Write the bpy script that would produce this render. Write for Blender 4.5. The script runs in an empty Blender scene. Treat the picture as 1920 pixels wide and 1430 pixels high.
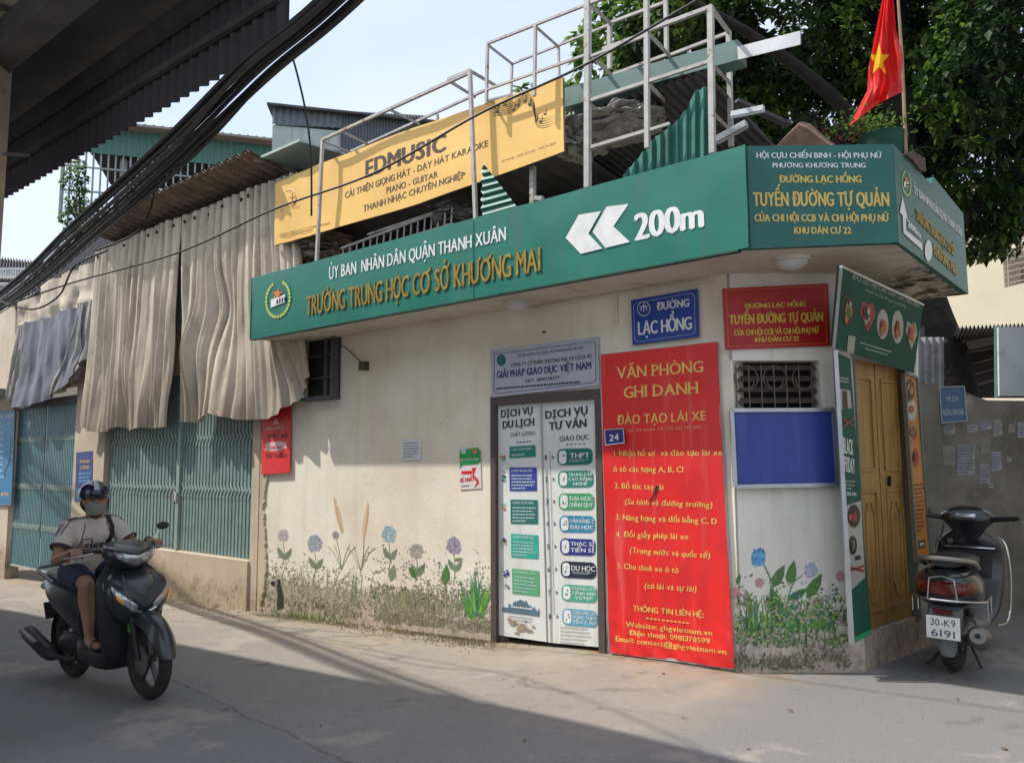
import bpy, bmesh, math, random
from mathutils import Vector, Matrix, noise
R = math.radians
random.seed(7)
SC = bpy.context.scene
COL = SC.collection

# ------------------------------------------------------------------ camera
FPX, CX, CY = 1480.0, 960.0, 715.0
CAM = Vector((0, 0, 1.5))
ROT = Matrix.Rotation(R(90 + 5.86), 3, 'X') @ Matrix.Rotation(R(-0.3), 3, 'Z')
cd = bpy.data.cameras.new('camera'); cam = bpy.data.objects.new('camera', cd); COL.objects.link(cam)
cd.sensor_width = 36; cd.lens = FPX / 1920 * 36; cd.clip_start = .05; cd.clip_end = 900
cam.matrix_world = Matrix.Translation(CAM) @ ROT.to_4x4()
SC.camera = cam

# ------------------------------------------------------------------ light
SUN_EL, SUNV = 55.0, Vector((.978, -.056, -1.4)).normalized()      # SUNV: the way the light travels
sd = bpy.data.lights.new('sun', 'SUN'); sun = bpy.data.objects.new('sun', sd); COL.objects.link(sun)
sd.energy = 3.25; sd.angle = R(.9); sd.color = (1, .95, .86)
sun.rotation_euler = (-SUNV).to_track_quat('Z', 'Y').to_euler(); sun.location = (-10, 0, 20)
W = bpy.data.worlds.new('World'); SC.world = W; W.use_nodes = True
nt = W.node_tree; nt.nodes.clear()
def N(nt, t, **k):
    n = nt.nodes.new(t)
    for a, b in k.items():
        if a in n.inputs.keys() if isinstance(a, str) else False: n.inputs[a].default_value = b
        else: setattr(n, a, b)
    return n
sky = N(nt, 'ShaderNodeTexSky', sky_type='NISHITA', sun_disc=False)
sky.sun_elevation = R(SUN_EL); sky.sun_rotation = R(-93); sky.dust_density = 3.0; sky.air_density = 1.2; sky.altitude = 10
tc = N(nt, 'ShaderNodeTexCoord'); mp = N(nt, 'ShaderNodeMapping'); mp.inputs['Scale'].default_value = (1.3, 1.3, 2.6)
no = N(nt, 'ShaderNodeTexNoise'); no.inputs['Scale'].default_value = 1.7; no.inputs['Detail'].default_value = 5; no.inputs['Roughness'].default_value = .45
rp = N(nt, 'ShaderNodeMapRange'); rp.inputs[1].default_value = .34; rp.inputs[2].default_value = .72; rp.inputs[3].default_value = .42; rp.inputs[4].default_value = .97
mx = N(nt, 'ShaderNodeMix', data_type='RGBA'); mx.inputs['B'].default_value = (4.35, 4.75, 5.5, 1)   # thin bright cloud
bg = N(nt, 'ShaderNodeBackground'); bg.inputs['Strength'].default_value = .145
ow = N(nt, 'ShaderNodeOutputWorld'); L = nt.links.new
L(tc.outputs['Generated'], mp.inputs[0]); L(mp.outputs[0], no.inputs['Vector']); L(no.outputs[0], rp.inputs[0])
L(rp.outputs[0], mx.inputs['Factor']); L(sky.outputs[0], mx.inputs['A']); L(mx.outputs['Result'], bg.inputs[0]); L(bg.outputs[0], ow.inputs[0])
SC.view_settings.view_transform = 'Standard'; SC.view_settings.look = 'None'
SC.view_settings.exposure = 0.68; SC.view_settings.gamma = 1; SC.view_settings.use_curve_mapping = False
SC.render.engine = 'CYCLES'
SC.cycles.max_bounces = 6; SC.cycles.diffuse_bounces = 4; SC.cycles.glossy_bounces = 3; SC.cycles.transparent_max_bounces = 6
SC.cycles.use_denoising = True; SC.cycles.caustics_reflective = False; SC.cycles.caustics_refractive = False

# ------------------------------------------------------------------ geometry of the street
def ray(px, py): return (ROT @ Vector(((px - CX) / FPX, (CY - py) / FPX, -1))).normalized()
DA = R(-39.58)
P1 = Vector((1.63, 5.80, 0)); P2 = Vector((2.52, 5.83, 0))
def gz(x, y):                                   # the street falls gently away to the left
    s = (x - P1.x) * -.7707 + (y - P1.y) * .6372
    if s <= 0: return 0.0
    return -.0415 * s * min(1, s / 2.0) - (0.0 if s < 2 else 0)
def ground(px, py):
    d = ray(px, py); t = (CAM.z) / -d.z
    for _ in range(30):
        p = CAM + d * t; t += (p.z - gz(p.x, p.y)) / max(.05, -d.z) * .9
    return CAM + d * t
class Frame:
    def __init__(s, o, ang):
        s.o = Vector(o); s.o.z = 0; s.u = Vector((math.cos(ang), math.sin(ang), 0)); s.n = Vector((s.u.y, -s.u.x, 0)); s.z = Vector((0, 0, 1))
    def P(s, u, z, off=0): return s.o + s.u * u + s.z * z + s.n * off
    def px(s, px, py, off=0):
        d = ray(px, py); o = s.o + s.n * off
        return CAM + d * ((o - CAM).dot(s.n) / d.dot(s.n))
    def uz(s, px, py, off=0):
        p = s.px(px, py, off) - s.o; return p.dot(s.u), p.z
A = Frame(P1, DA)
B = Frame(P1, math.atan2(P2.y - P1.y, P2.x - P1.x))
C = Frame(P2, R(42))
CL = 1.22
PC = C.P(CL, 0)
SO = .58                                            # canopy overhang
def atz(px, py, z):
    d = ray(px, py); p = CAM + d * ((z - CAM.z) / d.z); return Vector((p.x, p.y, 0))
FB0 = Vector((1.525, 5.13, 0)); FB1 = atz(1685, 455, 2.90); FC1 = atz(1816, 552, 2.90)
FA = Frame(FB0, DA)
FB = Frame(FB0, math.atan2(FB1.y - FB0.y, FB1.x - FB0.x))
FC = Frame(FB1, math.atan2(FC1.y - FB1.y, FC1.x - FB1.x))
D = Frame((4.02, 7.85, 0), R(3))                    # the grey side wall

# ------------------------------------------------------------------ mesh builder
class MB:
    def __init__(s): s.v = []; s.f = []; s.m = []; s.mi = 0
    def add(s, vs, fs):
        k = len(s.v); s.v += [Vector(v) for v in vs]; s.f += [tuple(i + k for i in f) for f in fs]; s.m += [s.mi] * len(fs); return s
    def box(s, c, sx, sy, sz, M=None):
        c = Vector(c); vs = []
        for z in (-.5, .5):
            for x, y in ((-.5, -.5), (.5, -.5), (.5, .5), (-.5, .5)):
                q = Vector((x * sx, y * sy, z * sz))
                vs.append((M @ q if M else q) + c)
        return s.add(vs, [(3, 2, 1, 0), (4, 5, 6, 7), (0, 1, 5, 4), (1, 2, 6, 5), (2, 3, 7, 6), (3, 0, 4, 7)])
    def fbox(s, fr, u0, u1, z0, z1, o0, o1):
        q = [fr.P(a, b, o) for o in (o0, o1) for a, b in ((u0, z0), (u1, z0), (u1, z1), (u0, z1))]
        return s.add(q, [(3, 2, 1, 0), (4, 5, 6, 7), (0, 1, 5, 4), (1, 2, 6, 5), (2, 3, 7, 6), (3, 0, 4, 7)])
    def slab(s, pts, n, t):                          # polygon pts (facing n), front at pts, back at -t*n
        k = len(pts); pts = [Vector(p) for p in pts]; n = Vector(n)
        return s.add(pts + [p - n * t for p in pts], [tuple(range(k)), tuple(range(2 * k - 1, k - 1, -1))] + [(i, i + k, (i + 1) % k + k, (i + 1) % k) for i in range(k)])
    def bar(s, a, b, w, h=None, up=(0, 0, 1)):
        a = Vector(a); b = Vector(b); h = h or w; d = b - a
        if d.length < 1e-6: return s
        z = d.normalized(); up = Vector(up)
        if abs(z.dot(up)) > .95: up = Vector((1, 0, 0)) if abs(z.x) < .9 else Vector((0, 1, 0))
        x = z.cross(up).normalized(); y = x.cross(z)
        M = Matrix((x, y, z)).transposed()
        return s.box((a + b) / 2, w, h, d.length, M)
    def tube(s, pts, r, n=8, cap=True, closed=False, flat=1.0):
        pts = [Vector(p) for p in pts]; k = len(pts); vs = []; ax = None
        rs = r if isinstance(r, (list, tuple)) else [r] * k
        for i, p in enumerate(pts):
            if closed: t = pts[(i + 1) % k] - pts[i - 1]
            else: t = pts[min(i + 1, k - 1)] - pts[max(i - 1, 0)]
            t = t.normalized() if t.length > 1e-9 else Vector((0, 0, 1))
            if ax is None:
                ax = t.orthogonal().normalized() if abs(t.z) > .9 else t.cross(Vector((0, 0, 1))).normalized()
            ax = (ax - t * ax.dot(t)).normalized(); bx = t.cross(ax)
            for j in range(n):
                a = 2 * math.pi * j / n; vs.append(p + ax * (math.cos(a) * rs[i]) + bx * (math.sin(a) * rs[i] * flat))
        fs = []
        for i in range(k if closed else k - 1):
            for j in range(n):
                a, b = i * n + j, i * n + (j + 1) % n; c, d = ((i + 1) % k) * n + (j + 1) % n, ((i + 1) % k) * n + j
                fs.append((a, b, c, d))
        if cap and not closed: fs += [tuple(range(n - 1, -1, -1)), tuple(range((k - 1) * n, k * n))]
        return s.add(vs, fs)
    def loft(s, secs, cap=True):
        n = len(secs[0]); vs = [p for sec in secs for p in sec]; fs = []
        for i in range(len(secs) - 1):
            for j in range(n): fs.append((i * n + j, i * n + (j + 1) % n, (i + 1) * n + (j + 1) % n, (i + 1) * n + j))
        if cap: fs += [tuple(range(n - 1, -1, -1)), tuple(range((len(secs) - 1) * n, len(secs) * n))]
        return s.add(vs, fs)
    def grid(s, rows):
        n = len(rows[0]); vs = [p for r in rows for p in r]
        return s.add(vs, [(i * n + j, i * n + j + 1, (i + 1) * n + j + 1, (i + 1) * n + j) for i in range(len(rows) - 1) for j in range(n - 1)])
    def ell(s, c, rx, ry, rz, M=None, nu=12, nv=8, z0=-90, z1=90):
        c = Vector(c); vs = []
        for i in range(nv + 1):
            a = R(z0 + (z1 - z0) * i / nv)
            for j in range(nu):
                b = 2 * math.pi * j / nu; q = Vector((rx * math.cos(a) * math.cos(b), ry * math.cos(a) * math.sin(b), rz * math.sin(a)))
                vs.append((M @ q if M else q) + c)
        return s.add(vs, [(i * nu + j, i * nu + (j + 1) % nu, (i + 1) * nu + (j + 1) % nu, (i + 1) * nu + j) for i in range(nv) for j in range(nu)])
    def build(s, name, mats, parent=None, smooth=False, local=False, sub=0, bevel=0, auto=True):
        me = bpy.data.meshes.new(name)
        org = Vector((0, 0, 0)) if (parent is None or local) else WL.get(parent.name, Vector((0, 0, 0)))
        me.from_pydata([tuple(v - org) for v in s.v], [], s.f)
        if not isinstance(mats, (list, tuple)): mats = [mats]
        for m in mats: me.materials.append(m)
        if len(mats) > 1: me.polygons.foreach_set('material_index', s.m)
        if smooth: me.polygons.foreach_set('use_smooth', [True] * len(me.polygons))
        me.update()
        o = bpy.data.objects.new(name, me); COL.objects.link(o)
        if parent: o.parent = parent; WL[o.name] = org
        if smooth and auto and not sub: me.set_sharp_from_angle(angle=R(42))
        if sub: md = o.modifiers.new('s', 'SUBSURF'); md.levels = sub; md.render_levels = sub
        if bevel: md = o.modifiers.new('b', 'BEVEL'); md.width = bevel; md.segments = 2; md.limit_method = 'ANGLE'
        return o
WL = {}
def tag(o, label=None, cat=None, group=None, kind=None):
    if label: o['label'] = label
    if cat: o['category'] = cat
    if group: o['group'] = group
    if kind: o['kind'] = kind
    return o
def thing(name, loc, label, cat, group=None, rz=0, rot=None):
    o = bpy.data.objects.new(name, None); COL.objects.link(o); o.location = loc; o.empty_display_size = .1
    if rot: o.rotation_euler = rot
    WL[o.name] = Vector(loc); return tag(o, label, cat, group)

# ------------------------------------------------------------------ materials
MC = {}
def mat(name, c, c2=None, sc=4, rough=.75, metal=0, bump=0, bsc=60, spec=.4, lo=.38, hi=.62, stretch=(1, 1, 1), coat=0, det=6, c3=None, sc3=20, lo3=.6, hi3=.7, emit=0, trans=0, alpha=1, sub=0):
    if name in MC: return MC[name]
    m = bpy.data.materials.new(name); m.use_nodes = True; t = m.node_tree; b = t.nodes['Principled BSDF']; L = t.links.new
    b.inputs['Roughness'].default_value = rough; b.inputs['Metallic'].default_value = metal; b.inputs['Specular IOR Level'].default_value = spec
    b.inputs['Coat Weight'].default_value = coat; b.inputs['Coat Roughness'].default_value = .08
    b.inputs['Transmission Weight'].default_value = trans; b.inputs['Alpha'].default_value = alpha
    if emit: b.inputs['Emission Color'].default_value = (*c, 1); b.inputs['Emission Strength'].default_value = emit
    tc = t.nodes.new('ShaderNodeTexCoord'); mp = t.nodes.new('ShaderNodeMapping'); mp.inputs['Scale'].default_value = stretch; L(tc.outputs['Object'], mp.inputs[0])
    if c2 is None: c2 = tuple(x * .8 for x in c)
    def nz(scale, lo, hi, d=det):
        n = t.nodes.new('ShaderNodeTexNoise'); n.inputs['Scale'].default_value = scale; n.inputs['Detail'].default_value = d; n.inputs['Roughness'].default_value = .6; L(mp.outputs[0], n.inputs['Vector'])
        r = t.nodes.new('ShaderNodeMapRange'); r.inputs[1].default_value = lo; r.inputs[2].default_value = hi; L(n.outputs[0], r.inputs[0]); return r.outputs[0], n.outputs[0]
    f, _ = nz(sc, lo, hi)
    mx = t.nodes.new('ShaderNodeMix'); mx.data_type = 'RGBA'; mx.inputs['A'].default_value = (*c, 1); mx.inputs['B'].default_value = (*c2, 1); L(f, mx.inputs['Factor'])
    out = mx.outputs['Result']
    if c3:
        f3, _ = nz(sc3, lo3, hi3); m3 = t.nodes.new('ShaderNodeMix'); m3.data_type = 'RGBA'; L(out, m3.inputs['A']); m3.inputs['B'].default_value = (*c3, 1); L(f3, m3.inputs['Factor']); out = m3.outputs['Result']
    L(out, b.inputs['Base Color'])
    if bump:
        n = t.nodes.new('ShaderNodeTexNoise'); n.inputs['Scale'].default_value = bsc; n.inputs['Detail'].default_value = 5; L(tc.outputs['Object'], n.inputs['Vector'])
        bp = t.nodes.new('ShaderNodeBump'); bp.inputs['Strength'].default_value = bump; bp.inputs['Distance'].default_value = .02; L(n.outputs[0], bp.inputs['Height']); L(bp.outputs[0], b.inputs['Normal'])
    MC[name] = m; return m
def flat(name, c, rough=.5, **k): return mat(name, c, tuple(x * .88 for x in c), sc=9, rough=rough, **k)
# ---- node expression helper for the special surfaces
class NG:
    def __init__(s, name, rough=.85, spec=.3):
        s.m = bpy.data.materials.new(name); s.m.use_nodes = True; s.t = s.m.node_tree; s.b = s.t.nodes['Principled BSDF']
        s.b.inputs['Roughness'].default_value = rough; s.b.inputs['Specular IOR Level'].default_value = spec
        s.g = s.t.nodes.new('ShaderNodeNewGeometry').outputs['Position']; MC[name] = s.m
    def map(s, scale, loc=(0, 0, 0)):
        n = s.t.nodes.new('ShaderNodeMapping'); n.inputs['Scale'].default_value = scale; n.inputs['Location'].default_value = loc; s.t.links.new(s.g, n.inputs[0]); return n.outputs[0]
    def noise(s, sc, det=6, rg=.6, vec=None, lo=None, hi=None):
        n = s.t.nodes.new('ShaderNodeTexNoise'); n.inputs['Scale'].default_value = sc; n.inputs['Detail'].default_value = det; n.inputs['Roughness'].default_value = rg
        s.t.links.new(vec or s.g, n.inputs['Vector']); o = n.outputs[0]
        return s.rng(o, lo, hi) if lo is not None else o
    def vor(s, sc, feat='DISTANCE_TO_EDGE', vec=None):
        n = s.t.nodes.new('ShaderNodeTexVoronoi'); n.feature = feat; n.inputs['Scale'].default_value = sc; s.t.links.new(vec or s.g, n.inputs['Vector']); return n.outputs[0]
    def rng(s, x, lo, hi, a=0, b=1):
        n = s.t.nodes.new('ShaderNodeMapRange'); n.inputs[1].default_value = lo; n.inputs[2].default_value = hi; n.inputs[3].default_value = a; n.inputs[4].default_value = b; s.t.links.new(x, n.inputs[0]); return n.outputs[0]
    def math(s, op, x, y=0.0):
        n = s.t.nodes.new('ShaderNodeMath'); n.operation = op
        for i, q in enumerate((x, y)):
            if isinstance(q, (int, float)): n.inputs[i].default_value = q
            else: s.t.links.new(q, n.inputs[i])
        return n.outputs[0]
    def sep(s, i):
        n = s.t.nodes.new('ShaderNodeSeparateXYZ'); s.t.links.new(s.g, n.inputs[0]); return n.outputs[i]
    def mix(s, a, b, f):
        n = s.t.nodes.new('ShaderNodeMix'); n.data_type = 'RGBA'
        for k, q in (('A', a), ('B', b), ('Factor', f)):
            if isinstance(q, tuple): n.inputs[k].default_value = (*q, 1)
            elif isinstance(q, (int, float)): n.inputs[k].default_value = q
            else: s.t.links.new(q, n.inputs[k])
        return n.outputs['Result']
    def done(s, col, h=None, st=.5, dist=.02, rough=None):
        s.t.links.new(col, s.b.inputs['Base Color'])
        if h is not None:
            n = s.t.nodes.new('ShaderNodeBump'); n.inputs['Strength'].default_value = st; n.inputs['Distance'].default_value = dist; s.t.links.new(h, n.inputs['Height']); s.t.links.new(n.outputs[0], s.b.inputs['Normal'])
        if rough is not None: s.t.links.new(rough, s.b.inputs['Roughness'])
        return s.m

def plaster(name, base, base2, dirtz=0.5, dirt=(.17, .13, .10), rose=None, streak=.25):
    g = NG(name, .9, .2)
    c = g.mix(base, base2, g.noise(1.1, 8, .62, lo=.38, hi=.66))
    v = g.map((7, 7, .55)); st = g.noise(1.0, 6, .6, vec=v, lo=.52, hi=.75)
    c = g.mix(c, tuple(x * .62 for x in base2), g.math('MULTIPLY', st, streak))
    if rose: c = g.mix(c, rose, g.math('MULTIPLY', g.noise(.8, 4, .6, lo=.5, hi=.68), .55))
    # worn, mouldy foot of the wall with a ragged top
    zz = g.sep(2)
    k = g.math('ADD', zz, g.math('MULTIPLY', g.noise(3.2, 8, .7), .62))
    f = g.rng(k, dirtz + .16, dirtz + .42, 1, 0)
    fine = g.noise(22, 8, .75, lo=.33, hi=.6)
    dc = g.mix(dirt, tuple(x * 2.6 for x in dirt), fine)
    dc = g.mix(dc, (.09, .095, .055), g.noise(5, 6, .7, lo=.52, hi=.66))
    c = g.mix(c, dc, g.math('MULTIPLY', f, .82))
    sp = g.noise(46, 3, .5, lo=.70, hi=.74)
    c = g.mix(c, (.16, .13, .10), g.math('MULTIPLY', sp, .6))
    h = g.math('ADD', g.math('MULTIPLY', g.noise(28, 6, .65), .5), g.math('MULTIPLY', g.noise(3, 4, .5), .8))
    return g.done(c, h, .35, .015)
M_WALL = plaster('plaster_cream', (.78, .735, .615), (.68, .61, .48), .17, rose=(.60, .49, .40))
M_WALLB = plaster('plaster_pale', (.78, .74, .66), (.66, .62, .55), .28, streak=.4)
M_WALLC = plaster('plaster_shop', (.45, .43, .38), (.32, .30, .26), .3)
M_BASE = plaster('threshold_plaster', (.58, .48, .36), (.46, .37, .27), .06, (.2, .16, .11))
M_OLD = plaster('plaster_old', (.46, .43, .36), (.36, .33, .28), .2)
def soffit():
    g = NG('soffit_plaster', .9, .2); c = g.mix((.60, .56, .49), (.50, .46, .38), g.noise(1.6, 6, .6, lo=.4, hi=.62))
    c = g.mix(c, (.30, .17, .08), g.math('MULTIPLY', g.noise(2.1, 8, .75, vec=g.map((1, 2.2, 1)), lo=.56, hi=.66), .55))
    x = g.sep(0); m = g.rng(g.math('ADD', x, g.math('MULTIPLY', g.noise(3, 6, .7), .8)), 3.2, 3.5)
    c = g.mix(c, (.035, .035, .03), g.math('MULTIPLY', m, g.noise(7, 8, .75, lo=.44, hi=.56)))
    return g.done(c, g.noise(20, 5, .6), .3, .01)
M_SOFF = soffit()
def concrete():
    g = NG('side_wall_concrete', .92, .2)
    c = g.mix((.19, .18, .155), (.13, .125, .11), g.noise(1.4, 8, .65, lo=.38, hi=.62))
    c = g.mix(c, (.07, .068, .06), g.math('MULTIPLY', g.noise(1, 7, .65, vec=g.map((3, 3, .5)), lo=.5, hi=.72), .6))
    c = g.mix(c, (.075, .072, .065), g.math('MULTIPLY', g.noise(1.1, 8, .7, vec=g.map((1, 1, 1), (3, 8, 1)), lo=.5, hi=.62), .6))
    c = g.mix(c, (.30, .28, .25), g.math('MULTIPLY', g.noise(2.3, 8, .7, vec=g.map((2, 2, 1), (4, 2, 9)), lo=.60, hi=.66), .6))
    return g.done(c, g.noise(24, 6, .65), .5, .015)
M_CONC = concrete()
def road():
    g = NG('asphalt_dusty', .88, .3)
    # along-street coordinate and distance from the painted wall
    u = g.math('ADD', g.math('MULTIPLY', g.sep(0), A.n.x), g.math('MULTIPLY', g.sep(1), A.n.y))
    dist = g.math('SUBTRACT', u, P1.dot(A.n))                    # metres in front of wall A
    grain = g.noise(150, 2, .6, lo=.3, hi=.7)
    c = g.mix((.145, .136, .122), (.262, .247, .222), grain); c = g.mix(c, (.15, .145, .138), g.math('MULTIPLY', g.noise(34, 5, .75, lo=.50, hi=.66), .55))
    c = g.mix(c, (.22, .215, .21), g.math('MULTIPLY', g.noise(.55, 7, .66, lo=.40, hi=.66), .8))
    c = g.mix(c, (.235, .218, .192), g.math('MULTIPLY', g.noise(3.4, 7, .72, vec=g.map((1, 1, 1), (31, 9, 0)), lo=.50, hi=.66), .55))
    c = g.mix(c, (.13, .128, .126), g.math('MULTIPLY', g.noise(6.5, 7, .75, vec=g.map((1, 1, 1), (8, 19, 0)), lo=.55, hi=.68), .5))
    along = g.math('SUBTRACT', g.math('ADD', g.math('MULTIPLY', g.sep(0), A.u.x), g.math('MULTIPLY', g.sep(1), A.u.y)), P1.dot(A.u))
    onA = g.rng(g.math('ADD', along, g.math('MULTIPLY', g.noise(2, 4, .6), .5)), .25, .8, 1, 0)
    a_, b_ = ground(330, 1275), ground(650, 1428); nn = Vector(((b_ - a_).y, -(b_ - a_).x, 0)).normalized(); nn = nn if nn.x < 0 else -nn
    seam = g.math('SUBTRACT', g.math('ADD', g.math('ADD', g.math('MULTIPLY', g.sep(0), nn.x), g.math('MULTIPLY', g.sep(1), nn.y)), g.math('MULTIPLY', g.noise(1.4, 3, .6), .22)), a_.dot(nn) + .11)
    c = g.mix(c, (.17, .168, .17), g.math('MULTIPLY', g.rng(seam, -.02, .05), .62))
    c = g.mix(c, (.07, .068, .066), g.math('MULTIPLY', g.rng(g.math('ABSOLUTE', seam), .004, .016, 1, 0), .6))
    wob = g.math('MULTIPLY', g.noise(.9, 6, .62), 1.5)
    dust = g.rng(g.math('ADD', dist, wob), 1.0, 2.6, 1, 0)
    c = g.mix(c, g.mix((.35, .29, .225), (.25, .21, .165), g.noise(9, 7, .7)), g.math('MULTIPLY', g.math('MULTIPLY', dust, onA), g.noise(2.4, 8, .7, lo=.28, hi=.55)))
    c = g.mix(g.mix((.15, .15, .15), (.20, .195, .19), grain), c, onA)  # ground on the alley side toned darker: occlusion shade put into its colour
    # litter and soil at the wall's foot
    soil = g.rng(g.math('ADD', dist, g.math('MULTIPLY', g.noise(3.2, 6, .7), .75)), .42, .78, 1, 0)
    c = g.mix(c, g.mix((.16, .115, .07), (.30, .22, .14), g.noise(40, 4, .7)), g.math('MULTIPLY', g.math('MULTIPLY', soil, onA), g.noise(5, 6, .7, lo=.42, hi=.55)))
    # patches, tyre smears, oil
    c = g.mix(c, (.31, .275, .24), g.math('MULTIPLY', g.noise(1.0, 7, .7, vec=g.map((.9, .9, 1), (3, 7, 0)), lo=.56, hi=.62), .7))
    c = g.mix(c, (.10, .095, .09), g.math('MULTIPLY', g.noise(1.7, 6, .7, vec=g.map((1, 1, 1), (13, 2, 0)), lo=.60, hi=.68), .6))
    spk = g.noise(60, 2, .5, lo=.73, hi=.76); c = g.mix(c, (.055, .05, .045), g.math('MULTIPLY', spk, .8))
    spk2 = g.noise(75, 2, .5, vec=g.map((1, 1, 1), (5, 5, 5)), lo=.73, hi=.755); c = g.mix(c, (.62, .57, .5), g.math('MULTIPLY', spk2, .7))
    cr = g.math('MULTIPLY', g.rng(g.math('ABSOLUTE', g.math('SUBTRACT', g.noise(.5, 5, .62, vec=g.map((1, 1, 1), (21, 4, 0))), .5)), .0, .0035, 1, 0), g.noise(1.1, 4, .5, lo=.52, hi=.56))
    c = g.mix(c, (.06, .055, .05), g.math('MULTIPLY', cr, .6))
    h = g.math('ADD', g.math('MULTIPLY', g.noise(110, 3, .6), .35), g.math('MULTIPLY', g.noise(4, 5, .6), .7))
    return g.done(c, h, .75, .014)
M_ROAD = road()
def wood():
    g = NG('varnished_wood', .5, .4); c = g.mix((.33, .185, .050), (.20, .105, .028), g.noise(1, 7, .7, vec=g.map((40, 40, 1.6)), lo=.36, hi=.64))
    c = g.mix(c, (.05, .035, .02), g.math('MULTIPLY', g.noise(2, 5, .6, lo=.56, hi=.7), .5)); return g.done(c, g.noise(1, 4, .6, vec=g.map((60, 60, 2))), .2, .005)
M_WOOD = wood()
def dirty_paint(name, c1, c2=None, rough=.45, sc=3.0, dirt=(.12, .10, .07), amt=.35, rust=None, rustamt=.8):
    g = NG(name, rough, .45); c2 = c2 or tuple(x * .8 for x in c1)
    c = g.mix(c1, c2, g.noise(sc, 6, .6, lo=.36, hi=.64))
    c = g.mix(c, dirt, g.math('MULTIPLY', g.noise(1, 7, .65, vec=g.map((9, 9, .8)), lo=.54, hi=.74), amt))
    if rust: c = g.mix(c, rust, g.math('MULTIPLY', g.noise(7, 7, .75, lo=.57, hi=.64), rustamt))
    return g.done(c, g.noise(18, 4, .6), .12, .008)
M_FASC = dirty_paint('fascia_green', (.014, .165, .120), (.011, .14, .105), .38, amt=.3)
M_FASCE = flat('fascia_edge_dark', (.01, .06, .045))
M_STEEL = dirty_paint('frame_steel_painted', (.44, .43, .40), (.33, .32, .30), .55, 8, rust=(.18, .08, .035), rustamt=.95)
M_STEELD = dirty_paint('frame_steel_grey', (.19, .20, .20), (.13, .14, .14), .55, 8, rust=(.14, .07, .04))
M_SHUT = dirty_paint('shutter_bluegreen', (.21, .30, .28), (.165, .25, .235), .5, 6, amt=.45, rust=(.12, .085, .05), rustamt=.35)
M_SHUTL = dirty_paint('shutter_pale', (.32, .41, .37), (.25, .34, .31), .5, 6, amt=.4)
M_YEL = dirty_paint('banner_yellow', (.80, .50, .135), (.74, .45, .12), .55, 2, amt=.12)
M_RED = dirty_paint('banner_red', (.72, .022, .020), (.60, .020, .022), .42, 2.5, dirt=(.7, .3, .27), amt=.25)
M_WHITEP = dirty_paint('door_sheet_white', (.70, .71, .69), (.62, .63, .60), .5, 3, dirt=(.32, .25, .18), amt=.45)
M_GREENT = dirty_paint('sheet_green', (.05, .19, .145), (.035, .14, .11), .5, 4, amt=.4, dirt=(.16, .15, .11))
M_TIN = dirty_paint('tin_grey', (.27, .28, .29), (.20, .20, .20), .5, 3, amt=.5, rust=(.16, .08, .045), rustamt=.6)
M_TIND = dirty_paint('tin_dark', (.085, .085, .09), (.055, .055, .06), .75, 3, amt=.35, rust=(.07, .045, .03))
M_BLACK = flat('black_rubber', (.012, .012, .013), .6)
M_DARKIN = flat('dark_interior', (.02, .018, .016), .9)
M_CABLE = mat('cable_black', (.014, .015, .018), (.03, .03, .032), rough=.55)
M_GOLD = mat('letter_gold', (.40, .27, .05), (.24, .165, .035), sc=14, rough=.42, metal=.25)
M_GOLDP = flat('gold_print', (.62, .45, .12))
M_LWHITE = flat('letter_white', (.72, .73, .72), .45)
M_NAVY = flat('navy_print', (.035, .045, .16)); M_TEAL = flat('teal_print', (.02, .14, .115)); M_INK = flat('ink_dark', (.03, .035, .045))
M_ALU = mat('aluminium', (.5, .51, .52), rough=.4, metal=.7)
M_GLASSW = mat('milky_glass', (.62, .62, .58), rough=.25)
M_CHROME = mat('chrome', (.62, .62, .62), (.5, .5, .5), rough=.16, metal=1)

# ------------------------------------------------------------------ lettering
ALPH = sorted(set("ABCDEFGHIJKLMNOPQRSTUVWXYZabcdefghijklmnopqrstuvwxyz0123456789.,:;-()@&%/!'" +
  "ÂẬẪẲẶẴẦẤẨÀẢẠĂẰẮÁÃĐÈÉẺẼẸÊẾỀỆỄỂÍÌĨỈỊÒÓỎỌÕÔỐỒỘỔỖÙÚŨỤỦÝỲỶỸ" + "âậẫẳặẵầấẩàảạăằắáãđèéẻẽẹêếềệễểíìĩỉịòóỏọõôốồộổỗùúũụủýỳỷỹ"))
GL = {}
HORN = dict(zip('ƠỜỚỞỠỢƯỪỨỬỮỰơờớởỡợưừứửữự', 'OÒÓỎÕỌUÙÚỦŨỤoòóỏõọuùúủũụ'))
def make_glyphs():
    tmp = []
    for off in (0.0,):
        for ch in ALPH:
            c = bpy.data.curves.new('glyph', 'FONT'); c.body = ch; c.size = 1; c.resolution_u = 3; c.offset = off
            o = bpy.data.objects.new('glyph', c); COL.objects.link(o); tmp.append((o, ch, off))
    dg = bpy.context.evaluated_depsgraph_get(); dg.update()
    for o, ch, off in tmp:
        m = o.evaluated_get(dg).to_mesh(); vs = [(v.co.x, v.co.y) for v in m.vertices]; fs = [tuple(p.vertices) for p in m.polygons]
        if vs: GL[(ch, off)] = (vs, fs, min(v[0] for v in vs), max(v[0] for v in vs))
    for o, _, _ in tmp:
        c = o.data; bpy.data.objects.remove(o); bpy.data.curves.remove(c)
make_glyphs()
CAPH = .729
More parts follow.
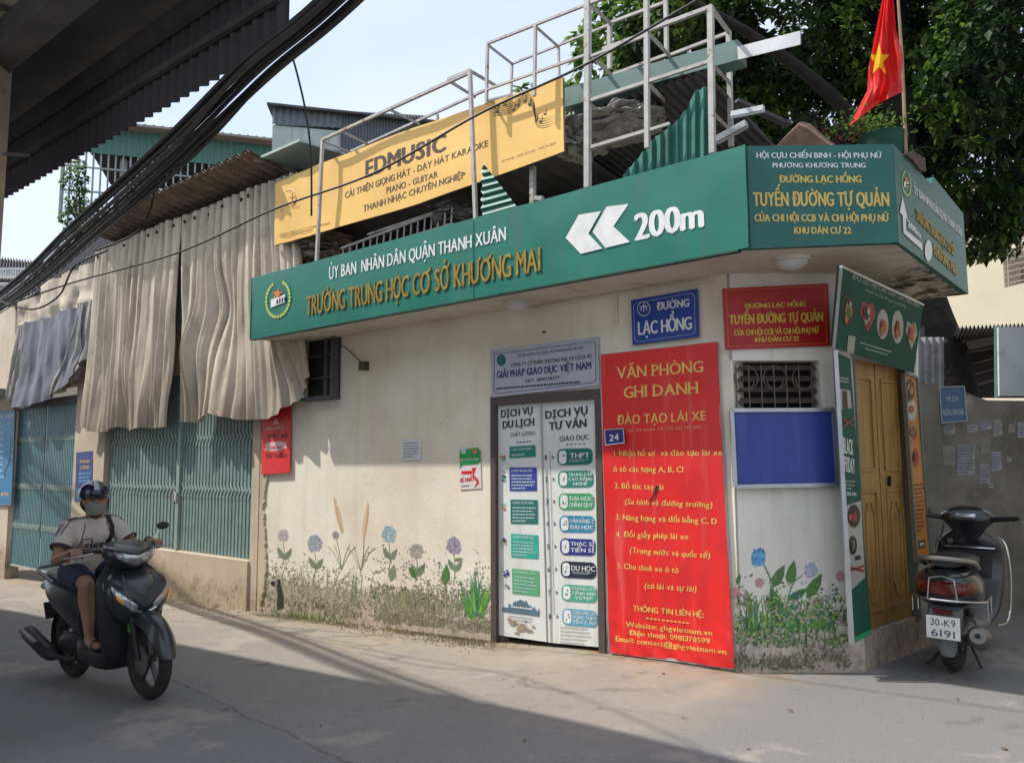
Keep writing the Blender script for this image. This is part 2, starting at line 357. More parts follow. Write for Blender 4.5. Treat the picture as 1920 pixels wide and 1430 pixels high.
def layout(text, bold, space=.10, word=.30):
    x = 0; out = []
    for ch in text:
        g = GL.get((HORN.get(ch, ch), 0.0))
        if not g: x += word; continue
        w = g[3] - g[2]
        if ch in 'IiljÍỊ1': x += .03; 
        vs, fs = [(v[0] - g[2] + x, v[1] / CAPH) for v in g[0]], list(g[1])
        if ch in HORN:                                   # the horned vowels: plain vowel and a small hook
            H = 1.0 if ch.isupper() else .75; k = len(vs); xr = x + w; e = -.02 if HORN[ch] in 'UÙÚỦŨỤuùúủũụ' else -.10
            vs += [(xr + e - .05, H - .16), (xr + e + .06, H - .12), (xr + e + .14, H - .05), (xr + e + .17, H + .07), (xr + e + .08, H + .07), (xr + e + .06, H - .01), (xr + e - .05, H - .04)]; fs.append(tuple(range(k, k + 7))); w += .06
        out.append((ch, vs, fs)); x += w + space
        if ch in 'IiljÍỊ1': x += .03
    return out, max(.01, x - space)
def solid(mb, vs, fs, n, t):
    """front faces plus side walls, t thick, standing on the surface behind"""
    if t <= 0: mb.add(vs, fs); return
    k = len(vs); edges = {}
    for f in fs:
        for i in range(len(f)):
            a, b = f[i], f[(i + 1) % len(f)]; edges[(a, b)] = edges.get((a, b), 0) + 1
    side = [(b, a, a + k, b + k) for (a, b) in edges if (b, a) not in edges]
    mb.add(list(vs) + [v - n * t for v in vs], list(fs) + side)
SH = {0: [(0, 0)], .018: [(-.02, 0), (.02, 0)], .04: [(-.045, .015), (0, -.015), (.045, .015)]}
def text(fr, off, s, p0, p1, h, m, parent, bold=.018, t=0.0, h1=None, letters=False, shear=0, space=.10, name='lettering', mb=None, serif=False, drape=None):
    """s runs from baseline pixel p0 to p1 of the photograph on the plane fr, cap height h (px) left and h1 right"""
    h1 = h1 or h; letters = letters or (h >= 12.5 and mb is None); lay, wid = layout(s, bold, space)
    b0, b1 = fr.px(p0[0], p0[1], off), fr.px(p1[0], p1[1], off)
    t0, t1 = fr.px(p0[0], p0[1] - h, off), fr.px(p1[0], p1[1] - h1, off)
    up0, up1 = Vector((0, 0, (t0 - b0).length)), Vector((0, 0, (t1 - b1).length))
    # perspective-correct parameter along the line is linear in space
    def pt(x, y, d=0):
        k = x / wid; p = b0.lerp(b1, k) + up0.lerp(up1, k) * y + fr.n * d
        p = p + fr.u * (shear * y * up0.z)
        return p + fr.n * drape((p - fr.o).dot(fr.u), p.z) if drape else p
    objs = []; own = mb is None and not letters
    if own: mb = MB()
    for ch, vs, fs in lay:
        q = MB() if letters else mb
        sh = SH[bold]                                    # bolder strokes: the outline laid again a hair to each side
        for k_, (dx, dy) in enumerate(sh): solid(q, [pt(x + dx, y + dy, .0004 * k_) for x, y in vs], fs, fr.n, t)
        if serif:                                        # slab feet on the stems' ends
            xs = sorted(set(round(v[0], 2) for v in vs)); 
            x0, x1 = min(v[0] for v in vs), max(v[0] for v in vs)
            feet = {'V': [(x0, 1), (x1, 1)], 'A': [(x0, 0), (x1, 0)], 'N': [(x0, 1), (x0, 0), (x1, 1)], 'P': [(x0, 0), (x0, 1)], 'H': [(x0, 0), (x0, 1), (x1, 0), (x1, 1)], 'I': [(x0, 0), (x0, 1)], 'D': [(x0, 0), (x0, 1)], 'T': [((x0 + x1) / 2, 0)], 'E': [(x0, 0), (x0, 1)], 'L': [(x0, 0), (x0, 1)], 'K': [(x0, 0), (x0, 1), (x1, 0), (x1, 1)], 'Y': [(x0, 1), (x1, 1), ((x0 + x1) / 2, 0)], 'U': [(x0, 1), (x1, 1)], 'M': [(x0, 0), (x1, 0)], 'R': [(x0, 0), (x0, 1)], 'X': [(x0, 0), (x0, 1), (x1, 0), (x1, 1)]}
            key = ch
            for grp, bs in (('ĂÂÁÀẢẠẬẤẦẰẮ', 'A'), ('Đ', 'D'), ('ÊẾỀỆ', 'E'), ('ƯỤỨỰỪỦÚ', 'U'), ('ÍỊ', 'I'), ('ÝỲ', 'Y')):
                if ch in grp: key = bs
            for fx, fy in feet.get(key, []):
                if key == 'I' or (fx == x0 and key in 'HPDELKNR'): cxx = fx + .055
                elif fx == x1 and key in 'HN': cxx = fx - .055
                else: cxx = fx
                w_, hh = .13, .035
                yy = (0, hh) if fy == 0 else (1 - hh, 1)
                k0 = [pt(cxx - w_, yy[0]) + fr.n * .0006, pt(cxx + w_, yy[0]) + fr.n * .0006, pt(cxx + w_, yy[1]) + fr.n * .0006, pt(cxx - w_, yy[1]) + fr.n * .0006]
                q.add(k0, [(0, 1, 2, 3)])
        if letters: o = q.build('letter', m, parent); objs.append(o)
    if own: return tag(mb.build(name, m, parent), kind='stuff')
    return objs
def scribble(fr, off, x0, y0, x1, y1, rows, m, parent, ragged=.8, h=.5, seed=0, name='small_print'):
    """rows of tiny unreadable print between two pixel corners: (x0,y0) top left, (x1,y1) bottom right of a slanted box"""
    rnd = random.Random(seed); mb = MB(); sl = (y1[1] - y0[1]) if isinstance(y0, tuple) else 0
    for r in range(rows):
        yy0 = y0[0] + (y1[0] - y0[0]) * (r + .5) / rows if isinstance(y0, tuple) else y0 + (y1 - y0) * (r + .5) / rows
        yy1 = y0[1] + (y1[1] - y0[1]) * (r + .5) / rows if isinstance(y0, tuple) else yy0
        rh = (((y1[0] - y0[0]) if isinstance(y0, tuple) else (y1 - y0)) / rows) * h / 2
        x = x0; end = x0 + (x1 - x0) * (1 if r < rows - 1 else ragged) * rnd.uniform(.85, 1)
        while x < end:
            w = rnd.uniform(.7, 2.2) * rh * 1.6; e = min(end, x + w); k0, k1 = (x - x0) / (x1 - x0), (e - x0) / (x1 - x0)
            ya, yb = yy0 + (yy1 - yy0) * k0, yy0 + (yy1 - yy0) * k1; a = rh * rnd.uniform(.6, 1)
            mb.add([fr.px(x, ya + rh, off), fr.px(e, yb + rh, off), fr.px(e, yb - a, off), fr.px(x, ya - a, off)], [(0, 1, 2, 3)]); x = e + rh * .6
    return tag(mb.build(name, m, parent), kind='stuff')
def poly(fr, off, pts, m, parent, name='shape', t=0.0, mb=None):
    q = mb or MB(); vs = [fr.px(x, y, off) for x, y in pts]
    cw = sum((pts[i][0] * pts[(i + 1) % len(pts)][1] - pts[(i + 1) % len(pts)][0] * pts[i][1]) for i in range(len(pts)))
    if cw > 0: vs = vs[::-1]
    if t > 0: q.slab(vs, fr.n, t)
    else: q.add(vs, [tuple(range(len(vs)))])
    if mb is None: return q.build(name, m, parent)
def oval(fr, off, c, rx, ry, m, parent, name='shape', t=0.0, n=16, mb=None, z=None):
    return poly(fr, off, [(c[0] + rx * math.cos(2 * math.pi * i / n), c[1] + ry * math.sin(2 * math.pi * i / n)) for i in range(n)], m, parent, name, t, mb)
def board(fr, off, corners, thick, m, name, label, cat, edge=None, bw=0, bname='board', group=None):
    """a flat sign: corners TL TR BR BL in photograph pixels on the plane; returns its Empty"""
    ps = [fr.px(x, y, off) for x, y in corners]; c = (ps[2] + ps[3]) / 2
    t = thing(name, c, label, cat, group)
    b = MB(); b.slab([ps[3], ps[2], ps[1], ps[0]], fr.n, thick); b.build(bname, m, t)
    if edge:
        e = MB()
        for i in range(4): e.bar(ps[i] + fr.n * .004, ps[(i + 1) % 4] + fr.n * .004, bw, bw, up=fr.n)
        e.build('edge_frame', edge, t)
    return t
# ================================================================== SETTING: the street
def build_ground():
    mb = MB(); xs = [-90 + 3 * i for i in range(26)] + [-12 + .35 * i for i in range(70)] + [13 + 3 * i for i in range(27)]
    ys = [-20 + 2.5 * i for i in range(8)] + [.35 * i for i in range(60)] + [22 + 3 * i for i in range(40)]
    mb.grid([[Vector((x, y, gz(x, y) + .010 * noise.noise(Vector((x * .6, y * .6, 0))))) for x in xs] for y in ys])
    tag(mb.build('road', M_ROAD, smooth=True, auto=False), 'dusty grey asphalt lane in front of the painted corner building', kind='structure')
build_ground()

# ================================================================== corner building
UL = -6.08                                           # left end of wall A
corner = thing('corner_building', P1, 'low cream corner building with painted flowers and a green sign band', 'building')
TOP = 2.90
du0 = A.uz(931, 900)[0]; du1 = A.uz(1129, 900)[0]; dz = A.uz(1030, 742)[1]
w = MB()
w.fbox(A, UL, du0, -.9, TOP, -.2, 0); w.fbox(A, du1, 0, -.9, TOP, -.2, 0); w.fbox(A, du0, du1, dz, TOP, -.2, 0); w.fbox(A, du0, du1, -.9, -.10, -.2, 0)
w.build('wall', M_WALL, corner)
bl = (P2 - P1).length
wx0 = B.uz(1370, 700)[0]; wx1 = B.uz(1538, 700)[0]; wz1 = B.uz(1450, 676)[1]; wz0 = B.uz(1450, 800)[1]
w = MB(); w.fbox(B, 0.002, wx0, -.9, TOP, -.14, 0); w.fbox(B, wx1, bl, -.9, TOP, -.14, 0); w.fbox(B, wx0, wx1, wz1, TOP, -.14, 0); w.fbox(B, wx0, wx1, -.9, wz0, -.14, 0)
w.build('wall', M_WALLB, corner)
cdl = C.uz(1611, 900)[0]; cdr = C.uz(1704, 900)[0]; cdt = C.uz(1645, 680)[1]; cdb = C.uz(1670, 1172)[1]
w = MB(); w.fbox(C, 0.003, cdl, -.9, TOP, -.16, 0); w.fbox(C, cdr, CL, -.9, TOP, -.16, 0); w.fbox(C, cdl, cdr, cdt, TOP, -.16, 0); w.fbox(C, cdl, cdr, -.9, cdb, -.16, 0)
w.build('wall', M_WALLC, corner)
# inside faces: back rooms so no light leaks, and the roof
bk = MB(); fl = A.P(UL, 0); inn = [A.P(UL, 0, -.2), A.P(-.1, 0, -.2), B.P(bl - .1, 0, -.2), C.P(CL - .05, 0, -.2)]
back = [C.P(CL - .05, 0, -4.5), A.P(UL, 0, -5.5)]
pts = inn + back
bk.loft([[p + Vector((0, 0, z)) for p in pts] for z in (-.9, TOP - .01)]); bk.build('back_wall', M_DARKIN, corner)
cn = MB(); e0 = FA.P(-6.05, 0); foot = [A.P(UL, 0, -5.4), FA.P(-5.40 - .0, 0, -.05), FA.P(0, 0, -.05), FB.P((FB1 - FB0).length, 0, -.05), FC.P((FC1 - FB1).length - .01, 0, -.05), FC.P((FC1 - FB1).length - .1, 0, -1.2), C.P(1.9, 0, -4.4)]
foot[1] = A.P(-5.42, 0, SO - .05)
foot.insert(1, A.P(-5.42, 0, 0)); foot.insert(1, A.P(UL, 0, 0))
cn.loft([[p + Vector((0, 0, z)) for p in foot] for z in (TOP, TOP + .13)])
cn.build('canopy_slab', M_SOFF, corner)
# raised plaster strip on the left edge, where the render has broken away
st = MB()
rr = random.Random(3)
z = -.35; rows = []
while z < 1.9:
    e = .10 + .05 * rr.random() + .04 * math.sin(z * 5); rows.append([A.P(UL - .02, z, .022), A.P(UL + e, z, .022), A.P(UL + e + .012, z, .001)]); z += .035
st.grid(rows); st.build('broken_render', M_BASE, corner)

# window with louvres and curled grille
wn = thing('window', B.P((wx0 + wx1) / 2, wz0), 'dark louvred window behind a curled iron grille above the blue notice board', 'window')
q = MB(); q.fbox(B, wx0, wx1, wz0, wz1, -.155, -.142); q.build('dark_pane', M_DARKIN, wn)
M_LOUV = mat('louvre_brown', (.13, .095, .08), (.09, .07, .06), rough=.6)
for i in range(6):
    z = wz0 + (wz1 - wz0) * (i + .5) / 6; q = MB()
    q.slab([B.P(wx0 + .003, z - .025, -.05), B.P(wx1 - .003, z - .025, -.05), B.P(wx1 - .003, z + .018, -.10), B.P(wx0 + .003, z + .018, -.10)], B.n, .008); q.build('louvre', M_LOUV, wn)
M_IRON = mat('grille_iron', (.10, .085, .08), (.16, .10, .08), rough=.6)
zA, zB = B.uz(1450, 683)[1], wz0
for i in range(7):
    u = wx0 + (wx1 - wx0) * (i + .5) / 7 * .98; MB().bar(B.P(u, zB, -.02), B.P(u, zA, -.02), .008).build('grille_bar', M_IRON, wn)
for k in range(3):
    cu = wx0 + (wx1 - wx0) * (k + .5) / 3.1 + .01; r = (wx1 - wx0) / 6.6
    for s in (1, -1):
        pts = []
        for j in range(20):
            a = R(90 + s * 14 * j); rad = r * (1 - .022 * j); pts.append(B.P(cu + rad * math.cos(a), zA - r - .01 + rad * math.sin(a), -.012))
        MB().tube(pts, .0045, 5).build('grille_scroll', M_IRON, wn)
        pts = [B.P(cu + s * r * .9 * (j / 8), zB + .12 * (1 - j / 8) ** .5, -.012) for j in range(9)]; MB().tube(pts, .004, 5).build('grille_scroll', M_IRON, wn)

# ================================================================== the green fascia
c4 = [(473, 520), (1393, 275), (1402, 467), (473, 634)]
fa = thing('fascia_sign', FA.P(-2.5, 2.88), 'long green school sign with gold letters, white arrows and 200m', 'sign')
ZT = (FA.uz(473, 520)[1] + FA.uz(1393, 275)[1]) / 2; ZB = (FA.uz(473, 634)[1] + FA.uz(1402, 467)[1]) / 2
def fwav(u, z): return .005 * noise.noise(Vector((u * 1.7, z * 3, 1))) + .003 * noise.noise(Vector((u * 5, z * 2, 7)))
def fpanel(parent, x0, x1):                           # tin sheets meeting at seams, slightly wavy
    def yt(x): return 520 + (x - 473) / 920 * (275 - 520)
    def yb(x): return 634 + (x - 473) / 929 * (467 - 634)
    rows = []; fr = FA
    nx = 24
    ua, ub = fr.uz(x0, yt(x0))[0], fr.uz(x1, yt(x1))[0]
    for j in range(9):
        row = []
        for i in range(nx + 1):
            u = ua + (ub - ua) * i / nx; z = ZB + (ZT - ZB) * j / 8
            o = fwav(u, z)
            if j in (0, 8): z += .006 * noise.noise(Vector((u * 6, j, 3)))
            row.append(fr.P(u, z, o))
        rows.append(row)
    m = MB(); m.grid(rows); m.build('panel', M_FASC, parent, smooth=True)
    m = MB(); m.fbox(fr, ua, ub, ZB + .006, ZT - .008, -.05, -.008); m.build('backing', M_FASCE, parent)
for x0, x1 in ((473, 888), (889.5, 1397)): fpanel(fa, x0, x1)
m = MB(); m.fbox(FA, FA.uz(473, 520)[0] - .012, FA.uz(473, 520)[0], ZB, ZT, -.05, .006); m.build('end_trim', M_FASC, fa)
m = MB(); m.fbox(FA, FA.uz(473, 520)[0], -.02, ZB - .012, ZB - .0005, -.05, .004); m.build('bottom_trim', M_FASCE, fa)
text(FA, .006, 'ỦY BAN  NHÂN DÂN QUẬN THANH XUÂN', (617, 524), (948, 450), 24, M_LWHITE, fa, .018, t=.005, h1=26, letters=True, drape=fwav)
text(FA, .012, 'TRƯỜNG TRUNG HỌC CƠ SỞ KHƯƠNG MAI', (574, 592), (1013, 508), 38, M_GOLD, fa, .018, t=.010, h1=48, letters=True, space=.08, drape=fwav)
text(FA, .004, '200m', (1192, 451), (1318, 425), 52, M_LWHITE, fa, .04, t=.002, h1=50, letters=True, space=.06, drape=fwav)
for pts in ([(1060.5, 446), (1085, 403), (1126.6, 396), (1103, 438), (1129, 466), (1089, 476)], [(1111, 434.6), (1137, 387.6), (1178.6, 382.5), (1150, 424.5), (1181, 453.7), (1135, 464.8)]):
    poly(FA, .006, pts, M_LWHITE, fa, 'arrow', t=.003)
def emblem(fr, off, cx, cy, sx, sy, parent, skew=0):
    lf = flat('laurel_green', (.42, .55, .12)); mb = MB()
    for s in (-1, 1):
        for k in range(13):
            a = R(-62 + 150 * k / 12); x = cx + s * sx * math.cos(a); y = cy + sy * math.sin(a) + skew * s * math.cos(a) * sx
            poly(fr, off, [(x - 3.0 * sx / 23, y), (x, y - 4.2 * sy / 34), (x + 3.0 * sx / 23, y), (x, y + 4.2 * sy / 34)], None, None, mb=mb)
    tag(mb.build('laurel_wreath', lf, parent), kind='stuff')
    k = sx / 23; g = lambda x, y: (cx + x * k, cy + y * sy / 34 + skew * x * k)
    poly(fr, off, [g(-14, 12), g(-14, -2), g(14, -7), g(14, 8), g(-14, 14)], M_LWHITE, parent, 'building_mark')
    for i in range(4): poly(fr, off + .002, [g(-3 + 5 * i, 9 - i), g(-3 + 5 * i, 1 - i), g(0 + 5 * i, 0 - i), g(0 + 5 * i, 9 - i)], M_INK, parent, 'window_mark')
    st = []
    for i in range(10):
        a = R(-90 + 36 * i + 8); r = 11 if i % 2 == 0 else 4.6; st.append(g(-1 + r * math.cos(a), -11 + r * math.sin(a)))
    poly(fr, off + .003, st, flat('star_orange', (.70, .16, .05)), parent, 'star_mark')
emblem(FA, .009, 521, 561, 22, 33, fa, -.18)

fb = thing('fascia_sign', FB.P(.45, 2.88), 'green street notice with white and gold lettering on the blunt corner of the sign band', 'sign')
bL = (FB1 - FB0).length
zb1 = FB.uz(1680, 270)[1]
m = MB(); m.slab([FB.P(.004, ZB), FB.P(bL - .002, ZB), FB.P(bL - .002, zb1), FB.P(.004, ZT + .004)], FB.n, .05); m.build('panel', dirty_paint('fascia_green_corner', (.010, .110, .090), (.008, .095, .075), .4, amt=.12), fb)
for s, x0, x1, y, h, mm, b in (('HỘI CỰU CHIẾN BINH - HỘI PHỤ NỮ', 1419, 1652.6, 296.3, 10.5, M_LWHITE, .018), ('PHƯỜNG KHƯƠNG TRUNG', 1449, 1623, 314.5, 9.5, M_LWHITE, .018),
        ('ĐƯỜNG LẠC HỒNG', 1461.5, 1615, 342.5, 13.5, M_GOLDP, .04), ('TUYẾN ĐƯỜNG TỰ QUẢN', 1413, 1667, 386.5, 27, M_GOLDP, .04), ('CỦA CHI HỘI CCB VÀ CHI HỘI PHỤ NỮ', 1415.5, 1666, 415.3, 14, M_GOLDP, .04), ('KHU DÂN CƯ 22', 1490, 1595.6, 438.3, 13, M_GOLDP, .04)):
    text(FB, .004, s, (x0, y), (x1, y), h, mm, fb, b)
LC = (FC1 - FB1).length
fc = thing('fascia_sign', FC.P(1, 2.88), 'shaded green end of the sign band with a white bent arrow facing the side alley', 'sign')
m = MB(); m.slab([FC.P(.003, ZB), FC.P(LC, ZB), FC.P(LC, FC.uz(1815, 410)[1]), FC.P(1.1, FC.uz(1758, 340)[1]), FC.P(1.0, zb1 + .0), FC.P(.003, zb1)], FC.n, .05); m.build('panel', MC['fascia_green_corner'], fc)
text(FC, .006, 'ỦY BAN NHÂN DÂN QUẬN THANH XUÂN', (1715, 363), (1804, 444), 16, M_LWHITE, fc, .018, h1=15)
text(FC, .006, 'TRƯỜNG TRUNG HỌC CƠ SỞ', (1719, 412), (1790, 482), 20, M_GOLD, fc, .04, h1=19, t=.004)
text(FC, .006, 'KHƯƠNG MAI', (1752, 478), (1794, 518), 22, M_GOLD, fc, .04, h1=20, t=.004)
poly(FC, .005, [(1692.6, 369), (1702, 412), (1698.5, 408), (1699, 432), (1729, 456), (1730, 470), (1694, 437), (1692.5, 404), (1687, 398)], M_LWHITE, fc, 'arrow')
text(FC, .006, '200m', (1702.5, 425), (1726, 447), 13, M_LWHITE, fc, .04, h1=12)
oval(FC, .006, (1741, 470), 7, 20, M_LWHITE, fc, 'round_mark'); emblem(FC, .006, 1700, 344, 8, 22, fc, .5)

# round ceiling lamps, off
for (px, py, lab) in ((971, 566, 'round milky ceiling lamp under the canopy above the white door, unlit'), (1485, 484, 'round milky ceiling lamp under the canopy corner above the red notice, unlit')):
    d = ray(px, py); p = CAM + d * ((TOP - CAM.z) / d.z)
    t = thing('ceiling_lamp', p, lab, 'lamp', 'round lamps under the canopy')
    q = MB(); q.tube([p - Vector((0, 0, .028)), p - Vector((0, 0, .001))], [.125, .132], 20); q.build('lamp_base', M_SOFF, t, smooth=True)
    q = MB(); q.ell(p - Vector((0, 0, .028)), .105, .105, .06, nu=20, nv=6, z0=-90, z1=0); q.build('lamp_shade', M_GLASSW, t, smooth=True)
# pvc conduit along the top of the wall
q = MB(); q.tube([A.px(1000, 578, .02), A.px(1155, 551, .02), A.px(1328, 526, .02)], .008, 6); q.tube([A.px(1155, 551, .02), A.px(1156, 608, .02)], .010, 6)
tag(q.build('conduit', flat('pvc_conduit', (.62, .60, .55))), 'thin white plastic conduit under the canopy with a short drop beside the blue street sign', 'conduit')
jb = thing('junction_box', A.px(684, 686, .02), 'small brown junction box on a slanting wire below the sign', 'junction box')
q = MB(); q.box(A.px(684, 686, .02), .10, .09, .09, Matrix.Rotation(DA, 3, 'Z')); q.build('box', flat('box_brown', (.07, .055, .035)), jb)
q = MB(); q.tube([A.px(624, 637, .10), A.px(655, 657, .04), A.px(682, 684, .03)], .006, 5); q.build('wire', M_CABLE, jb)
q = MB(); q.tube([A.px(1020, 622 + 4 * math.sin(i), .03 + .01 * math.cos(i * 1.3)) + Vector((.012 * math.cos(i * 1.9), 0, .02 * math.sin(i))) for i in range(9)], .007, 5)
tag(q.build('wire_loop', M_CABLE), 'short loop of dark wire stuck on the wall above the white company plate', 'wire')

# ================================================================== signs on wall A
sg = board(A, .03, [(920, 657), (1121, 631), (1124, 722), (922, 745)], .018, flat('plate_greyblue', (.43, .44, .50)), 'company_sign', 'pale grey company plate with navy lettering over the white double door', 'sign')
e = MB(); pts = [(927, 664), (1114, 640), (1117, 648), (1117, 712), (1112, 717), (930, 738), (926, 733)]
for i in range(len(pts)): e.bar(A.px(*pts[i], .032), A.px(*pts[(i + 1) % len(pts)], .032), .004, .002, up=A.n)
e.build('border_line', M_NAVY, sg)
oval(A, .032, (940, 675), 8.5, 11, M_TEAL, sg, 'round_mark')
text(A, .033, 'SỞ KẾ HOẠCH VÀ ĐẦU TƯ THÀNH PHỐ HÀ NỘI', (971, 670), (1093, 654), 5.5, M_INK, sg, 0)
text(A, .033, 'CÔNG TY CỔ PHẦN THƯƠNG MẠI VÀ DỊCH VỤ', (958, 688), (1109, 671), 7.5, M_INK, sg, .018)
text(A, .033, 'GIẢI PHÁP GIÁO DỤC VIỆT NAM', (932, 709), (1108, 691), 13.5, M_NAVY, sg, .04, h1=14)
text(A, .033, 'MST: 0109238579', (986, 717), (1049, 710), 6, M_INK, sg, .018)
scribble(A, .033, 931, (726, 711), 1107, (731, 717), 1, M_INK, sg, 1, .7, 3)

# the door: frame, two sheets
door = thing('double_door', A.P((du0 + du1) / 2, -.08), 'white double door covered in service lists between the painted wall and the red banner', 'door')
M_DFR = flat('door_frame_brown', (.085, .065, .058), .7)
fz0 = -.10
q = MB()
fi0, fi1 = du0 + .004, A.uz(1120, 900)[0]
for (a, b) in ((du0 - .055, fi0), (fi1, du1 + .015)):
    q.fbox(A, a, b, fz0, dz + .03, -.05, .022)
q.build('door_frame', M_DFR, door); MB().fbox(A, fi0, fi1, dz - .055, dz + .03, -.05, .022).build('lintel', M_DFR, door)
q = MB(); q.fbox(A, du0, du1, fz0, dz - .055, -.19, -.17); q.build('dark_gap', M_DARKIN, door)
off = -.022
def door_sheet(c):
    ps = [A.px(x, y, off) for x, y in c]; q = MB(); q.slab([ps[3], ps[2], ps[1], ps[0]], A.n, .02); return q.build('door_leaf', M_WHITEP, door)
lf1 = door_sheet([(932, 757), (1012, 750), (1025, 1203), (934, 1190)]); lf2 = door_sheet([(1016, 749), (1114, 742), (1128, 1213), (1028, 1204)])
q = MB(); q.tube([A.px(1014, 750, 0), A.px(1018, 900, 0), A.px(1023, 1050, .004), A.px(1026, 1200, 0)], .011, 6, flat=.5); q.build('meeting_strip', flat('strip_grey', (.42, .43, .43)), lf1)
o1 = off + .004
def tx(s, x0, y0, x1, y1, h, m=M_TEAL, b=.018, par=lf1, **k): text(A, o1, s, (x0, y0), (x1, y1), h, m, par, b, **k)
tx('DỊCH VỤ', 940, 783, 998, 776, 14, M_INK, .04, serif=True); tx('DU LỊCH', 943, 803, 1001, 797, 14, M_INK, .04, serif=True); tx('CHẤT LƯỢNG', 957, 819, 1003, 815, 7.5, M_INK, 0)
tx('DỊCH VỤ', 1023, 785, 1101, 776, 15, M_INK, .04, lf2, serif=True); tx('TƯ VẤN', 1030, 806, 1099, 800, 15, M_INK, .04, lf2, serif=True); tx('GIÁO DỤC', 1049, 827, 1104, 823, 9.5, M_INK, .018, lf2)
def sq(x0, y0, x1, y1, m, par, name='print_block', sk=.0, o=0):
    d = (x1 - x0) * sk; poly(A, o1 + o, [(x0, y0), (x1, y0 + d), (x1 + (y1 - y0) * .012, y1 + d), (x0 + (y1 - y0) * .012, y1)], m, par, name)
for i in range(5): sq(968 + 6 * i, 828 - .4 * i, 972 + 6 * i, 830 - .4 * i, M_INK, lf1, 'dash'); sq(1061 + 8 * i, 832 - .3 * i, 1065 + 8 * i, 834 - .3 * i, M_INK, lf2, 'dash')
cT = [flat('print_teal', (.015, .22, .165)), flat('print_indigo', (.035, .06, .32)), flat('print_deepteal', (.02, .16, .145)), flat('print_aqua', (.03, .40, .30)), flat('print_green', (.10, .40, .19))]
blk = [(955, 837, 1004, 859, 0, -.06), (955, 876, 1006, 920, 1, -.0), (957, 936, 1008, 981, 2, .02), (958, 1000, 1009, 1044, 3, .06), (960, 1065, 1011, 1112, 4, .1)]
titles = ['1. DỊCH VỤ LỮ HÀNH', '2. DỊCH VỤ LƯU TRÚ', '3. DỊCH VỤ VÉ THAM', '4. DỊCH VỤ HỖ TRỢ', '5. DỊCH VỤ DU LỊCH']
for (x0, y0, x1, y1, c, sk), ti in zip(blk, titles):
    sq(x0, y0, x1, y1, cT[c], lf1, 'print_block', sk)
    text(A, o1 + .002, ti, (x0 + 4, y0 + 8), (x1 - 8, y0 + 8 + sk * 40), 4.6, M_LWHITE, lf1, .018)
    d = sk * 50; scribble(A, o1 + .002, x0 + 4, (y0 + 12, y0 + 12 + d), x1 - 3, (y1 - 2, y1 - 2 + d), max(1, int((y1 - y0 - 12) / 6)), flat('print_faint', (.40, .50, .50)), lf1, .6, .5, c)
rr = random.Random(5); pal = [flat('print_orange', (.55, .22, .08)), M_TEAL, M_NAVY, flat('print_mint', (.25, .50, .40))]
for cx_, cy_ in ((944, 861), (944, 892), (945, 950), (945, 1020), (948, 1072), (949, 1100)):
    for k in range(5):
        a = rr.uniform(0, 6.28); r = rr.uniform(1, 7); x, y = cx_ + r * math.cos(a) * .8, cy_ + r * math.sin(a) * 1.2; s = rr.uniform(1.5, 4.5)
        poly(A, o1 + .0006 * k, [(x - s, y), (x - s * .3, y - s), (x + s, y - s * .2), (x + s * .4, y + s)], pal[rr.randrange(4)], lf1, 'small_picture')
sk = [(941, 1146)]
rr = random.Random(9); x = 943
while x < 1010:
    h = 6 + 17 * math.exp(-((x - 977) / 20) ** 2) + rr.uniform(-3, 4); wd = rr.uniform(2, 4); yb = 1143 + (x - 941) * .13; sk += [(x, yb - h), (x + wd, yb - h)]; x += wd + .2
sk += [(1011, 1155), (941, 1146)]; poly(A, o1, sk[:-1], flat('skyline_blue', (.10, .17, .22)), lf1, 'skyline_print')
scribble(A, o1 + .002, 958, (1134, 1139), 1000, (1139, 1144), 1, M_LWHITE, lf1, 1, .6)
rr2_ = random.Random(77)
for cx_, cy_, s_ in ((962, 1168, 9), (978, 1176, 12), (992, 1182, 7), (955, 1160, 5), (970, 1186, 6), (1000, 1175, 4), (985, 1164, 4)):
    poly(A, o1 + .0002 * s_, [(cx_ + s_ * rr2_.uniform(.6, 1.2) * math.cos(R(30 * i)), cy_ + .55 * s_ * rr2_.uniform(.5, 1.2) * math.sin(R(30 * i))) for i in range(12)], mat('peeled_brown', (.36, .27, .19), (.24, .17, .11), sc=30, rough=.9), lf1, 'peeled_patch')
bt = ['THPT', 'TRUNG CẤP|CAO ĐẲNG|NGHỀ', 'ĐẠI HỌC|CHÍNH QUY', 'VĂN BẰNG 2|ĐẠI HỌC', 'THẠC SĨ|TIẾN SĨ', 'DU HỌC', 'CHỨNG CHỈ|TIẾNG ANH|VSTEP', 'CUNG ỨNG LAO|ĐỘNG THEO|YÊU CẦU']
bc = [flat('b_teal', (.015, .15, .125)), flat('b_green', (.02, .24, .17)), flat('b_lgreen', (.06, .33, .14)), flat('b_blue', (.03, .24, .40)), flat('b_indigo', (.03, .04, .22)), flat('b_black', (.025, .03, .06)), flat('b_sea', (.07, .38, .25)), flat('b_sky', (.11, .37, .50))]
by = [857, 898, 940, 981.5, 1024, 1066.5, 1110, 1155]
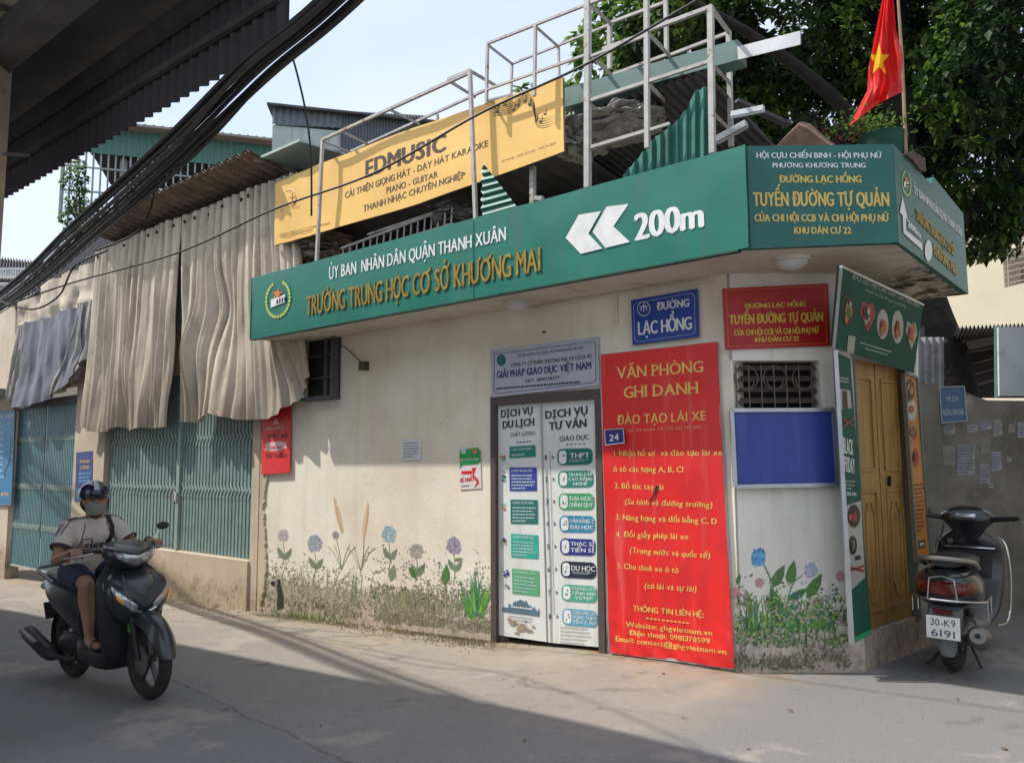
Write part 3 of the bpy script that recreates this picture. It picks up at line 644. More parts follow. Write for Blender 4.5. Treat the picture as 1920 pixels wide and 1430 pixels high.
for i in range(8):
    xa = 1045 + i * 1.3; xb = xa + 66; y = by[i]; hh = 15.5; sk_ = -.03 + .016 * i
    def pill(x0, x1, y, h, r, n=6):
        out = []
        for cx_, s in ((x1 - r, -90), (x1 - r, 0), (x0 + r, 90), (x0 + r, 180)):
            cy_ = y - h + r if s in (-90, 180) else y + h - r
            for j in range(n + 1): a = R(s + 90 * j / n); out.append((cx_ + r * math.cos(a), cy_ + r * math.sin(a)))
        return [(px_, py_ + (px_ - x0) * sk_) for px_, py_ in out]
    poly(A, o1, pill(xa, xb, y, hh, 10), bc[i], lf2, 'button_print'); poly(A, o1 + .002, pill(xa + 3, xa + 17, y, hh - 3, 6), M_LWHITE, lf2, 'icon_print')
    for k in range(3):
        a, b = xa + 6 + rr.uniform(0, 6), y + rr.uniform(-6, 6); poly(A, o1 + .003, [(a, b), (a + 3, b - 1), (a + 2, b + 4)], pal[rr.randrange(4)], lf2, 'small_picture')
    ls = bt[i].split('|'); n = len(ls)
    for j, s_ in enumerate(ls):
        hh2 = {1: 10, 2: 8, 3: 6}[n]; yy = y + (j - (n - 1) / 2) * (hh2 * 1.45) + hh2 / 2 + sk_ * 30 - (3 if n == 1 else 0)
        ww = min(44, 7 * len(s_) * (1.3 if n == 1 else .95)); xm = xa + 42
        text(A, o1 + .002, s_, (xm - ww / 2, yy - sk_ * ww / 2), (xm + ww / 2, yy + sk_ * ww / 2), hh2, M_LWHITE, lf2, .018)
    if n == 1: scribble(A, o1 + .002, xa + 22, (y + 4, y + 4 + sk_ * 40), xa + 60, (y + 9, y + 9 + sk_ * 40), 2, flat('print_faint', (.4, .5, .5)), lf2, .8, .5, i)
    text(A, o1, str(i + 1), (1021 + i * 1.1, y + 5), (1026 + i * 1.1, y + 5), 10, M_INK, lf2, 0)
    xs = 1034 + i * 1.2; poly(A, o1, [(xs, y - 4), (xs + 5, y), (xs, y + 4), (xs + 1.6, y)], M_INK, lf2, 'arrow')
q = MB()
for k in range(75):
    y = 845 + k * 4.1; x = 1030.5 + (y - 845) * .026; poly(A, o1, [(x, y), (x + 1.2, y), (x + 1.2, y + 2), (x, y + 2)], None, None, mb=q)
tag(q.build('dotted_line', M_INK, lf2), kind='stuff')
scribble(A, o1, 1050, (1171, 1175), 1108, (1206, 1210), 5, flat('faded_print', (.50, .48, .44)), lf2, .8, .45, 8); scribble(A, o1, 952, (1150, 1157), 1003, (1168, 1174), 3, flat('faded_print', (.5, .48, .44)), lf1, .8, .45, 4)

# red vinyl banner: slightly billowed sheet
rb = thing('red_banner', A.P(A.uz(1260, 1240)[0], -.05), 'tall red vinyl banner with yellow driving school text right of the white door', 'banner')
L_, Rr = [(1127, 665), (1131, 850), (1136, 1040), (1145, 1222)], [(1345, 641), (1352, 800), (1362, 1000), (1377, 1252)]
def edge(pl, v):
    k = v * (len(pl) - 1); i = min(int(k), len(pl) - 2); f = k - i; return (pl[i][0] + (pl[i + 1][0] - pl[i][0]) * f, pl[i][1] + (pl[i + 1][1] - pl[i][1]) * f)
OB = .034
def rwav(u, z):
    k = max(0, min(1, (1.3 - z) * 1.2))
    return .006 * math.sin(u * 38 + 3 * noise.noise(Vector((u * 4, z * 1.2, 0)))) * k * .6 + .010 * noise.noise(Vector((u * 2.6, z * 2.4, 5))) + (.007 * math.sin((u * .8 + z * 1.3) * 34) * max(0, .45 - z) * 1.6)
def rbp(u, v, o=0):
    a, b = edge(L_, v), edge(Rr, v); p = A.px(a[0] + (b[0] - a[0]) * u, a[1] + (b[1] - a[1]) * u + 1.5 * math.sin(u * 9) * (v > .98), OB)
    return p + A.n * (rwav((p - A.o).dot(A.u), p.z) + o)
q = MB(); q.grid([[rbp(i / 60, j / 70) for i in range(61)] for j in range(71)]); q.grid([[rbp(i / 20, j / 30, -.006) for i in range(21)] for j in range(31)]); q.build('vinyl_sheet', M_RED, rb, smooth=True)
e = MB(); e.bar(A.px(1126, 665, .022), A.px(1144, 1221, .022), .022, .02); e.bar(A.px(1344, 643, .018), A.px(1376, 1250, .018), .02, .02); e.bar(A.px(1126, 667, .018), A.px(1345, 643, .018), .02, .02); e.bar(A.px(1144, 1221, .018), A.px(1377, 1251, .018), .02, .02)
e.build('banner_frame', flat('frame_pale', (.42, .38, .36)), rb)
M_YT = flat('text_yellow', (.78, .50, .12)); OT = OB + .002
for s, x0, y0, x1, y1, h, b, kw in (('VĂN PHÒNG', 1158, 710, 1319, 697, 22, .018, dict(serif=True)), ('GHI DANH', 1170, 746, 1309, 737, 22, .018, dict(serif=True)), ('ĐÀO TẠO LÁI XE', 1157, 796, 1323, 787, 18, 0, {}),
        ('1. Nhận hồ sơ  và đào tạo lái xe', 1151, 855, 1354, 853, 11, 0, {}), ('ô tô các hạng A, B, C1', 1151, 884, 1282, 885, 11, 0, {}), ('2. Bổ túc tay lái', 1153, 915, 1244, 918, 11, 0, {}),
        ('(Sa hình và đường trường)', 1172, 945, 1335, 951, 11, 0, dict(shear=.16)), ('3. Nâng hạng và đổi bằng C, D', 1155, 974, 1344, 982, 11, 0, {}), ('4. Đổi giấy phép lái xe', 1156, 1006, 1290, 1011, 11, 0, {}),
        ('(Trong nước và quốc tế)', 1181, 1036, 1331, 1046, 11, 0, dict(shear=.16)), ('5. Cho thuê xe ô tô', 1158, 1065, 1273, 1074, 11, 0, {}), ('(có lái và tự lái)', 1209, 1102, 1306, 1109, 11, 0, dict(shear=.16)),
        ('THÔNG TIN LIÊN HỆ:', 1187, 1145, 1320, 1157, 11, .018, {}), ('Website: ghgvietnam.vn', 1174, 1174, 1335, 1191, 10, .018, {}), ('Điện thoại: 0981378599', 1180, 1190, 1331, 1206, 10, .018, {}), ('Email: contact@ghgvietnam.vn', 1155, 1201, 1362, 1226, 10, .018, {})):
    text(A, OT, s, (x0, y0), (x1, y1), h, M_YT, rb, max(b, .018), drape=rwav, **kw)
text(A, OT, 'Uy tín, an toàn và tối ưu chi phí', (1157, 810), (1315, 802), 6, flat('text_faint', (.75, .30, .16)), rb, .018, shear=.2, drape=rwav)
for i in range(11): poly(A, OT, [(1211 + 7.6 * i, 1157 + .9 * i), (1216 + 7.6 * i, 1157.5 + .9 * i), (1216 + 7.6 * i, 1160 + .9 * i), (1211 + 7.6 * i, 1159.5 + .9 * i)], M_YT, rb, 'dash')
for i in range(7): poly(A, OT, [(1212 + 12 * i, 1161 + 1.4 * i), (1214 + 12 * i, 1161 + 1.4 * i), (1214 + 12 * i, 1161.5 + 1.4 * i)], M_YT, rb, 'dash') if False else None
poly(A, OT + .003, [(1231, 908), (1235, 911), (1229, 925), (1222, 938), (1215, 943), (1224, 928)], M_DARKIN, rb, 'torn_slit')
np_ = board(A, .068, [(1134, 806), (1169, 803), (1171, 830), (1136, 834)], .008, flat('plate_navy', (.03, .035, .17), .35), 'house_number', 'small navy house number plate reading 24 on the red banner', 'house number', edge=flat('plate_edge', (.5, .5, .55)), bw=.006)
text(A, .0705, '24', (1143, 827), (1160, 825), 13, M_LWHITE, np_, .018)
ss = board(A, .035, [(1183, 563), (1307, 541), (1310, 631), (1186, 647)], .015, flat('plate_blue', (.014, .055, .30), .35), 'street_sign', 'blue street name plate with white border above the red banner', 'street sign')
e = MB(); pts = [(1193, 568), (1297, 549), (1302, 556), (1303.5, 621), (1300, 626), (1196, 641), (1190, 635), (1188, 574)]
for i in range(8): e.bar(A.px(*pts[i], .037), A.px(*pts[(i + 1) % 8], .037), .004, .002, up=A.n)
e.build('border_line', flat('border_pale', (.35, .42, .62)), ss)
text(A, .038, 'ĐƯỜNG', (1232, 582), (1292, 574), 15, M_LWHITE, ss, .04); text(A, .038, 'LẠC HỒNG', (1197, 628), (1297, 617), 25, M_LWHITE, ss, .04, space=.06)
e = MB(); e.tube([A.px(1207 + 12 * math.cos(R(20 * i)), 579 - 13 * math.sin(R(20 * i)) , .037) for i in range(18)], .003, 4, closed=True)
for dx, y0, y1 in ((-6, 583, 573), (0, 585, 569), (6, 582, 572)): e.bar(A.px(1207 + dx, y0, .037), A.px(1207 + dx * .4, y1, .037), .006, .003, up=A.n)
e.bar(A.px(1199, 576, .037), A.px(1215, 574, .037), .006, .003, up=A.n); e.build('city_emblem', M_LWHITE, ss)

# ---------------- things on wall B
rs = board(B, .03, [(1355, 541), (1553, 531), (1557, 648), (1361, 655)], .018, flat('plate_red', (.42, .012, .016), .4), 'red_notice', 'red self-managed road notice with yellow text above the grilled window', 'sign')
e = MB(); pts = [(1361, 545), (1547, 536), (1550, 643), (1366, 650)]
for i in range(4): e.bar(B.px(*pts[i], .032), B.px(*pts[(i + 1) % 4], .032), .005, .002, up=B.n)
e.build('border_line', flat('border_orange', (.62, .17, .04)), rs)
M_YR = flat('text_lemon', (.66, .50, .06)); M_OR = flat('text_orange', (.5, .09, .03))
for s, x0, y0, x1, y1, h, mm, b in (('HỘI CỰU CHIẾN BINH - HỘI PHỤ NỮ', 1400, 555, 1504, 550, 5, M_OR, .018), ('PHƯỜNG KHƯƠNG TRUNG', 1413, 563, 1493, 559, 5, M_OR, .018), ('ĐƯỜNG LẠC HỒNG', 1397, 578, 1511, 574, 8.5, M_YR, .04), ('TUYẾN ĐƯỜNG TỰ QUẢN', 1368, 608, 1543, 602, 18, M_YR, .04), ('CỦA CHI HỘI CCB VÀ CHI HỘI PHỤ NỮ', 1377, 629, 1535, 624, 11, M_YR, .04), ('KHU DÂN CƯ 22', 1416, 641, 1498, 639, 9, M_YR, .04)):
    text(B, .033, s, (x0, y0), (x1, y1), h, mm, rs, b, space=.07)
bb = board(B, .05, [(1371, 769), (1562, 768), (1571, 908), (1378, 912)], .03, dirty_paint('board_blue', (.022, .045, .25), (.03, .055, .27), .4, 1.5, dirt=(.10, .13, .32), amt=.5), 'notice_board', 'empty blue notice board in an aluminium frame below the window grille', 'notice board', edge=M_ALU, bw=.028)

# ---------------- side C: door, boards
t = thing('wooden_door', C.P((cdl + cdr) / 2, cdb), 'brown two-leaf wooden door with carved panels between the cafe banners', 'door')
mid = (cdl + cdr) / 2 - .02
for k, (a, b) in enumerate(((cdl, mid), (mid + .006, cdr))):
    q = MB(); q.fbox(C, a + .01, b, cdb, cdt, -.07, -.035); lf = q.build('door_leaf', M_WOOD, t)
    wd = b - a
    q = MB()
    for z0, z1 in ((cdb + .12, cdb + 1.02), (cdb + 1.16, cdt - .12)):
        x0, x1 = a + wd * .2, b - wd * .16
        for za, zb, xa, xb in ((z0, z0 + .02, x0, x1), (z1 - .02, z1, x0, x1), (z0 + .02, z1 - .02, x0, x0 + .02), (z0 + .02, z1 - .02, x1 - .02, x1)): q.fbox(C, xa, xb, za, zb, -.035, -.022)
    q.build('panel_moulding', M_WOOD, lf)
    x0, x1 = a + wd * .32, b - wd * .28; zz0, zz1 = cdb + .2, cdb + .92; xm = (x0 + x1) / 2; d = (x1 - x0)
    q = MB(); q.tube([C.P(x, z, -.03) for x, z in ((x0, zz0 + .1), (x0 + .2 * d, zz0 + .06), (x0 + .28 * d, zz0), (x1 - .28 * d, zz0), (x1 - .2 * d, zz0 + .06), (x1, zz0 + .1), (x1, zz1 - .1), (x1 - .2 * d, zz1 - .06), (x1 - .28 * d, zz1), (x0 + .28 * d, zz1), (x0 + .2 * d, zz1 - .06), (x0, zz1 - .1))], .009, 6, closed=True); q.build('carved_panel', M_WOOD, lf)
q = MB(); q.bar(C.px(1668, 892, -.02), C.px(1668, 911, -.02), .03, .012); q.build('door_handle', M_DARKIN, t)
M_FGR = flat('frame_greygreen', (.10, .14, .125)); q = MB()
q.fbox(C, cdl - .01, cdl + .009, cdb, cdt, -.06, .012); q.fbox(C, cdr, cdr + .05, cdb - .02, cdt, -.06, .02); q.build('door_frame', M_FGR, t)
# tilted cafe board
tl, tr, br, bl_ = C.px(1577, 500, .34), C.px(1731, 572, .34), C.px(1713, 700, .07), C.px(1563, 652, .07)
cb = thing('cafe_sign', (bl_ + br) / 2, 'dark green cafe board tilted out above the wooden door with round food pictures', 'sign')
xax = (br - bl_).normalized(); zax = ((tl + tr) / 2 - (bl_ + br) / 2); zax = (zax - xax * zax.dot(xax)).normalized(); nax = xax.cross(zax)
q = MB(); q.slab([bl_, br, tr, tl], nax, .03); M_CG = dirty_paint('cafe_green', (.008, .075, .05), (.007, .06, .04), .75, amt=.1); q.build('board', M_CG, cb)
q = MB(); q.bar(bl_, tl, .02); q.bar(tl, tr, .015); q.build('edge_frame', M_ALU, cb)
class Tilt(Frame):
    def __init__(s): s.o = bl_; s.u = xax; s.n = nax; s.z = zax
TF = Tilt()
def ttext(s, p0, p1, h, m, bold, sp=.1):
    lay, wid = layout(s, bold, sp); a, b = TF.px(*p0, .004), TF.px(*p1, .004); up = TF.px(p0[0], p0[1] - h, .004) - a; up = zax * up.length; q = MB()
    for ch, vs, fs in lay: q.add([a.lerp(b, x / wid) + up * y for x, y in vs], fs)
    tag(q.build('lettering', m, cb), kind='stuff')
M_CT = flat('cafe_text', (.33, .40, .33)); ttext('BÊN & GIỚI THIỆU CAFE XANH - SÂN THIÊN NHIÊN', (1597, 522), (1723, 577), 8, M_CT, .018); ttext('Chuyên các món ăn ngon và đồ uống', (1622, 545), (1698, 577), 4, M_CT, .018)
def food(fr, off, c, rx, ry, pal, parent, seed, shape='oval', name='food_picture'):
    if shape == 'oval': oval(fr, off, c, rx, ry, pal[0], parent, name)
    else: poly(fr, off, [(c[0], c[1] + ry), (c[0] - rx, c[1] - ry * .2), (c[0] - rx * .7, c[1] - ry * .8), (c[0], c[1] - ry * .6), (c[0] + rx * .7, c[1] - ry * .7), (c[0] + rx, c[1])], pal[0], parent, name)
    rn = random.Random(seed)
    for k in range(9):
        a = rn.uniform(0, 6.28); r = rn.uniform(0, .55); x, y = c[0] + rx * r * math.cos(a), c[1] + ry * r * math.sin(a); s = rn.uniform(.15, .4)
        poly(fr, off + .0008 * (k + 1), [(x + rx * s * math.cos(R(60 * i + rn.uniform(-20, 20))), y + ry * s * math.sin(R(60 * i))) for i in range(6)], pal[1 + rn.randrange(len(pal) - 1)], parent, name)
fR, fW, fG, fB, fO = flat('food_red', (.28, .035, .03)), flat('food_white', (.36, .35, .31)), flat('food_leaf', (.06, .09, .03)), flat('food_dark', (.03, .025, .015)), flat('food_orange', (.34, .15, .05))
for c, rx, ry, pl, sh in (((1590, 581), 13, 31, [fB, fG, fW, fO], 'oval'), ((1627, 591), 15, 33, [fR, fW, fB, fR], 'tri'), ((1655, 608), 11, 28, [fW, fR, fR, fO], 'oval'), ((1683, 613), 11, 31, [fW, fR, fB, fO], 'oval'), ((1709, 626), 11, 30, [fW, fO, fR, fO], 'tri')):
    food(TF, .003, c, rx, ry, pl, cb, int(c[0]), sh)
poly(TF, .004, [(1591, 628), (1604, 631), (1601, 664), (1588, 660)], fW, cb, 'label_sticker')
q = MB(); q.add([TF.px(1613, 641, .003), TF.px(1672, 659, .003), TF.px(1671, 661, .003), TF.px(1613, 643, .003)], [(0, 1, 2, 3)]); q.add([TF.px(1622, 652, .003), TF.px(1664, 664, .003), TF.px(1664, 666, .003), TF.px(1622, 654, .003)], [(0, 1, 2, 3)]); q.build('small_print', M_CT, cb)
# narrow banners
bn = board(C, .035, [(1566, 660), (1594, 672), (1634, 1188), (1597, 1207)], .02, M_CG, 'black_friday_banner', 'narrow dark green sale banner left of the wooden door', 'banner')
q = MB(); q.bar(C.px(1565, 650, .045), C.px(1597, 1207, .045), .026, .03); q.build('edge_frame', M_ALU, bn)
text(C, .038, 'BLACK', (1582, 849), (1600, 853), 32, M_LWHITE, bn, .018, h1=30); text(C, .038, 'FRIDAY', (1584, 883), (1603, 888), 30, M_LWHITE, bn, .018, h1=30); text(C, .038, '30% OFF', (1588, 928), (1606, 930), 7, M_LWHITE, bn, .018)
poly(C, .038, [(1572, 728), (1594, 732), (1597, 765), (1575, 768)], fW, bn, 'cup_picture'); poly(C, .039, [(1579, 732), (1588, 733), (1590, 766), (1580, 767)], fB, bn, 'cup_picture')
def rib(a, b, w, m, par, fr=C, off=.04, name='ribbon'): q = MB(); q.bar(fr.px(*a, off), fr.px(*b, off), w, .002, up=fr.n); q.build(name, m, par)
rib((1573, 780), (1602, 800), .012, fR, bn); rib((1575, 806), (1602, 782), .012, fR, bn)
poly(C, .0375, [(1586, 948), (1614, 938), (1622, 1082), (1594, 1108), (1588, 1010)], fW, bn, 'white_panel')
food(C, .039, (1601, 967), 12, 22, [fB, fR, fR, fG, fO], bn, 4); food(C, .039, (1599, 1022), 8, 18, [fB, fG, fW], bn, 5)
rib((1592, 1063), (1620, 1070), .014, fR, bn); rib((1592, 1070), (1620, 1060), .014, fR, bn)
poly(C, .0395, [(1603, 1042), (1614, 1040), (1614, 1048), (1603, 1050)], M_INK, bn, 'tag_print'); poly(C, .038, [(1598, 1196), (1634, 1178), (1634, 1187), (1598, 1206)], flat('print_bright_green', (.03, .33, .12)), bn, 'foot_stripe')
scribble(C, .038, 1570, (704, 708), 1592, (716, 719), 2, M_CT, bn, 1, .5); scribble(C, .038, 1584, (898, 899), 1604, (918, 920), 3, M_CT, bn, .7, .35, 2)
ob = board(C, .035, [(1694, 700), (1718, 708), (1743, 1045), (1718, 1055)], .02, flat('banner_orange', (.42, .17, .035)), 'orange_menu_banner', 'narrow orange food menu banner right of the wooden door', 'banner', edge=MC['frame_greygreen'], bw=.018)
food(C, .038, (1706, 732), 9, 22, [fB, fG, fG, fO], ob, 11); food(C, .038, (1710, 768), 9, 20, [fW, fR, fB, fO], ob, 12); food(C, .038, (1713, 810), 9, 22, [fO, fR, fO, fG], ob, 13); food(C, .038, (1717, 858), 6, 18, [fR, fB, fR], ob, 14)
scribble(C, .038, 1712, (905, 903), 1733, (1000, 996), 12, flat('menu_brown', (.16, .06, .02)), ob, .8, .55, 6); poly(C, .038, [(1722, 1014), (1734, 1011), (1735, 1025), (1723, 1028)], fB, ob, 'logo_print'); poly(C, .039, [(1724, 1017), (1732, 1015), (1733, 1022), (1725, 1024)], fW, ob, 'logo_print')

# ---------------- posters on wall A, left half
pp = board(A, .008, [(752, 825), (789, 822), (790, 861), (753, 864)], .003, flat('paper_white', (.66, .67, .72)), 'paper_notice', 'small white paper notice stuck on the shaded plaster', 'poster')
scribble(A, .010, 756, (829, 827), 786, (860, 857), 6, M_INK, pp, .7, .3, 4)
pg = board(A, .008, [(861, 840), (900, 838), (903, 915), (862, 918)], .003, flat('paper_pink', (.72, .62, .62)), 'delivery_poster', 'small green and white delivery poster with a red map beside the door', 'poster')
poly(A, .010, [(862, 843), (896, 839), (901, 846), (901, 865), (896, 870), (868, 872), (862, 878)], flat('poster_green', (.03, .32, .08)), pg, 'print_block')
text(A, .012, 'SIÊU NHẬN HÀNG', (863, 864), (898, 862), 4, M_LWHITE, pg, .018); oval(A, .012, (869, 846), 5, 5, flat('print_pale', (.5, .6, .5)), pg, 'round_mark'); oval(A, .012, (890, 846), 5, 4, MC['print_orange'], pg, 'round_mark')
text(A, .010, 'RẺ NHẤT', (863, 904), (889, 901), 8, flat('print_crimson', (.62, .02, .03)), pg, .04); poly(A, .010, [(865, 883), (885, 882), (885, 888), (865, 889)], MC['print_crimson'], pg, 'print_block')
poly(A, .010, [(884, 877), (893, 876), (890, 884), (888, 890), (896, 898), (898, 905), (892, 912), (889, 914), (894, 904), (886, 893), (886, 884)], MC['print_crimson'], pg, 'map_print')
scribble(A, .010, 866, (909, 908), 880, (913, 912), 1, M_INK, pg, 1, .5)
FL = Frame(A.P(UL, 0), DA)
pr = board(A, .040, [(491, 770), (545, 762), (543, 886), (490, 889)], .008, flat('poster_red', (.72, .035, .035), .4), 'red_poster', 'red challenge poster hanging under the curtain edge on the pillar', 'poster')
text(A, .042, 'Đừng ôm giấc mơ', (500, 806), (532, 802), 5, M_LWHITE, pr, .018); text(A, .042, 'THẤT BẠI', (501, 823), (540, 820), 9, M_INK, pr, .018); text(A, .042, 'THỬ THÁCH', (497, 859), (537, 858), 9, M_INK, pr, .018)
poly(A, .042, [(496, 832), (502, 831), (502, 829), (530, 827), (531, 829), (538, 828), (535, 834), (538, 840), (530, 841), (530, 844), (503, 846), (502, 843), (496, 844), (499, 838)], flat('ribbon_pale', (.75, .5, .48)), pr, 'ribbon_print'); text(A, .044, 'HƠN', (507, 842), (527, 841), 6, M_RED, pr, .04)
poly(A, .042, [(512, 795), (518, 783), (523, 794)], flat('ribbon_pale', (.75, .5, .48)), pr, 'triangle_print')
# ================================================================== corrugated sheet helper
def corr(mb, p00, p10, p01, waves, amp, n, rows=1, per=6, rag0=0, rag1=0, seed=0, shape=None):
    """sheet from p00 along p10 (waves across) and p01 (ridge direction)"""
    rn = random.Random(seed); p00, p10, p01 = Vector(p00), Vector(p10), Vector(p01); N_ = int(waves * per); r = []
    for j in range(rows + 1):
        row = []
        for i in range(N_ + 1):
            a = i / N_; v = j / rows; p = p00 + (p10 - p00) * a + (p01 - p00) * v + Vector(n) * (amp * math.sin(2 * math.pi * waves * a))
            row.append(p)
        r.append(row)
    mb.grid(r)
# ================================================================== curtained house
HE = 5.02                                            # eave height
u_a, u_b = A.uz(515, 330)[0] + .4, A.uz(222, 440)[0]; zlw = A.uz(95, 530)[1]
house = thing('curtained_house', A.P(-9, -.4), 'old house with green folding shutters half covered by long dirty beige curtains', 'building')
ur, ul = A.uz(476, 900)[0], A.uz(197, 900)[0]; vb, va = A.uz(140, 900)[0], A.uz(22, 900)[0]
zs0 = A.uz(473, 1048)[1]; zs1 = 2.75; us1 = ur - .05
M_W2 = plaster('plaster_house', (.60, .51, .40), (.46, .39, .30), .0, streak=.5)
q = MB(); q.fbox(A, ur, UL - .002, -1.2, HE - .1, -.2, .03); q.fbox(A, vb, ul, -1.2, 2.85, -.2, .03); q.fbox(A, -17, va, -1.2, 2.85, -.2, .03); q.fbox(A, ul, ur, 2.75, HE - .1, -.2, -.01); q.fbox(A, u_b - .1, ul, 2.85, HE - .1, -.2, -.01); q.fbox(A, -17, u_b - .1, 2.85, zlw, -.2, -.01)
q.build('wall', M_W2, house)
q = MB(); q.fbox(A, ul, ur, -1.2, zs0 - .02, -.2, .06); q.build('threshold_wall', M_BASE, house)
q = MB(); q.fbox(A, u_b, UL, -.5, HE - .15, -3.2, -3.0); q.fbox(A, u_b, UL, 4.7, 4.8, -3.0, -.2); q.build('back_wall', M_DARKIN, house)
q = MB(); q.fbox(A, ul, ur, 0, 2.75, -.6, -.5); q.build('dark_inside', M_DARKIN, house)
M_SHPOST = MC['shutter_pale']
def shutter(u0, u1, z0, z1, n, label, open_=1.0, off=-.06, lat=(.86, .62, .34), mslat=None):
    t = thing('folding_shutter', A.P((u0 + u1) / 2, z0), label, 'shutter', 'folding steel shutters'); w = (u1 - u0) / n
    sl = MB(); k = len(sl.v)
    # one U channel slat as shared mesh
    sl.add([Vector((x, z, y)) for z in (0, z1 - z0) for x, y in ((-w * .36, 0), (-w * .30, .018), (w * .30, .018), (w * .36, 0), (w * .22, .006), (-w * .22, .006))], [(i, (i + 1) % 6, (i + 1) % 6 + 6, i + 6) for i in range(6)])
    me = None
    for i in range(n):
        u = u0 + w * (i + .5); M = Matrix.Translation(A.P(u, z0, off) - WL[t.name]) @ Matrix((A.u, A.z, A.n)).transposed().to_4x4()
        if me is None:
            o = sl.build('slat', mslat or M_SHUT, None); me = o.data
        else: o = bpy.data.objects.new('slat', me); COL.objects.link(o)
        o.parent = t; o.matrix_local = M
    H = z1 - z0
    for f in lat:                                     # scissor lattice: every link a flat bar
        for i in range(n - 1):
            a, b = u0 + w * (i + .5), u0 + w * (i + 1.5); zc = z0 + H * f; d = min(.075, w * 1.0) * open_ + .02
            m = MB(); m.bar(A.P(a, zc + d, off + .024), A.P(b, zc - d * .2, off + .026), .022, .004, up=A.n); m.bar(A.P(a, zc - d, off + .030), A.P(b, zc + d * .2, off + .032), .022, .004, up=A.n); m.build('lattice_link', M_SHPOST, t)
    q = MB(); q.fbox(A, u0 - .01, u1 + .01, z0 - .03, z0 - .002, off - .02, off + .03); q.build('bottom_rail', M_STEEL, t)
    return t
mid = A.uz(332, 900)[0]
for u0, u1, lb in ((mid + .035, ur - .06, 'pale green folding shutter leaf nearest the red poster, below the wide curtain'), (ul + .03, mid - .035, 'pale green folding shutter leaf behind the rider, left of the steel centre post')):
    shutter(u0, u1, zs0 - .01, zs1, 22, lb)
t = thing('shutter_post', A.P(mid, zs0), 'pale steel meeting post between the two green shutter leaves', 'post')
q = MB(); q.fbox(A, mid - .034, mid - .004, zs0 - .01, zs1, -.07, -.01); q.fbox(A, mid + .004, mid + .034, zs0 - .01, zs1, -.07, -.008); q.build('post', MC['shutter_pale'], t); MB().fbox(A, mid - .05, mid + .01, 1.0, 1.12, -.008, .01).build('lock_box', M_STEEL, t)
M_SHUT2 = dirty_paint('shutter_teal', (.11, .225, .24), (.085, .18, .19), .5, 6, amt=.4)
m2 = A.uz(76, 900)[0]; z20 = A.uz(80, 1070)[1]; z21 = A.uz(80, 762)[1]
for u0, u1, lb in ((m2 + .02, vb - .03, 'closed teal folding shutter, right leaf, beside the dark blue poster'), (va + .03, m2 - .02, 'closed teal folding shutter, left leaf, beside the bright blue price board')):
    shutter(u0, u1, z20, z21, 20, lb, open_=.4, lat=(.8, .5, .25), mslat=M_SHUT2)
q = MB(); q.fbox(A, va, vb, z21 + .002, z21 + .12, -.07, .05); tag(q.build('shutter_box', M_TIND), 'dark lintel box over the teal shutters', 'lintel')
# dark barred window under the sign's left end
t = thing('side_window', A.P(UL, 2.0), 'dark barred window half hidden by the curtain end under the green sign', 'window')
zz0, zz1 = A.uz(600, 745)[1], 2.95; a, b = A.uz(566, 700, .12)[0], A.uz(623, 700, .12)[0]
q = MB(); q.fbox(A, a, b, zz0, zz1, .01, .03); q.build('dark_pane', M_DARKIN, t)
q = MB(); q.fbox(A, a, b, zz0 - .04, zz0, 0.0, .13); q.fbox(A, b - .04, b, zz0, zz1, .03, .12); q.fbox(A, b - .22, b - .16, zz0, zz1, .03, .07); q.build('window_frame', M_TIND, t)
for i in range(3): MB().fbox(A, a, b - .04, zz0 + .2 + .25 * i, zz0 + .215 + .25 * i, .08, .095).build('window_bar', M_TIND, t)
# eave
ev = thing('tile_eave', A.P(-9, HE), 'brown corrugated overhanging eave above the beige curtains', 'eave')
g = NG('eave_brown', .9, .2); cc = g.mix((.26, .205, .165), (.16, .13, .11), g.noise(3, 7, .65, lo=.4, hi=.62)); 
v1 = g.vor(9); cc = g.mix(cc, (.07, .055, .05), g.rng(v1, 0, .05, .8, 0)); M_EAVE = g.done(cc, g.noise(30, 4, .6), .4, .01)
q = MB(); corr(q, A.P(u_b, HE + .0, 0), A.P(u_a, HE + .0, 0), A.P(u_b, HE + .10, .62), abs(u_b - u_a) / .19, .026, (0, 0, 1), rows=6)
corr(q, A.P(u_b, HE + .035, 0), A.P(u_a, HE + .035, 0), A.P(u_b, HE + .13, .60), abs(u_b - u_a) / .19, .026, (0, 0, 1), rows=2)
q.build('roof_sheet', M_EAVE, ev, smooth=True)
q = MB(); q.fbox(A, u_b, u_a, HE - .13, HE - .03, .005, .10); q.build('gutter', M_STEELD, ev)
q = MB(); corr(q, A.P(u_b, HE + .04, 0), A.P(u_a, HE + .04, 0), A.P(u_b, HE + .95, -3.2), abs(u_b - u_a) / .19, .026, (0, 0, 1), rows=2); q.build('roof_sheet', M_TIND, ev, smooth=True)
# flat pale tin strip right of the eave
q = MB(); q.slab([A.P(u_a - .2, HE + .10, .45), A.P(u_a + .75, HE + .10, .45), A.P(u_a + .75, HE + .14, -.2), A.P(u_a - .2, HE + .14, -.2)], (0, 0, 1), .03); tag(q.build('tin_strip', flat('tin_pale', (.38, .47, .45))), 'pale grey-green tin sheet at the right end of the brown eave', 'roof sheet')

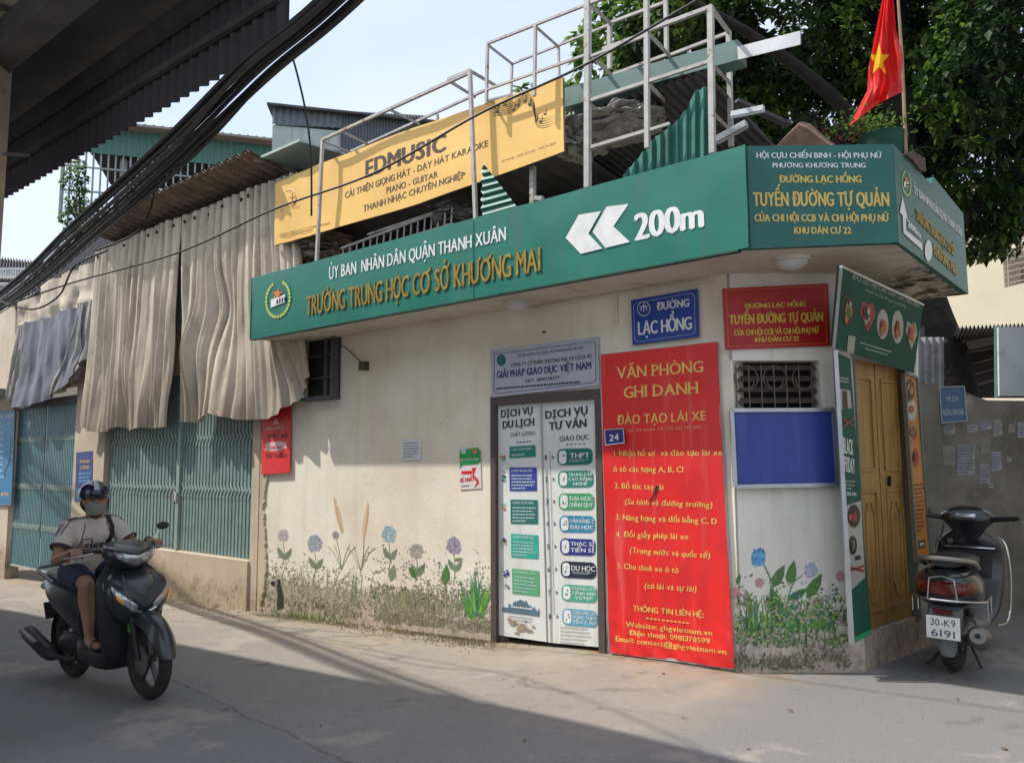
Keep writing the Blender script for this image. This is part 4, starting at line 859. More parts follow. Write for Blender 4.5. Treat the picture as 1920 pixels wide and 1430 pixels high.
# ================================================================== curtains
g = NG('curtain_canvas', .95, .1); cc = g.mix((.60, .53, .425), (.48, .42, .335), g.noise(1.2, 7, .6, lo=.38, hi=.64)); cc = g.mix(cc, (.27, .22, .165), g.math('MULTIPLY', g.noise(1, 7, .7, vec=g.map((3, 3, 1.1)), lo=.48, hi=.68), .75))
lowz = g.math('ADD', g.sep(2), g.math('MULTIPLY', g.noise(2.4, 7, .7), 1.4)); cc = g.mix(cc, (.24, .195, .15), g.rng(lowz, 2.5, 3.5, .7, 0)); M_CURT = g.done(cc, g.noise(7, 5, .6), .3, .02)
M_CGREY = mat('cloth_greyblue', (.19, .20, .24), (.15, .16, .195), sc=1.2, rough=.95, bump=.3, bsc=6); M_CPALE = mat('cloth_pale', (.40, .39, .37), (.33, .30, .26), sc=2.5, rough=.95, bump=.5, bsc=9)
def interp(pl, x):
    for i in range(len(pl) - 1):
        if x <= pl[i + 1][0]: f = (x - pl[i][0]) / (pl[i + 1][0] - pl[i][0]); return pl[i][1] + (pl[i + 1][1] - pl[i][1]) * max(0, f)
    return pl[-1][1]
def curtain(name, top, bot, folds, m, label, off=.20, amp=.05, seed=0, eyes=0, pinch=None, nc=240, nr=60, group=None):
    """top/bot: pixel polylines (same parameter) of the upper and lower hem on the plane of the wall"""
    t = thing(name, A.px(*bot[len(bot) // 2], off), label, 'curtain', group); rn = random.Random(seed)
    T = [(i / (len(top) - 1), p) for i, p in enumerate(top)]; Bt = [(i / (len(bot) - 1), p) for i, p in enumerate(bot)]
    def at(pl, k):
        for i in range(len(pl) - 1):
            if k <= pl[i + 1][0] + 1e-9: f = (k - pl[i][0]) / (pl[i + 1][0] - pl[i][0]); return pl[i][1][0] + (pl[i + 1][1][0] - pl[i][1][0]) * f, pl[i][1][1] + (pl[i + 1][1][1] - pl[i][1][1]) * f
    def S(k, v, o=0):
        a, b = at(T, k), at(Bt, k); A0, B0 = A.uz(*a, off), A.uz(*b, off)
        x = A0[0] + (B0[0] - A0[0]) * v ** 1.3; z = A0[1] + (B0[1] - A0[1]) * v
        ph = (k + .022 * noise.noise(Vector((k * 14, seed, 0)))) * folds * 2 * math.pi + 1.3 * noise.noise(Vector((k * 4, v * 1.0, seed))) * v * v * 2
        d = math.sin(ph) + .35 * math.sin(2 * ph + 1.1 + 3 * noise.noise(Vector((k * 6, v * .8, seed)))); d = (abs(d) ** .8) * (1 if d > 0 else -1)
        fl_ = noise.noise(Vector((k * 6.5, v * 1.6, seed + 20))); am = amp * (1 - .3 * v) * (.35 + .95 * max(0, min(1, .55 + 1.5 * fl_))) * (1 + .6 * noise.noise(Vector((k * 9, v * 2, seed + 4))))
        o2 = am * d + v * v * .11 * noise.noise(Vector((k * 7, v * 2.4, seed + 9))) + .009 * noise.noise(Vector((k * 30, v * 7, seed)))
        if pinch:
            for (pk, pv, wd, s) in pinch:
                q2 = math.exp(-((k - pk) / wd) ** 2 - ((v - pv) / .16) ** 2); x += (A.uz(*at(T, pk), off)[0] - A.uz(*at(T, k), off)[0]) * q2 * .7; o2 += .13 * q2 * s
        return A.P(x, z, off + o2 + o)
    q = MB(); q.grid([[S(i / nc, j / nr) for i in range(nc + 1)] for j in range(nr + 1)]); o = q.build('cloth', m, t, smooth=True, auto=False)
    for k in range(eyes):
        kk = (k + .3) / eyes; p = S(kk, .012, .008); a = Vector((0, 0, -.07))
        q = MB(); q.tube([p + a + A.u * .021 * math.cos(R(45 * i)) + A.z * .021 * math.sin(R(45 * i)) for i in range(8)], .006, 5, closed=True); q.add([p + a + A.u * .018 * math.cos(R(45 * i)) + A.z * .018 * math.sin(R(45 * i)) for i in range(8)], [tuple(range(8))]); q.build('eyelet', M_DARKIN, t)
    return t
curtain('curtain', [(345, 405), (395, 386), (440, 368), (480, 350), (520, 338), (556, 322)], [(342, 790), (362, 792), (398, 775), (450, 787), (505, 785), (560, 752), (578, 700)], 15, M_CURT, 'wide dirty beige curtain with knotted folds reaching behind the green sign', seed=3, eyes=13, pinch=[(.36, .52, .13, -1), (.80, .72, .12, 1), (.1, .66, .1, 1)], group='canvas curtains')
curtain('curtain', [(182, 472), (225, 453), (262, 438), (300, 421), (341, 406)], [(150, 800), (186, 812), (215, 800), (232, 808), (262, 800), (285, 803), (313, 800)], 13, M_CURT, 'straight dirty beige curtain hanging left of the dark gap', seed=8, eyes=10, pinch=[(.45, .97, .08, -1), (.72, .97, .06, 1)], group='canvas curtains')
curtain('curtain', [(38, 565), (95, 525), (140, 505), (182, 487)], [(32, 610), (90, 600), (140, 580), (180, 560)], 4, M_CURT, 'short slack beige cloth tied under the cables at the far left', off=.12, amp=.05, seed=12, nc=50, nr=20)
curtain('hanging_cloth', [(45, 605), (80, 600), (110, 588), (158, 568)], [(22, 765), (60, 760), (105, 742), (140, 700)], 3, M_CGREY, 'grey-blue cloth draped above the teal shutters', off=.24, amp=.035, seed=15, nc=70, nr=36)
curtain('hanging_cloth', [(150, 570), (166, 566), (182, 560)], [(100, 745), (140, 712), (175, 660)], 3, M_CPALE, 'pale plastic cloth hanging beside the grey-blue cloth', off=.18, amp=.07, seed=19, nc=50, nr=30)
curtain('hanging_cloth', [(35, 615), (42, 612), (50, 610)], [(8, 752), (15, 755), (26, 742)], 2, M_CPALE, 'narrow pale rag at the left edge of the grey-blue cloth', off=.25, amp=.04, seed=22, nc=24, nr=24)
q = MB(); q.tube([A.P(A.uz(182, 472)[0], 4.88, .14), A.P(-5.9, 4.93, .14)], .02, 6); tag(q.build('curtain_pipe', M_STEELD), 'grey pipe the curtains hang from under the eave', 'pipe')
# left posters
pb = board(A, .034, [(143, 848), (174, 845), (173, 937), (140, 940)], .004, flat('poster_navy', (.03, .05, .20)), 'navy_poster', 'dark blue poster with yellow words behind the rider helmet', 'poster')
text(A, .036, 'THÀNH', (149, 868), (168, 867), 6, M_YT, pb, .018); text(A, .036, 'CÔNG', (150, 879), (167, 878), 6, M_YT, pb, .018); scribble(A, .036, 148, (884, 883), 170, (905, 904), 3, flat('print_skyblue', (.1, .3, .5)), pb, 1, .6)
poly(A, .036, [(143, 916), (172, 914), (172, 935), (142, 938)], flat('print_cyan', (.02, .28, .45)), pb, 'print_block')
pb = board(A, .05, [(-30, 772), (29, 770), (22, 946), (-40, 946)], .02, flat('board_cyan', (.018, .17, .36)), 'price_board', 'bright blue shop board cut by the left edge of the picture', 'sign', edge=M_STEELD, bw=.02)
text(A, .053, 'ÔM AN VIỆT', (-18, 784), (25, 783), 6, M_LWHITE, pb, .018); text(A, .053, 'HoaSơn', (-10, 799), (19, 798), 9, flat('print_paleblue', (.35, .5, .6)), pb, 0, shear=.1); scribble(A, .053, -20, (806, 805), 8, (900, 899), 8, MC['print_paleblue'], pb, 1, .35, 5); text(A, .053, '091 876', (-12, 930), (16, 929), 7, M_YT, pb, .018)
q = MB(); q.tube([A.px(8, 893, .054), A.px(8, 884, .054), A.px(12, 874, .054), A.px(16, 866, .054), A.px(18, 850, .054), A.px(19, 820, .054)], .01, 5); q.build('curl_print', MC['print_paleblue'], pb)
# left edge clutter: small roofs, air unit, beams
hs = Frame(A.P(-13.0, 0, 1.0), DA)
M_SLATE = mat('slate_roof', (.12, .11, .115), (.08, .075, .08), rough=.8)
def far(px, py, Y): d = ray(px, py); return CAM + d * (Y / d.y)
def quadthing(name, pts, Y, m, label, cat, th=.15, kind=None):
    vs = [far(x, y, Yq) for (x, y), Yq in zip(pts, Y if isinstance(Y, (list, tuple)) else [Y] * len(pts))]; n = (vs[1] - vs[0]).cross(vs[2] - vs[1]).normalized()
    if n.y > 0: n = -n
    q = MB(); q.slab(vs, n, th); return tag(q.build(name, m), label, cat)
t = thing('tiled_house', far(60, 600, 21), 'distant low house with dark slate roof seen beneath the cables at far left', 'building')
q = MB(); v = [far(-60, 520, 20), far(75, 520, 20), far(75, 640, 20), far(-60, 640, 20)]; q.slab([v[3], v[2], v[1], v[0]], (0, -1, 0), 5); q.build('wall', M_OLD, t)
rf = MB(); corr(rf, far(-70, 520, 19.4), far(120, 540, 19.4), far(-50, 478, 23), 30, .05, (0, -.3, 1), rows=1); rf.build('roof', M_SLATE, t, smooth=True)
q = MB()
for i in range(12): a = far(2 + 4.6 * i, 505, 19.2); b = far(2 + 4.6 * i, 520, 19.2); q.bar(a, b, .03)
q.bar(far(0, 504, 19.2), far(58, 504, 19.2), .05); q.bar(far(0, 520, 19.2), far(58, 520, 19.2), .06)
tag(q.build('railing', M_LWHITE, t), None)
t = thing('dark_tin_roof', far(140, 520, 15.5), 'dark rusty tin roof rising behind the cable bundle at far left', 'roof')
q = MB(); corr(q, far(30, 560, 14.6), far(225, 505, 12.6), far(110, 462, 17), 30, .03, (0, -.2, 1), rows=1); q.build('roof_sheet', M_TIND, t, smooth=True)
q = MB(); corr(q, far(60, 500, 16.5), far(200, 440, 16.5), far(62, 560, 16.5), 22, .03, (0, -1, 0), rows=1); q.build('side_sheet', M_TIND, t, smooth=True)
t = thing('air_conditioner', far(18, 555, 15), 'old white air conditioner unit on a bracket at the far left', 'air conditioner')
q = MB(); c = far(16, 553, 15); q.box(c, .55, .3, .42); q.build('case', flat('ac_white', (.5, .5, .48)), t, bevel=.02); q = MB(); q.tube([c + Vector((-.05 + .13 * math.cos(R(30 * i)), -.16, .13 * math.sin(R(30 * i)))) for i in range(12)], .012, 5, closed=True); q.build('fan_guard', M_TIND, t); q = MB(); q.bar(c + Vector((-.3, -.1, -.23)), c + Vector((.3, -.1, -.23)), .03); q.bar(c + Vector((.2, -.1, -.23)), c + Vector((.2, .2, -.5)), .03); q.build('bracket', M_TIND, t)
q = MB(); q.fbox(A, -17, va + .1, z21 + .25, z21 + .38, .05, .5); tag(q.build('shop_beam', M_STEELD), 'grey beam over the dark shopfront at the far left', 'beam')

# ================================================================== building behind with green band and bars
E1 = Frame(far(225, 250, 20), R(16.4))
t = thing('caged_balcony', E1.P(1, 5), 'caged rooftop balcony behind the cables with a green corrugated band', 'building')
zt = E1.uz(225, 247)[1]; zm = E1.uz(380, 309)[1]; zl = E1.uz(250, 420)[1]; uL, uR = E1.uz(118, 330)[0], E1.uz(520, 300)[0]
q = MB(); corr(q, E1.P(uL + .4, zm, .1), E1.P(uR, zm, .1), E1.P(uL + .4, zt, .1), (uR - uL) / .17, .02, E1.n, rows=1, per=4); q.build('green_band', flat('band_green', (.085, .20, .165)), t)
q = MB(); corr(q, E1.P(uL, zt + .05, .5), E1.P(uR + .3, zt + .05, .5), E1.P(uL, zt + .35, -3), (uR - uL) / .2, .03, (0, 0, 1), rows=1); q.fbox(E1, uL + .3, uR, zt, zt + .06, .1, .5); q.build('roof_sheet', flat('roof_tan', (.30, .24, .20)), t)
q = MB(); q.fbox(E1, E1.uz(180, 330)[0], uR, zl, zm, -2.6, -2.4); q.fbox(E1, E1.uz(170, 330)[0], uR, zm + .02, zm + .1, -2.4, 0); q.build('dark_wall', flat('balcony_dark', (.035, .03, .03), .9), t)
nb = int((uR - uL) / .17)
for i in range(nb + 1):
    u = uL + (uR - uL) * i / nb; MB().bar(E1.P(u, zl - .1, .05), E1.P(u, zm + (.3 if u > uL + .5 else 1.3), .05), .035 if i else .07).build('cage_bar', flat('cage_pale', (.33, .37, .38)), t)
for f in (.08, .42, .78): MB().bar(E1.P(uL, zl + (zm - zl) * f, .08), E1.P(uR, zl + (zm - zl) * f, .08), .04).build('cage_rail', MC['cage_pale'], t)
q = MB(); q.fbox(E1, uL + 1.2, uR, -1, zl - .12, -3, 0); q.build('wall', flat('far_wall', (.40, .40, .38), .9), t)
for x, w_ in ((222, .16), (262, .05)): a = E1.uz(x, 340)[0]; MB().fbox(E1, a, a + w_, zl, zm, -.3, -.1).build('column', flat('col_pale', (.38, .37, .34)), t)
E2 = Frame(far(512, 200, 16.5), R(8))
t = thing('tin_topped_block', E2.P(1, 5), 'pale block with grey corrugated top behind the yellow banner', 'building')
za, zb2 = E2.uz(515, 200)[1], E2.uz(515, 285)[1]; ue = E2.uz(800, 230)[0]
q = MB(); q.slab([E2.P(0, zb2 - 1.0), E2.P(ue, zb2 - 1.0), E2.P(ue, za - .55), E2.P(0, za - .42)], E2.n, 2); q.build('wall', plaster('block_pale', (.52, .56, .52), (.40, .42, .38), -5, streak=.7), t)
q = MB(); 
for s_ in (0,): corr(q, E2.P(1.45, zb2 - .6, .04), E2.P(ue, zb2 - .6, .04), E2.P(1.45, za - .03, .04), 28, .02, E2.n, rows=1, per=4); corr(q, E2.P(0, za - .42, .035), E2.P(1.45, za - .42, .035), E2.P(0, za - .01, .035), 10, .02, E2.n, rows=1, per=4)
q.build('tin_cladding', flat('clad_bluegrey', (.17, .19, .21)), t)
q = MB(); q.slab([E2.P(-.1, za, .2), E2.P(ue + .3, za - .2, .2), E2.P(ue + .3, za - .1, -2), E2.P(-.1, za + .1, -2)], (0, 0, 1), .05); q.build('roof_sheet', M_TIND, t)

# ================================================================== left shed: hanging corrugated skirt, ceiling, column
ga = Vector((-3.907, 5.98, 0)); gb = Vector((-1.12, 3.74, 0)); G = Frame(gb, math.atan2(gb.y - ga.y, gb.x - ga.x)); G.n = -G.n; zg0, zg1 = 3.6, 4.10
sh = thing('left_shed', G.P(-4, 0, -1.5), 'dark shed overhead at left with a hanging corrugated skirt and concrete ceiling', 'building')
q = MB(); corr(q, G.P(-14, zg0, 0), G.P(0, zg0, 0), G.P(-14, zg1, 0), 14 / .105, .014, G.n, rows=1, per=8); corr(q, G.P(-14, zg0 + .002, .006), G.P(0, zg0 + .002, .006), G.P(-14, zg1, .006), 14 / .105, .014, G.n, rows=1, per=8)
q.build('skirt_sheet', flat('skirt_dark', (.065, .063, .070), .8), sh, smooth=True)
q = MB(); q.bar(G.P(-14, zg1 - .05, -.06), G.P(-.02, zg1 - .05, -.06), .07, .09); q.bar(G.P(-14, zg0 + .22, -.035), G.P(-.02, zg0 + .22, -.035), .03, .04); q.build('skirt_beam', M_TIND, sh)
M_CEIL = mat('ceiling_concrete', (.42, .37, .30), (.30, .265, .215), sc=3, rough=.95, bump=.4, bsc=20, c3=(.07, .06, .05), sc3=3, lo3=.55, hi3=.62)
for i in range(-14, 1):
    for j in range(2): MB().fbox(G, i * 1.0 - .99, i * 1.0, zg1 + .03 - .004 * ((i + j) % 2), zg1 + .10, -1.75 - j * 1.2, -.57 - j * 1.2).build('ceiling_panel', M_CEIL, sh)
q = MB(); q.fbox(G, -15, -.0, zg1 - .16, zg1 + .02, -.66, -.50); q.build('ceiling_beam', M_TIND, sh)
for i in (-9.2, -6.2, -3.2, -.2): MB().fbox(G, i - .12, i, zg1 - .13, zg1 + .015, -2.9, -.68).build('ceiling_beam', M_TIND, sh)
q = MB(); rp_ = [G.P(-15, zg1 + .11, .03), G.P(0, zg1 + .11, .03), Vector((-.62, 2.4, zg1 + .11)), Vector((-1.3, 1.2, zg1 + .11)), G.P(-3.2, zg1 + .11, -3.0), G.P(-15, zg1 + .11, -3.0)]; q.slab(rp_, (0, 0, 1), .008); q.build('roof_plate', M_TIND, sh)
xc = -.6205 * 4.3
q = MB(); c0 = far(40, 0, 4.75); q.add([Vector((c0.x - .5, 4.3, -1)), Vector((c0.x, 4.3, -1)), Vector((c0.x - .03, 4.75, -1)), Vector((c0.x - .55, 4.75, -1)), Vector((c0.x - .5, 4.3, zg1 + .02)), Vector((c0.x, 4.3, zg1 + .02)), Vector((c0.x - .03, 4.75, zg1 + .02)), Vector((c0.x - .55, 4.75, zg1 + .02))], [(0, 1, 5, 4), (1, 2, 6, 5), (2, 3, 7, 6), (3, 0, 4, 7)])
tag(q.build('column', mat('column_cream', (.46, .36, .26), (.38, .30, .22), sc=2, rough=.8, bump=.2, c3=(.2, .16, .12), sc3=3, lo3=.62, hi3=.7), sh), 'cream plaster column at the left edge')
q = MB(); q.bar(far(8, 289, 4.25), far(52, 291, 4.6), .022); q.build('bracket_bar', M_TIND, sh)
# side walls of the shed behind the camera, so that the lane is a lane
q = MB(); q.fbox(G, -15, -4.2, -1, zg1 + .02, -3.0, -2.85); q.build('shed_wall', M_OLD, sh)
# ================================================================== cables
bun = [(Vector((-12.2, 16.5, 3.9)), .15), (Vector((-6.07, 9.5, 3.62)), .13), (Vector((-3.65, 6.52, 3.44)), .12), (Vector((-1.94, 4.4, 3.31)), .095), (Vector((-1.14, 3.38, 3.25)), .08), (Vector((-.62, 2.75, 3.20)), .065), (Vector((.3, 1.6, 3.2)), .06)]
rn = random.Random(21)
def spline(ps, n=10):
    out = []
    for i in range(len(ps) - 1):
        a, b, c, d = ps[max(i - 1, 0)], ps[i], ps[i + 1], ps[min(i + 2, len(ps) - 1)]
        for j in range(n):
            t = j / n; out.append(.5 * ((2 * b) + (c - a) * t + (2 * a - 5 * b + 4 * c - d) * t * t + (3 * b - a - 3 * c + d) * t ** 3))
    return out + [ps[-1]]
side = Vector((.79, .61, 0))
for i in range(34):
    ph = rn.uniform(0, 6.28); rr_ = math.sqrt(rn.random()); pts = []; cl_, cz_ = ((-.75, .1), (-.05, -.15), (.70, .05), (1.15, .5))[(i * 7) % 10 // 3]
    sag = rn.uniform(-.2, 1) if rn.random() < .3 else 0
    for k, (p, w_) in enumerate(bun):
        a = ph + rn.uniform(-.22, .22); pts.append(p + side * (w_ * (cl_ + .22 * rr_ * math.cos(a))) + Vector((0, 0, w_ * (cz_ + .26 * rr_ * math.sin(a)) - (.07 * sag if k in (1, 2, 3) else 0))))
    r = rn.choice((.005, .006, .008, .010, .013)) * (1.0 if i < 22 else .7)
    MB_ = MB(); MB_.tube(spline(pts), r, 6)
    tag(MB_.build('power_cable', M_CABLE, smooth=True), 'black cable in the thick bundle running across the upper left sky', 'cable', 'cables of the thick overhead bundle')
def wire(px3, r, label, name='overhead_wire', m=None, n=10):
    q = MB(); q.tube(spline([far(x, y, Y) for x, y, Y in px3], n), r, 6); return tag(q.build(name, m or M_CABLE, smooth=True), label, 'cable')
wire([(-60, 600, 9.5), (120, 535, 8.6), (330, 475, 7.6), (515, 392, 6.7), (700, 325, 6.0), (900, 213, 5.4), (1100, 120, 4.9), (1300, 5, 4.6), (1420, -60, 4.4)], .009, 'single black wire slanting across the yellow banner and the steel frames')
wire([(20, 540, 9), (250, 330, 6.5), (345, 258, 5.6), (460, 145, 4.3), (598, 0, 3.1), (640, -50, 2.8)], .009, 'thin upper wire with a clamp, just left of the cable bundle')
t = thing('cable_clamp', far(349, 250, 5.55), 'small black clamp on the thin upper wire against the sky', 'clamp'); q = MB(); q.box(far(349, 252, 5.55), .04, .05, .05); q.build('jaw', M_CABLE, t); q = MB(); q.bar(far(347, 255, 5.55), far(347, 243, 5.55), .02); q.build('bolt', M_CABLE, t)
wire([(545, 95, 3.9), (560, 150, 4.0), (573, 210, 4.1), (583, 290, 4.15), (584, 405, 4.2)], .006, 'loose black wire dangling from the bundle in front of the yellow banner')
wire([(345, 262, 5.6), (320, 268, 5.7), (309, 290, 5.8), (320, 310, 5.9), (350, 325, 6)], .009, 'loop of black cable curling off the bundle below the clamp')
wire([(140, 480, 8), (142, 450, 8), (165, 418, 8), (190, 412, 8), (215, 430, 8)], .014, 'stiff black cable loop rising from the bundle at left')
wire([(155, 455, 7.5), (160, 430, 7.5), (172, 400, 7.5), (180, 372, 7.5)], .011, 'short grey cable tail sticking out of the bundle', m=flat('cable_grey', (.35, .34, .31)))
wire([(300, 300, 6.2), (280, 400, 6.4), (250, 440, 6.6), (180, 470, 7.2)], .01, 'black cable sagging below the bundle over the brown eave')
wire([(0, 565, 9.5), (60, 580, 9), (110, 555, 8.5), (140, 500, 8), (200, 470, 7.5)], .010, 'slack black cable dipping over the beige cloth at far left')
# ================================================================== roof terrace: frames, banner, junk
OF, OR = .42, -.42
def frame_thing(name, label, bars, m):
    ps = [A.px(a[0], a[1], o) for (a, b, o, w_) in bars[:1]]
    t = thing(name, ps[0], label, 'frame')
    for (a, b, o, w_) in bars:
        o0, o1 = (o if isinstance(o, tuple) else (o, o)); MB().bar(A.px(*a, o0), A.px(*b, o1), w_ * .72, up=A.n).build('steel_bar', m, t)
    return t
F = OF; Rr_ = OR
frame_thing('steel_frame', 'grey steel frame standing over the left half of the yellow banner', [
    ((605, 262), (594, 490), F, .045), ((881, 132), (892, 412), F, .045), ((605, 262), (881, 136), F, .04), ((605, 266), (656, 285), (F, Rr_), .04), ((656, 285), (908, 170), Rr_, .035), ((881, 133), (928, 160), (F, Rr_), .045), ((840, 150), (881, 133), F, .045), ((842, 152), (890, 182), (F, Rr_), .04), ((735, 208), (785, 232), (F, Rr_), .04), ((640, 246), (688, 270), (F, Rr_), .04), ((656, 285), (655, 330), Rr_, .035), ((820, 215), (821, 240), Rr_, .035)], M_STEEL)
frame_thing('steel_frame', 'pale rusty steel frame tower on the roof right of the yellow banner', [
    ((1102, -40), (1102, 352), F, .065), ((1212, -40), (1214, 278), F, .05), ((1332, 12), (1336, 288), F, .055), ((1366, 58), (1371, 275), Rr_, .05), ((1332, 12), (1366, 60), (F, Rr_), .04), ((1102, 8), (1332, -85), F, .04) , ((1214, 58), (1332, 14), F, .04), ((1214, 62), (1130, 92), F, .03), ((1140, 45), (1246, 5), Rr_, .035), ((1102, 5), (1145, 45), (F, Rr_), .04), ((1143, 45), (1143, 130), Rr_, .05), ((1248, -10), (1250, 100), Rr_, .045),
    ((1102, 190), (1332, 115), F, .035), ((1102, 278), (1214, 245), F, .035), ((1214, 245), (1256, 232), F, .03), ((1102, 192), (1146, 230), (F, Rr_), .035), ((1214, 155), (1255, 200), (F, Rr_), .035), ((1332, 118), (1368, 155), (F, Rr_), .035), ((1253, 105), (1366, 62), Rr_, .035), ((1150, 140), (1253, 102), Rr_, .035), ((1112, 108), (1145, 140), (F, Rr_), .035), ((1214, 60), (1255, 105), (F, Rr_), .035), ((1335, 210), (1370, 245), (F, Rr_), .03), ((1102, 108), (1214, 66), F, .03)], M_STEEL)
frame_thing('steel_frame', 'thin steel cage frame with a sky view behind the yellow banner', [
    ((914, 82), (912, 195), F, .035), ((1004, 48), (1002, 180), F, .035), ((914, 82), (1102, 8), F, .03), ((914, 84), (960, 120), (F, Rr_), .03), ((1004, 50), (1047, 88), (F, Rr_), .03), ((960, 120), (958, 180), Rr_, .03), ((1047, 88), (1049, 165), Rr_, .03), ((960, 120), (1140, 48), Rr_, .028), ((914, 168), (1102, 102), F, .028), ((914, 190), (960, 178), (F, Rr_), .03)], M_STEEL)
frame_thing('roof_post', 'short pale post rising behind the green sign below the yellow banner', [((999, 312), (999, 382), .2, .06), ((998, 372), (1018, 372), .2, .05)], M_STEEL)
# yellow banner
yb = thing('yellow_banner', A.px(785, 400, .30), 'long yellow music school banner on the roof edge behind the steel frame', 'banner')
YO = .30
YT, YB = [(515, 345), (605, 305), (780, 238), (1055, 146)], [(515, 460), (600, 436), (785, 382), (1058, 284)]
def ywav(u, z): return .016 * noise.noise(Vector((u * 1.3, z * 1.5, 3))) + .004 * math.sin(u * 17 + z * 9) * max(0, min(1, -u - 3.8))
def yp(u, v, o=0):
    a, b = edge(YT, u), edge(YB, u); p = A.px(a[0] + (b[0] - a[0]) * v, a[1] + (b[1] - a[1]) * v, YO)
    return p + A.n * (ywav((p - A.o).dot(A.u), p.z) + o)
q = MB(); q.grid([[yp(i / 90, j / 16) for i in range(91)] for j in range(17)]); q.grid([[yp(i / 30, j / 6, -.012) for i in range(31)] for j in range(7)]); q.build('vinyl_sheet', M_YEL, yb, smooth=True)
q = MB(); q.bar(A.px(515, 347, YO - .03), A.px(1055, 148, YO - .03), .03); q.bar(A.px(515, 459, YO - .03), A.px(1057, 283, YO - .03), .03); q.bar(A.px(1055, 148, YO - .03), A.px(1057, 283, YO - .03), .03); q.build('banner_frame', M_STEELD, yb)
YX = YO + .002; M_BR = flat('print_brown', (.07, .045, .035)); M_BRF = flat('print_brown_pale', (.35, .21, .07))
text(A, YX, 'EDMUSIC', (686, 333), (834, 282), 33, M_BR, yb, .04, space=.13, drape=ywav)
text(A, YX, 'CẢI THIỆN GIỌNG HÁT - DẠY HÁT KARAOKE', (646, 372), (915, 274), 12, M_BR, yb, .018, serif=True, drape=ywav); text(A, YX, 'PIANO - GUITAR', (724, 363), (821, 332), 12, M_BR, yb, .018, serif=True, drape=ywav); text(A, YX, 'THANH NHẠC CHUYÊN NGHIỆP', (681, 397), (872, 333), 12, M_BR, yb, .018, serif=True, drape=ywav)
text(A, YX, 'HOTLINE : 0399 222 856 - 0919 91 8899', (940, 305), (1043, 270), 4.5, M_BRF, yb, 0, drape=ywav)
scribble(A, YX, 523, (438, 415), 618, (447, 424), 2, M_BRF, yb, .7, .5, 2); 
q = MB(); q.tube([A.px(543 + 12 * math.cos(R(24 * i)), 372 - 15 * math.sin(R(24 * i)), YX) for i in range(15)], .005, 4, closed=True); q.bar(A.px(538, 365, YX), A.px(538, 382, YX), .008, .003); q.bar(A.px(548, 362, YX), A.px(548, 380, YX), .008, .003); q.bar(A.px(533, 374, YX), A.px(552, 369, YX), .006, .003); q.build('round_logo', M_BRF, yb); text(A, YX, 'EDMUSIC', (526, 397), (562, 388), 4, M_BRF, yb, 0)
for k in range(5):
    pts = [(925 + 0, 200), (960, 193), (985, 172), (1000, 190), (1006, 218), (1025, 222), (1056, 205)]
    q = MB(); q.tube(spline([A.px(x, y + 4.2 * k, YX) for x, y in pts], 6), .0022, 4); q.build('music_stave', M_BR, yb)
for x, y in ((931, 210), (946, 196), (962, 206), (970, 197), (983, 190), (992, 196), (1000, 178), (1005, 225), (1014, 228), (1022, 214), (1047, 212)):
    q = MB(); q.bar(A.px(x + 2, y, YX), A.px(x + 3, y - 12, YX), .006, .003); oval(A, YX + .001, (x, y), 3, 2.4, None, None, mb=q); q.build('music_note', M_BR, yb)
# green corrugated offcuts
gs = thing('green_sheet', A.px(1250, 300, .35), 'green corrugated sheet cut on a slant standing on the right of the roof edge', 'roof sheet')
TP = [(1168, 328), (1200, 292), (1222, 262), (1245, 245), (1268, 228), (1290, 200), (1302, 172), (1322, 163)]
rows = [[], []]
for i in range(73):
    x = 1168 + 162 * i / 72; yt = interp(TP, x) + 1.6 * math.sin(i * 1.1); yb_ = 330 - (x - 1168) * .23; o = .30 + .018 * math.sin(i / 72 * 2 * math.pi * 10)
    rows[0].append(A.px(x, yb_ + 6, o)); rows[1].append(A.px(x + 4 * 0, yt, o))
q = MB(); q.grid(rows); q.build('sheet', M_GREENT, gs, smooth=True)
g2 = thing('green_sheet', A.px(930, 400, .38), 'small green corrugated triangle lying in front of the yellow banner', 'roof sheet')
q = MB(); rr2 = []
for j in range(43):
    v = j / 42; y = 308 + v * 102; xr = 908 + v * 66; xl = 903 + 2 * math.sin(j * .9); o = .50 + .012 * math.sin(v * 2 * math.pi * 8); rr2.append([A.px(xl, y + v * 4, o), A.px(xr, y - v * 16, o)])
q.grid(rr2); q.build('sheet', M_GREENT, g2, smooth=True)
# green gutter beam, tin shelf, pale channel
gb_ = thing('gutter_beam', A.px(1200, 150, .1), 'long faded green gutter beam on the roof running right of the yellow banner', 'beam')
q = MB(); q.slab([A.px(1055, 202, .05), A.px(1384, 112, .05), A.px(1382, 74, .05), A.px(1055, 166, .05)], A.n, .16); q.build('beam', dirty_paint('gutter_green', (.10, .20, .18), (.075, .15, .14), .5, 4, rust=(.15, .12, .1), rustamt=.4), gb_)
z_ = A.uz(1200, 175, .05)[1]
q = MB(); ua_, ub_ = A.uz(1000, 200)[0], A.uz(1325, 130)[0]; zb_ = A.uz(1220, 158, .05)[1] - .03; corr(q, A.P(ua_, zb_, .04), A.P(ub_, zb_, .04), A.P(ua_, zb_ - .25, -2.2), 22, .02, (0, 0, 1), rows=1); tag(q.build('shelf_sheet', M_TIND, smooth=True), 'dark corrugated sheet shelf hidden under the green gutter beam', 'roof sheet')
ch = thing('pale_channel', A.px(1440, 90, .1), 'pale metal channel jutting out to the right from the green gutter beam', 'channel')
q = MB(); q.slab([A.px(1384, 110, .06), A.px(1500, 82, .06), A.px(1500, 58, .06), A.px(1382, 88, .06)], A.n, .02); q.slab([A.px(1384, 112, .06), A.px(1500, 84, .06), A.px(1490, 82, -.12), A.px(1390, 112, -.12)], (0, 0, -1), .01); q.build('channel', M_ALU, ch)
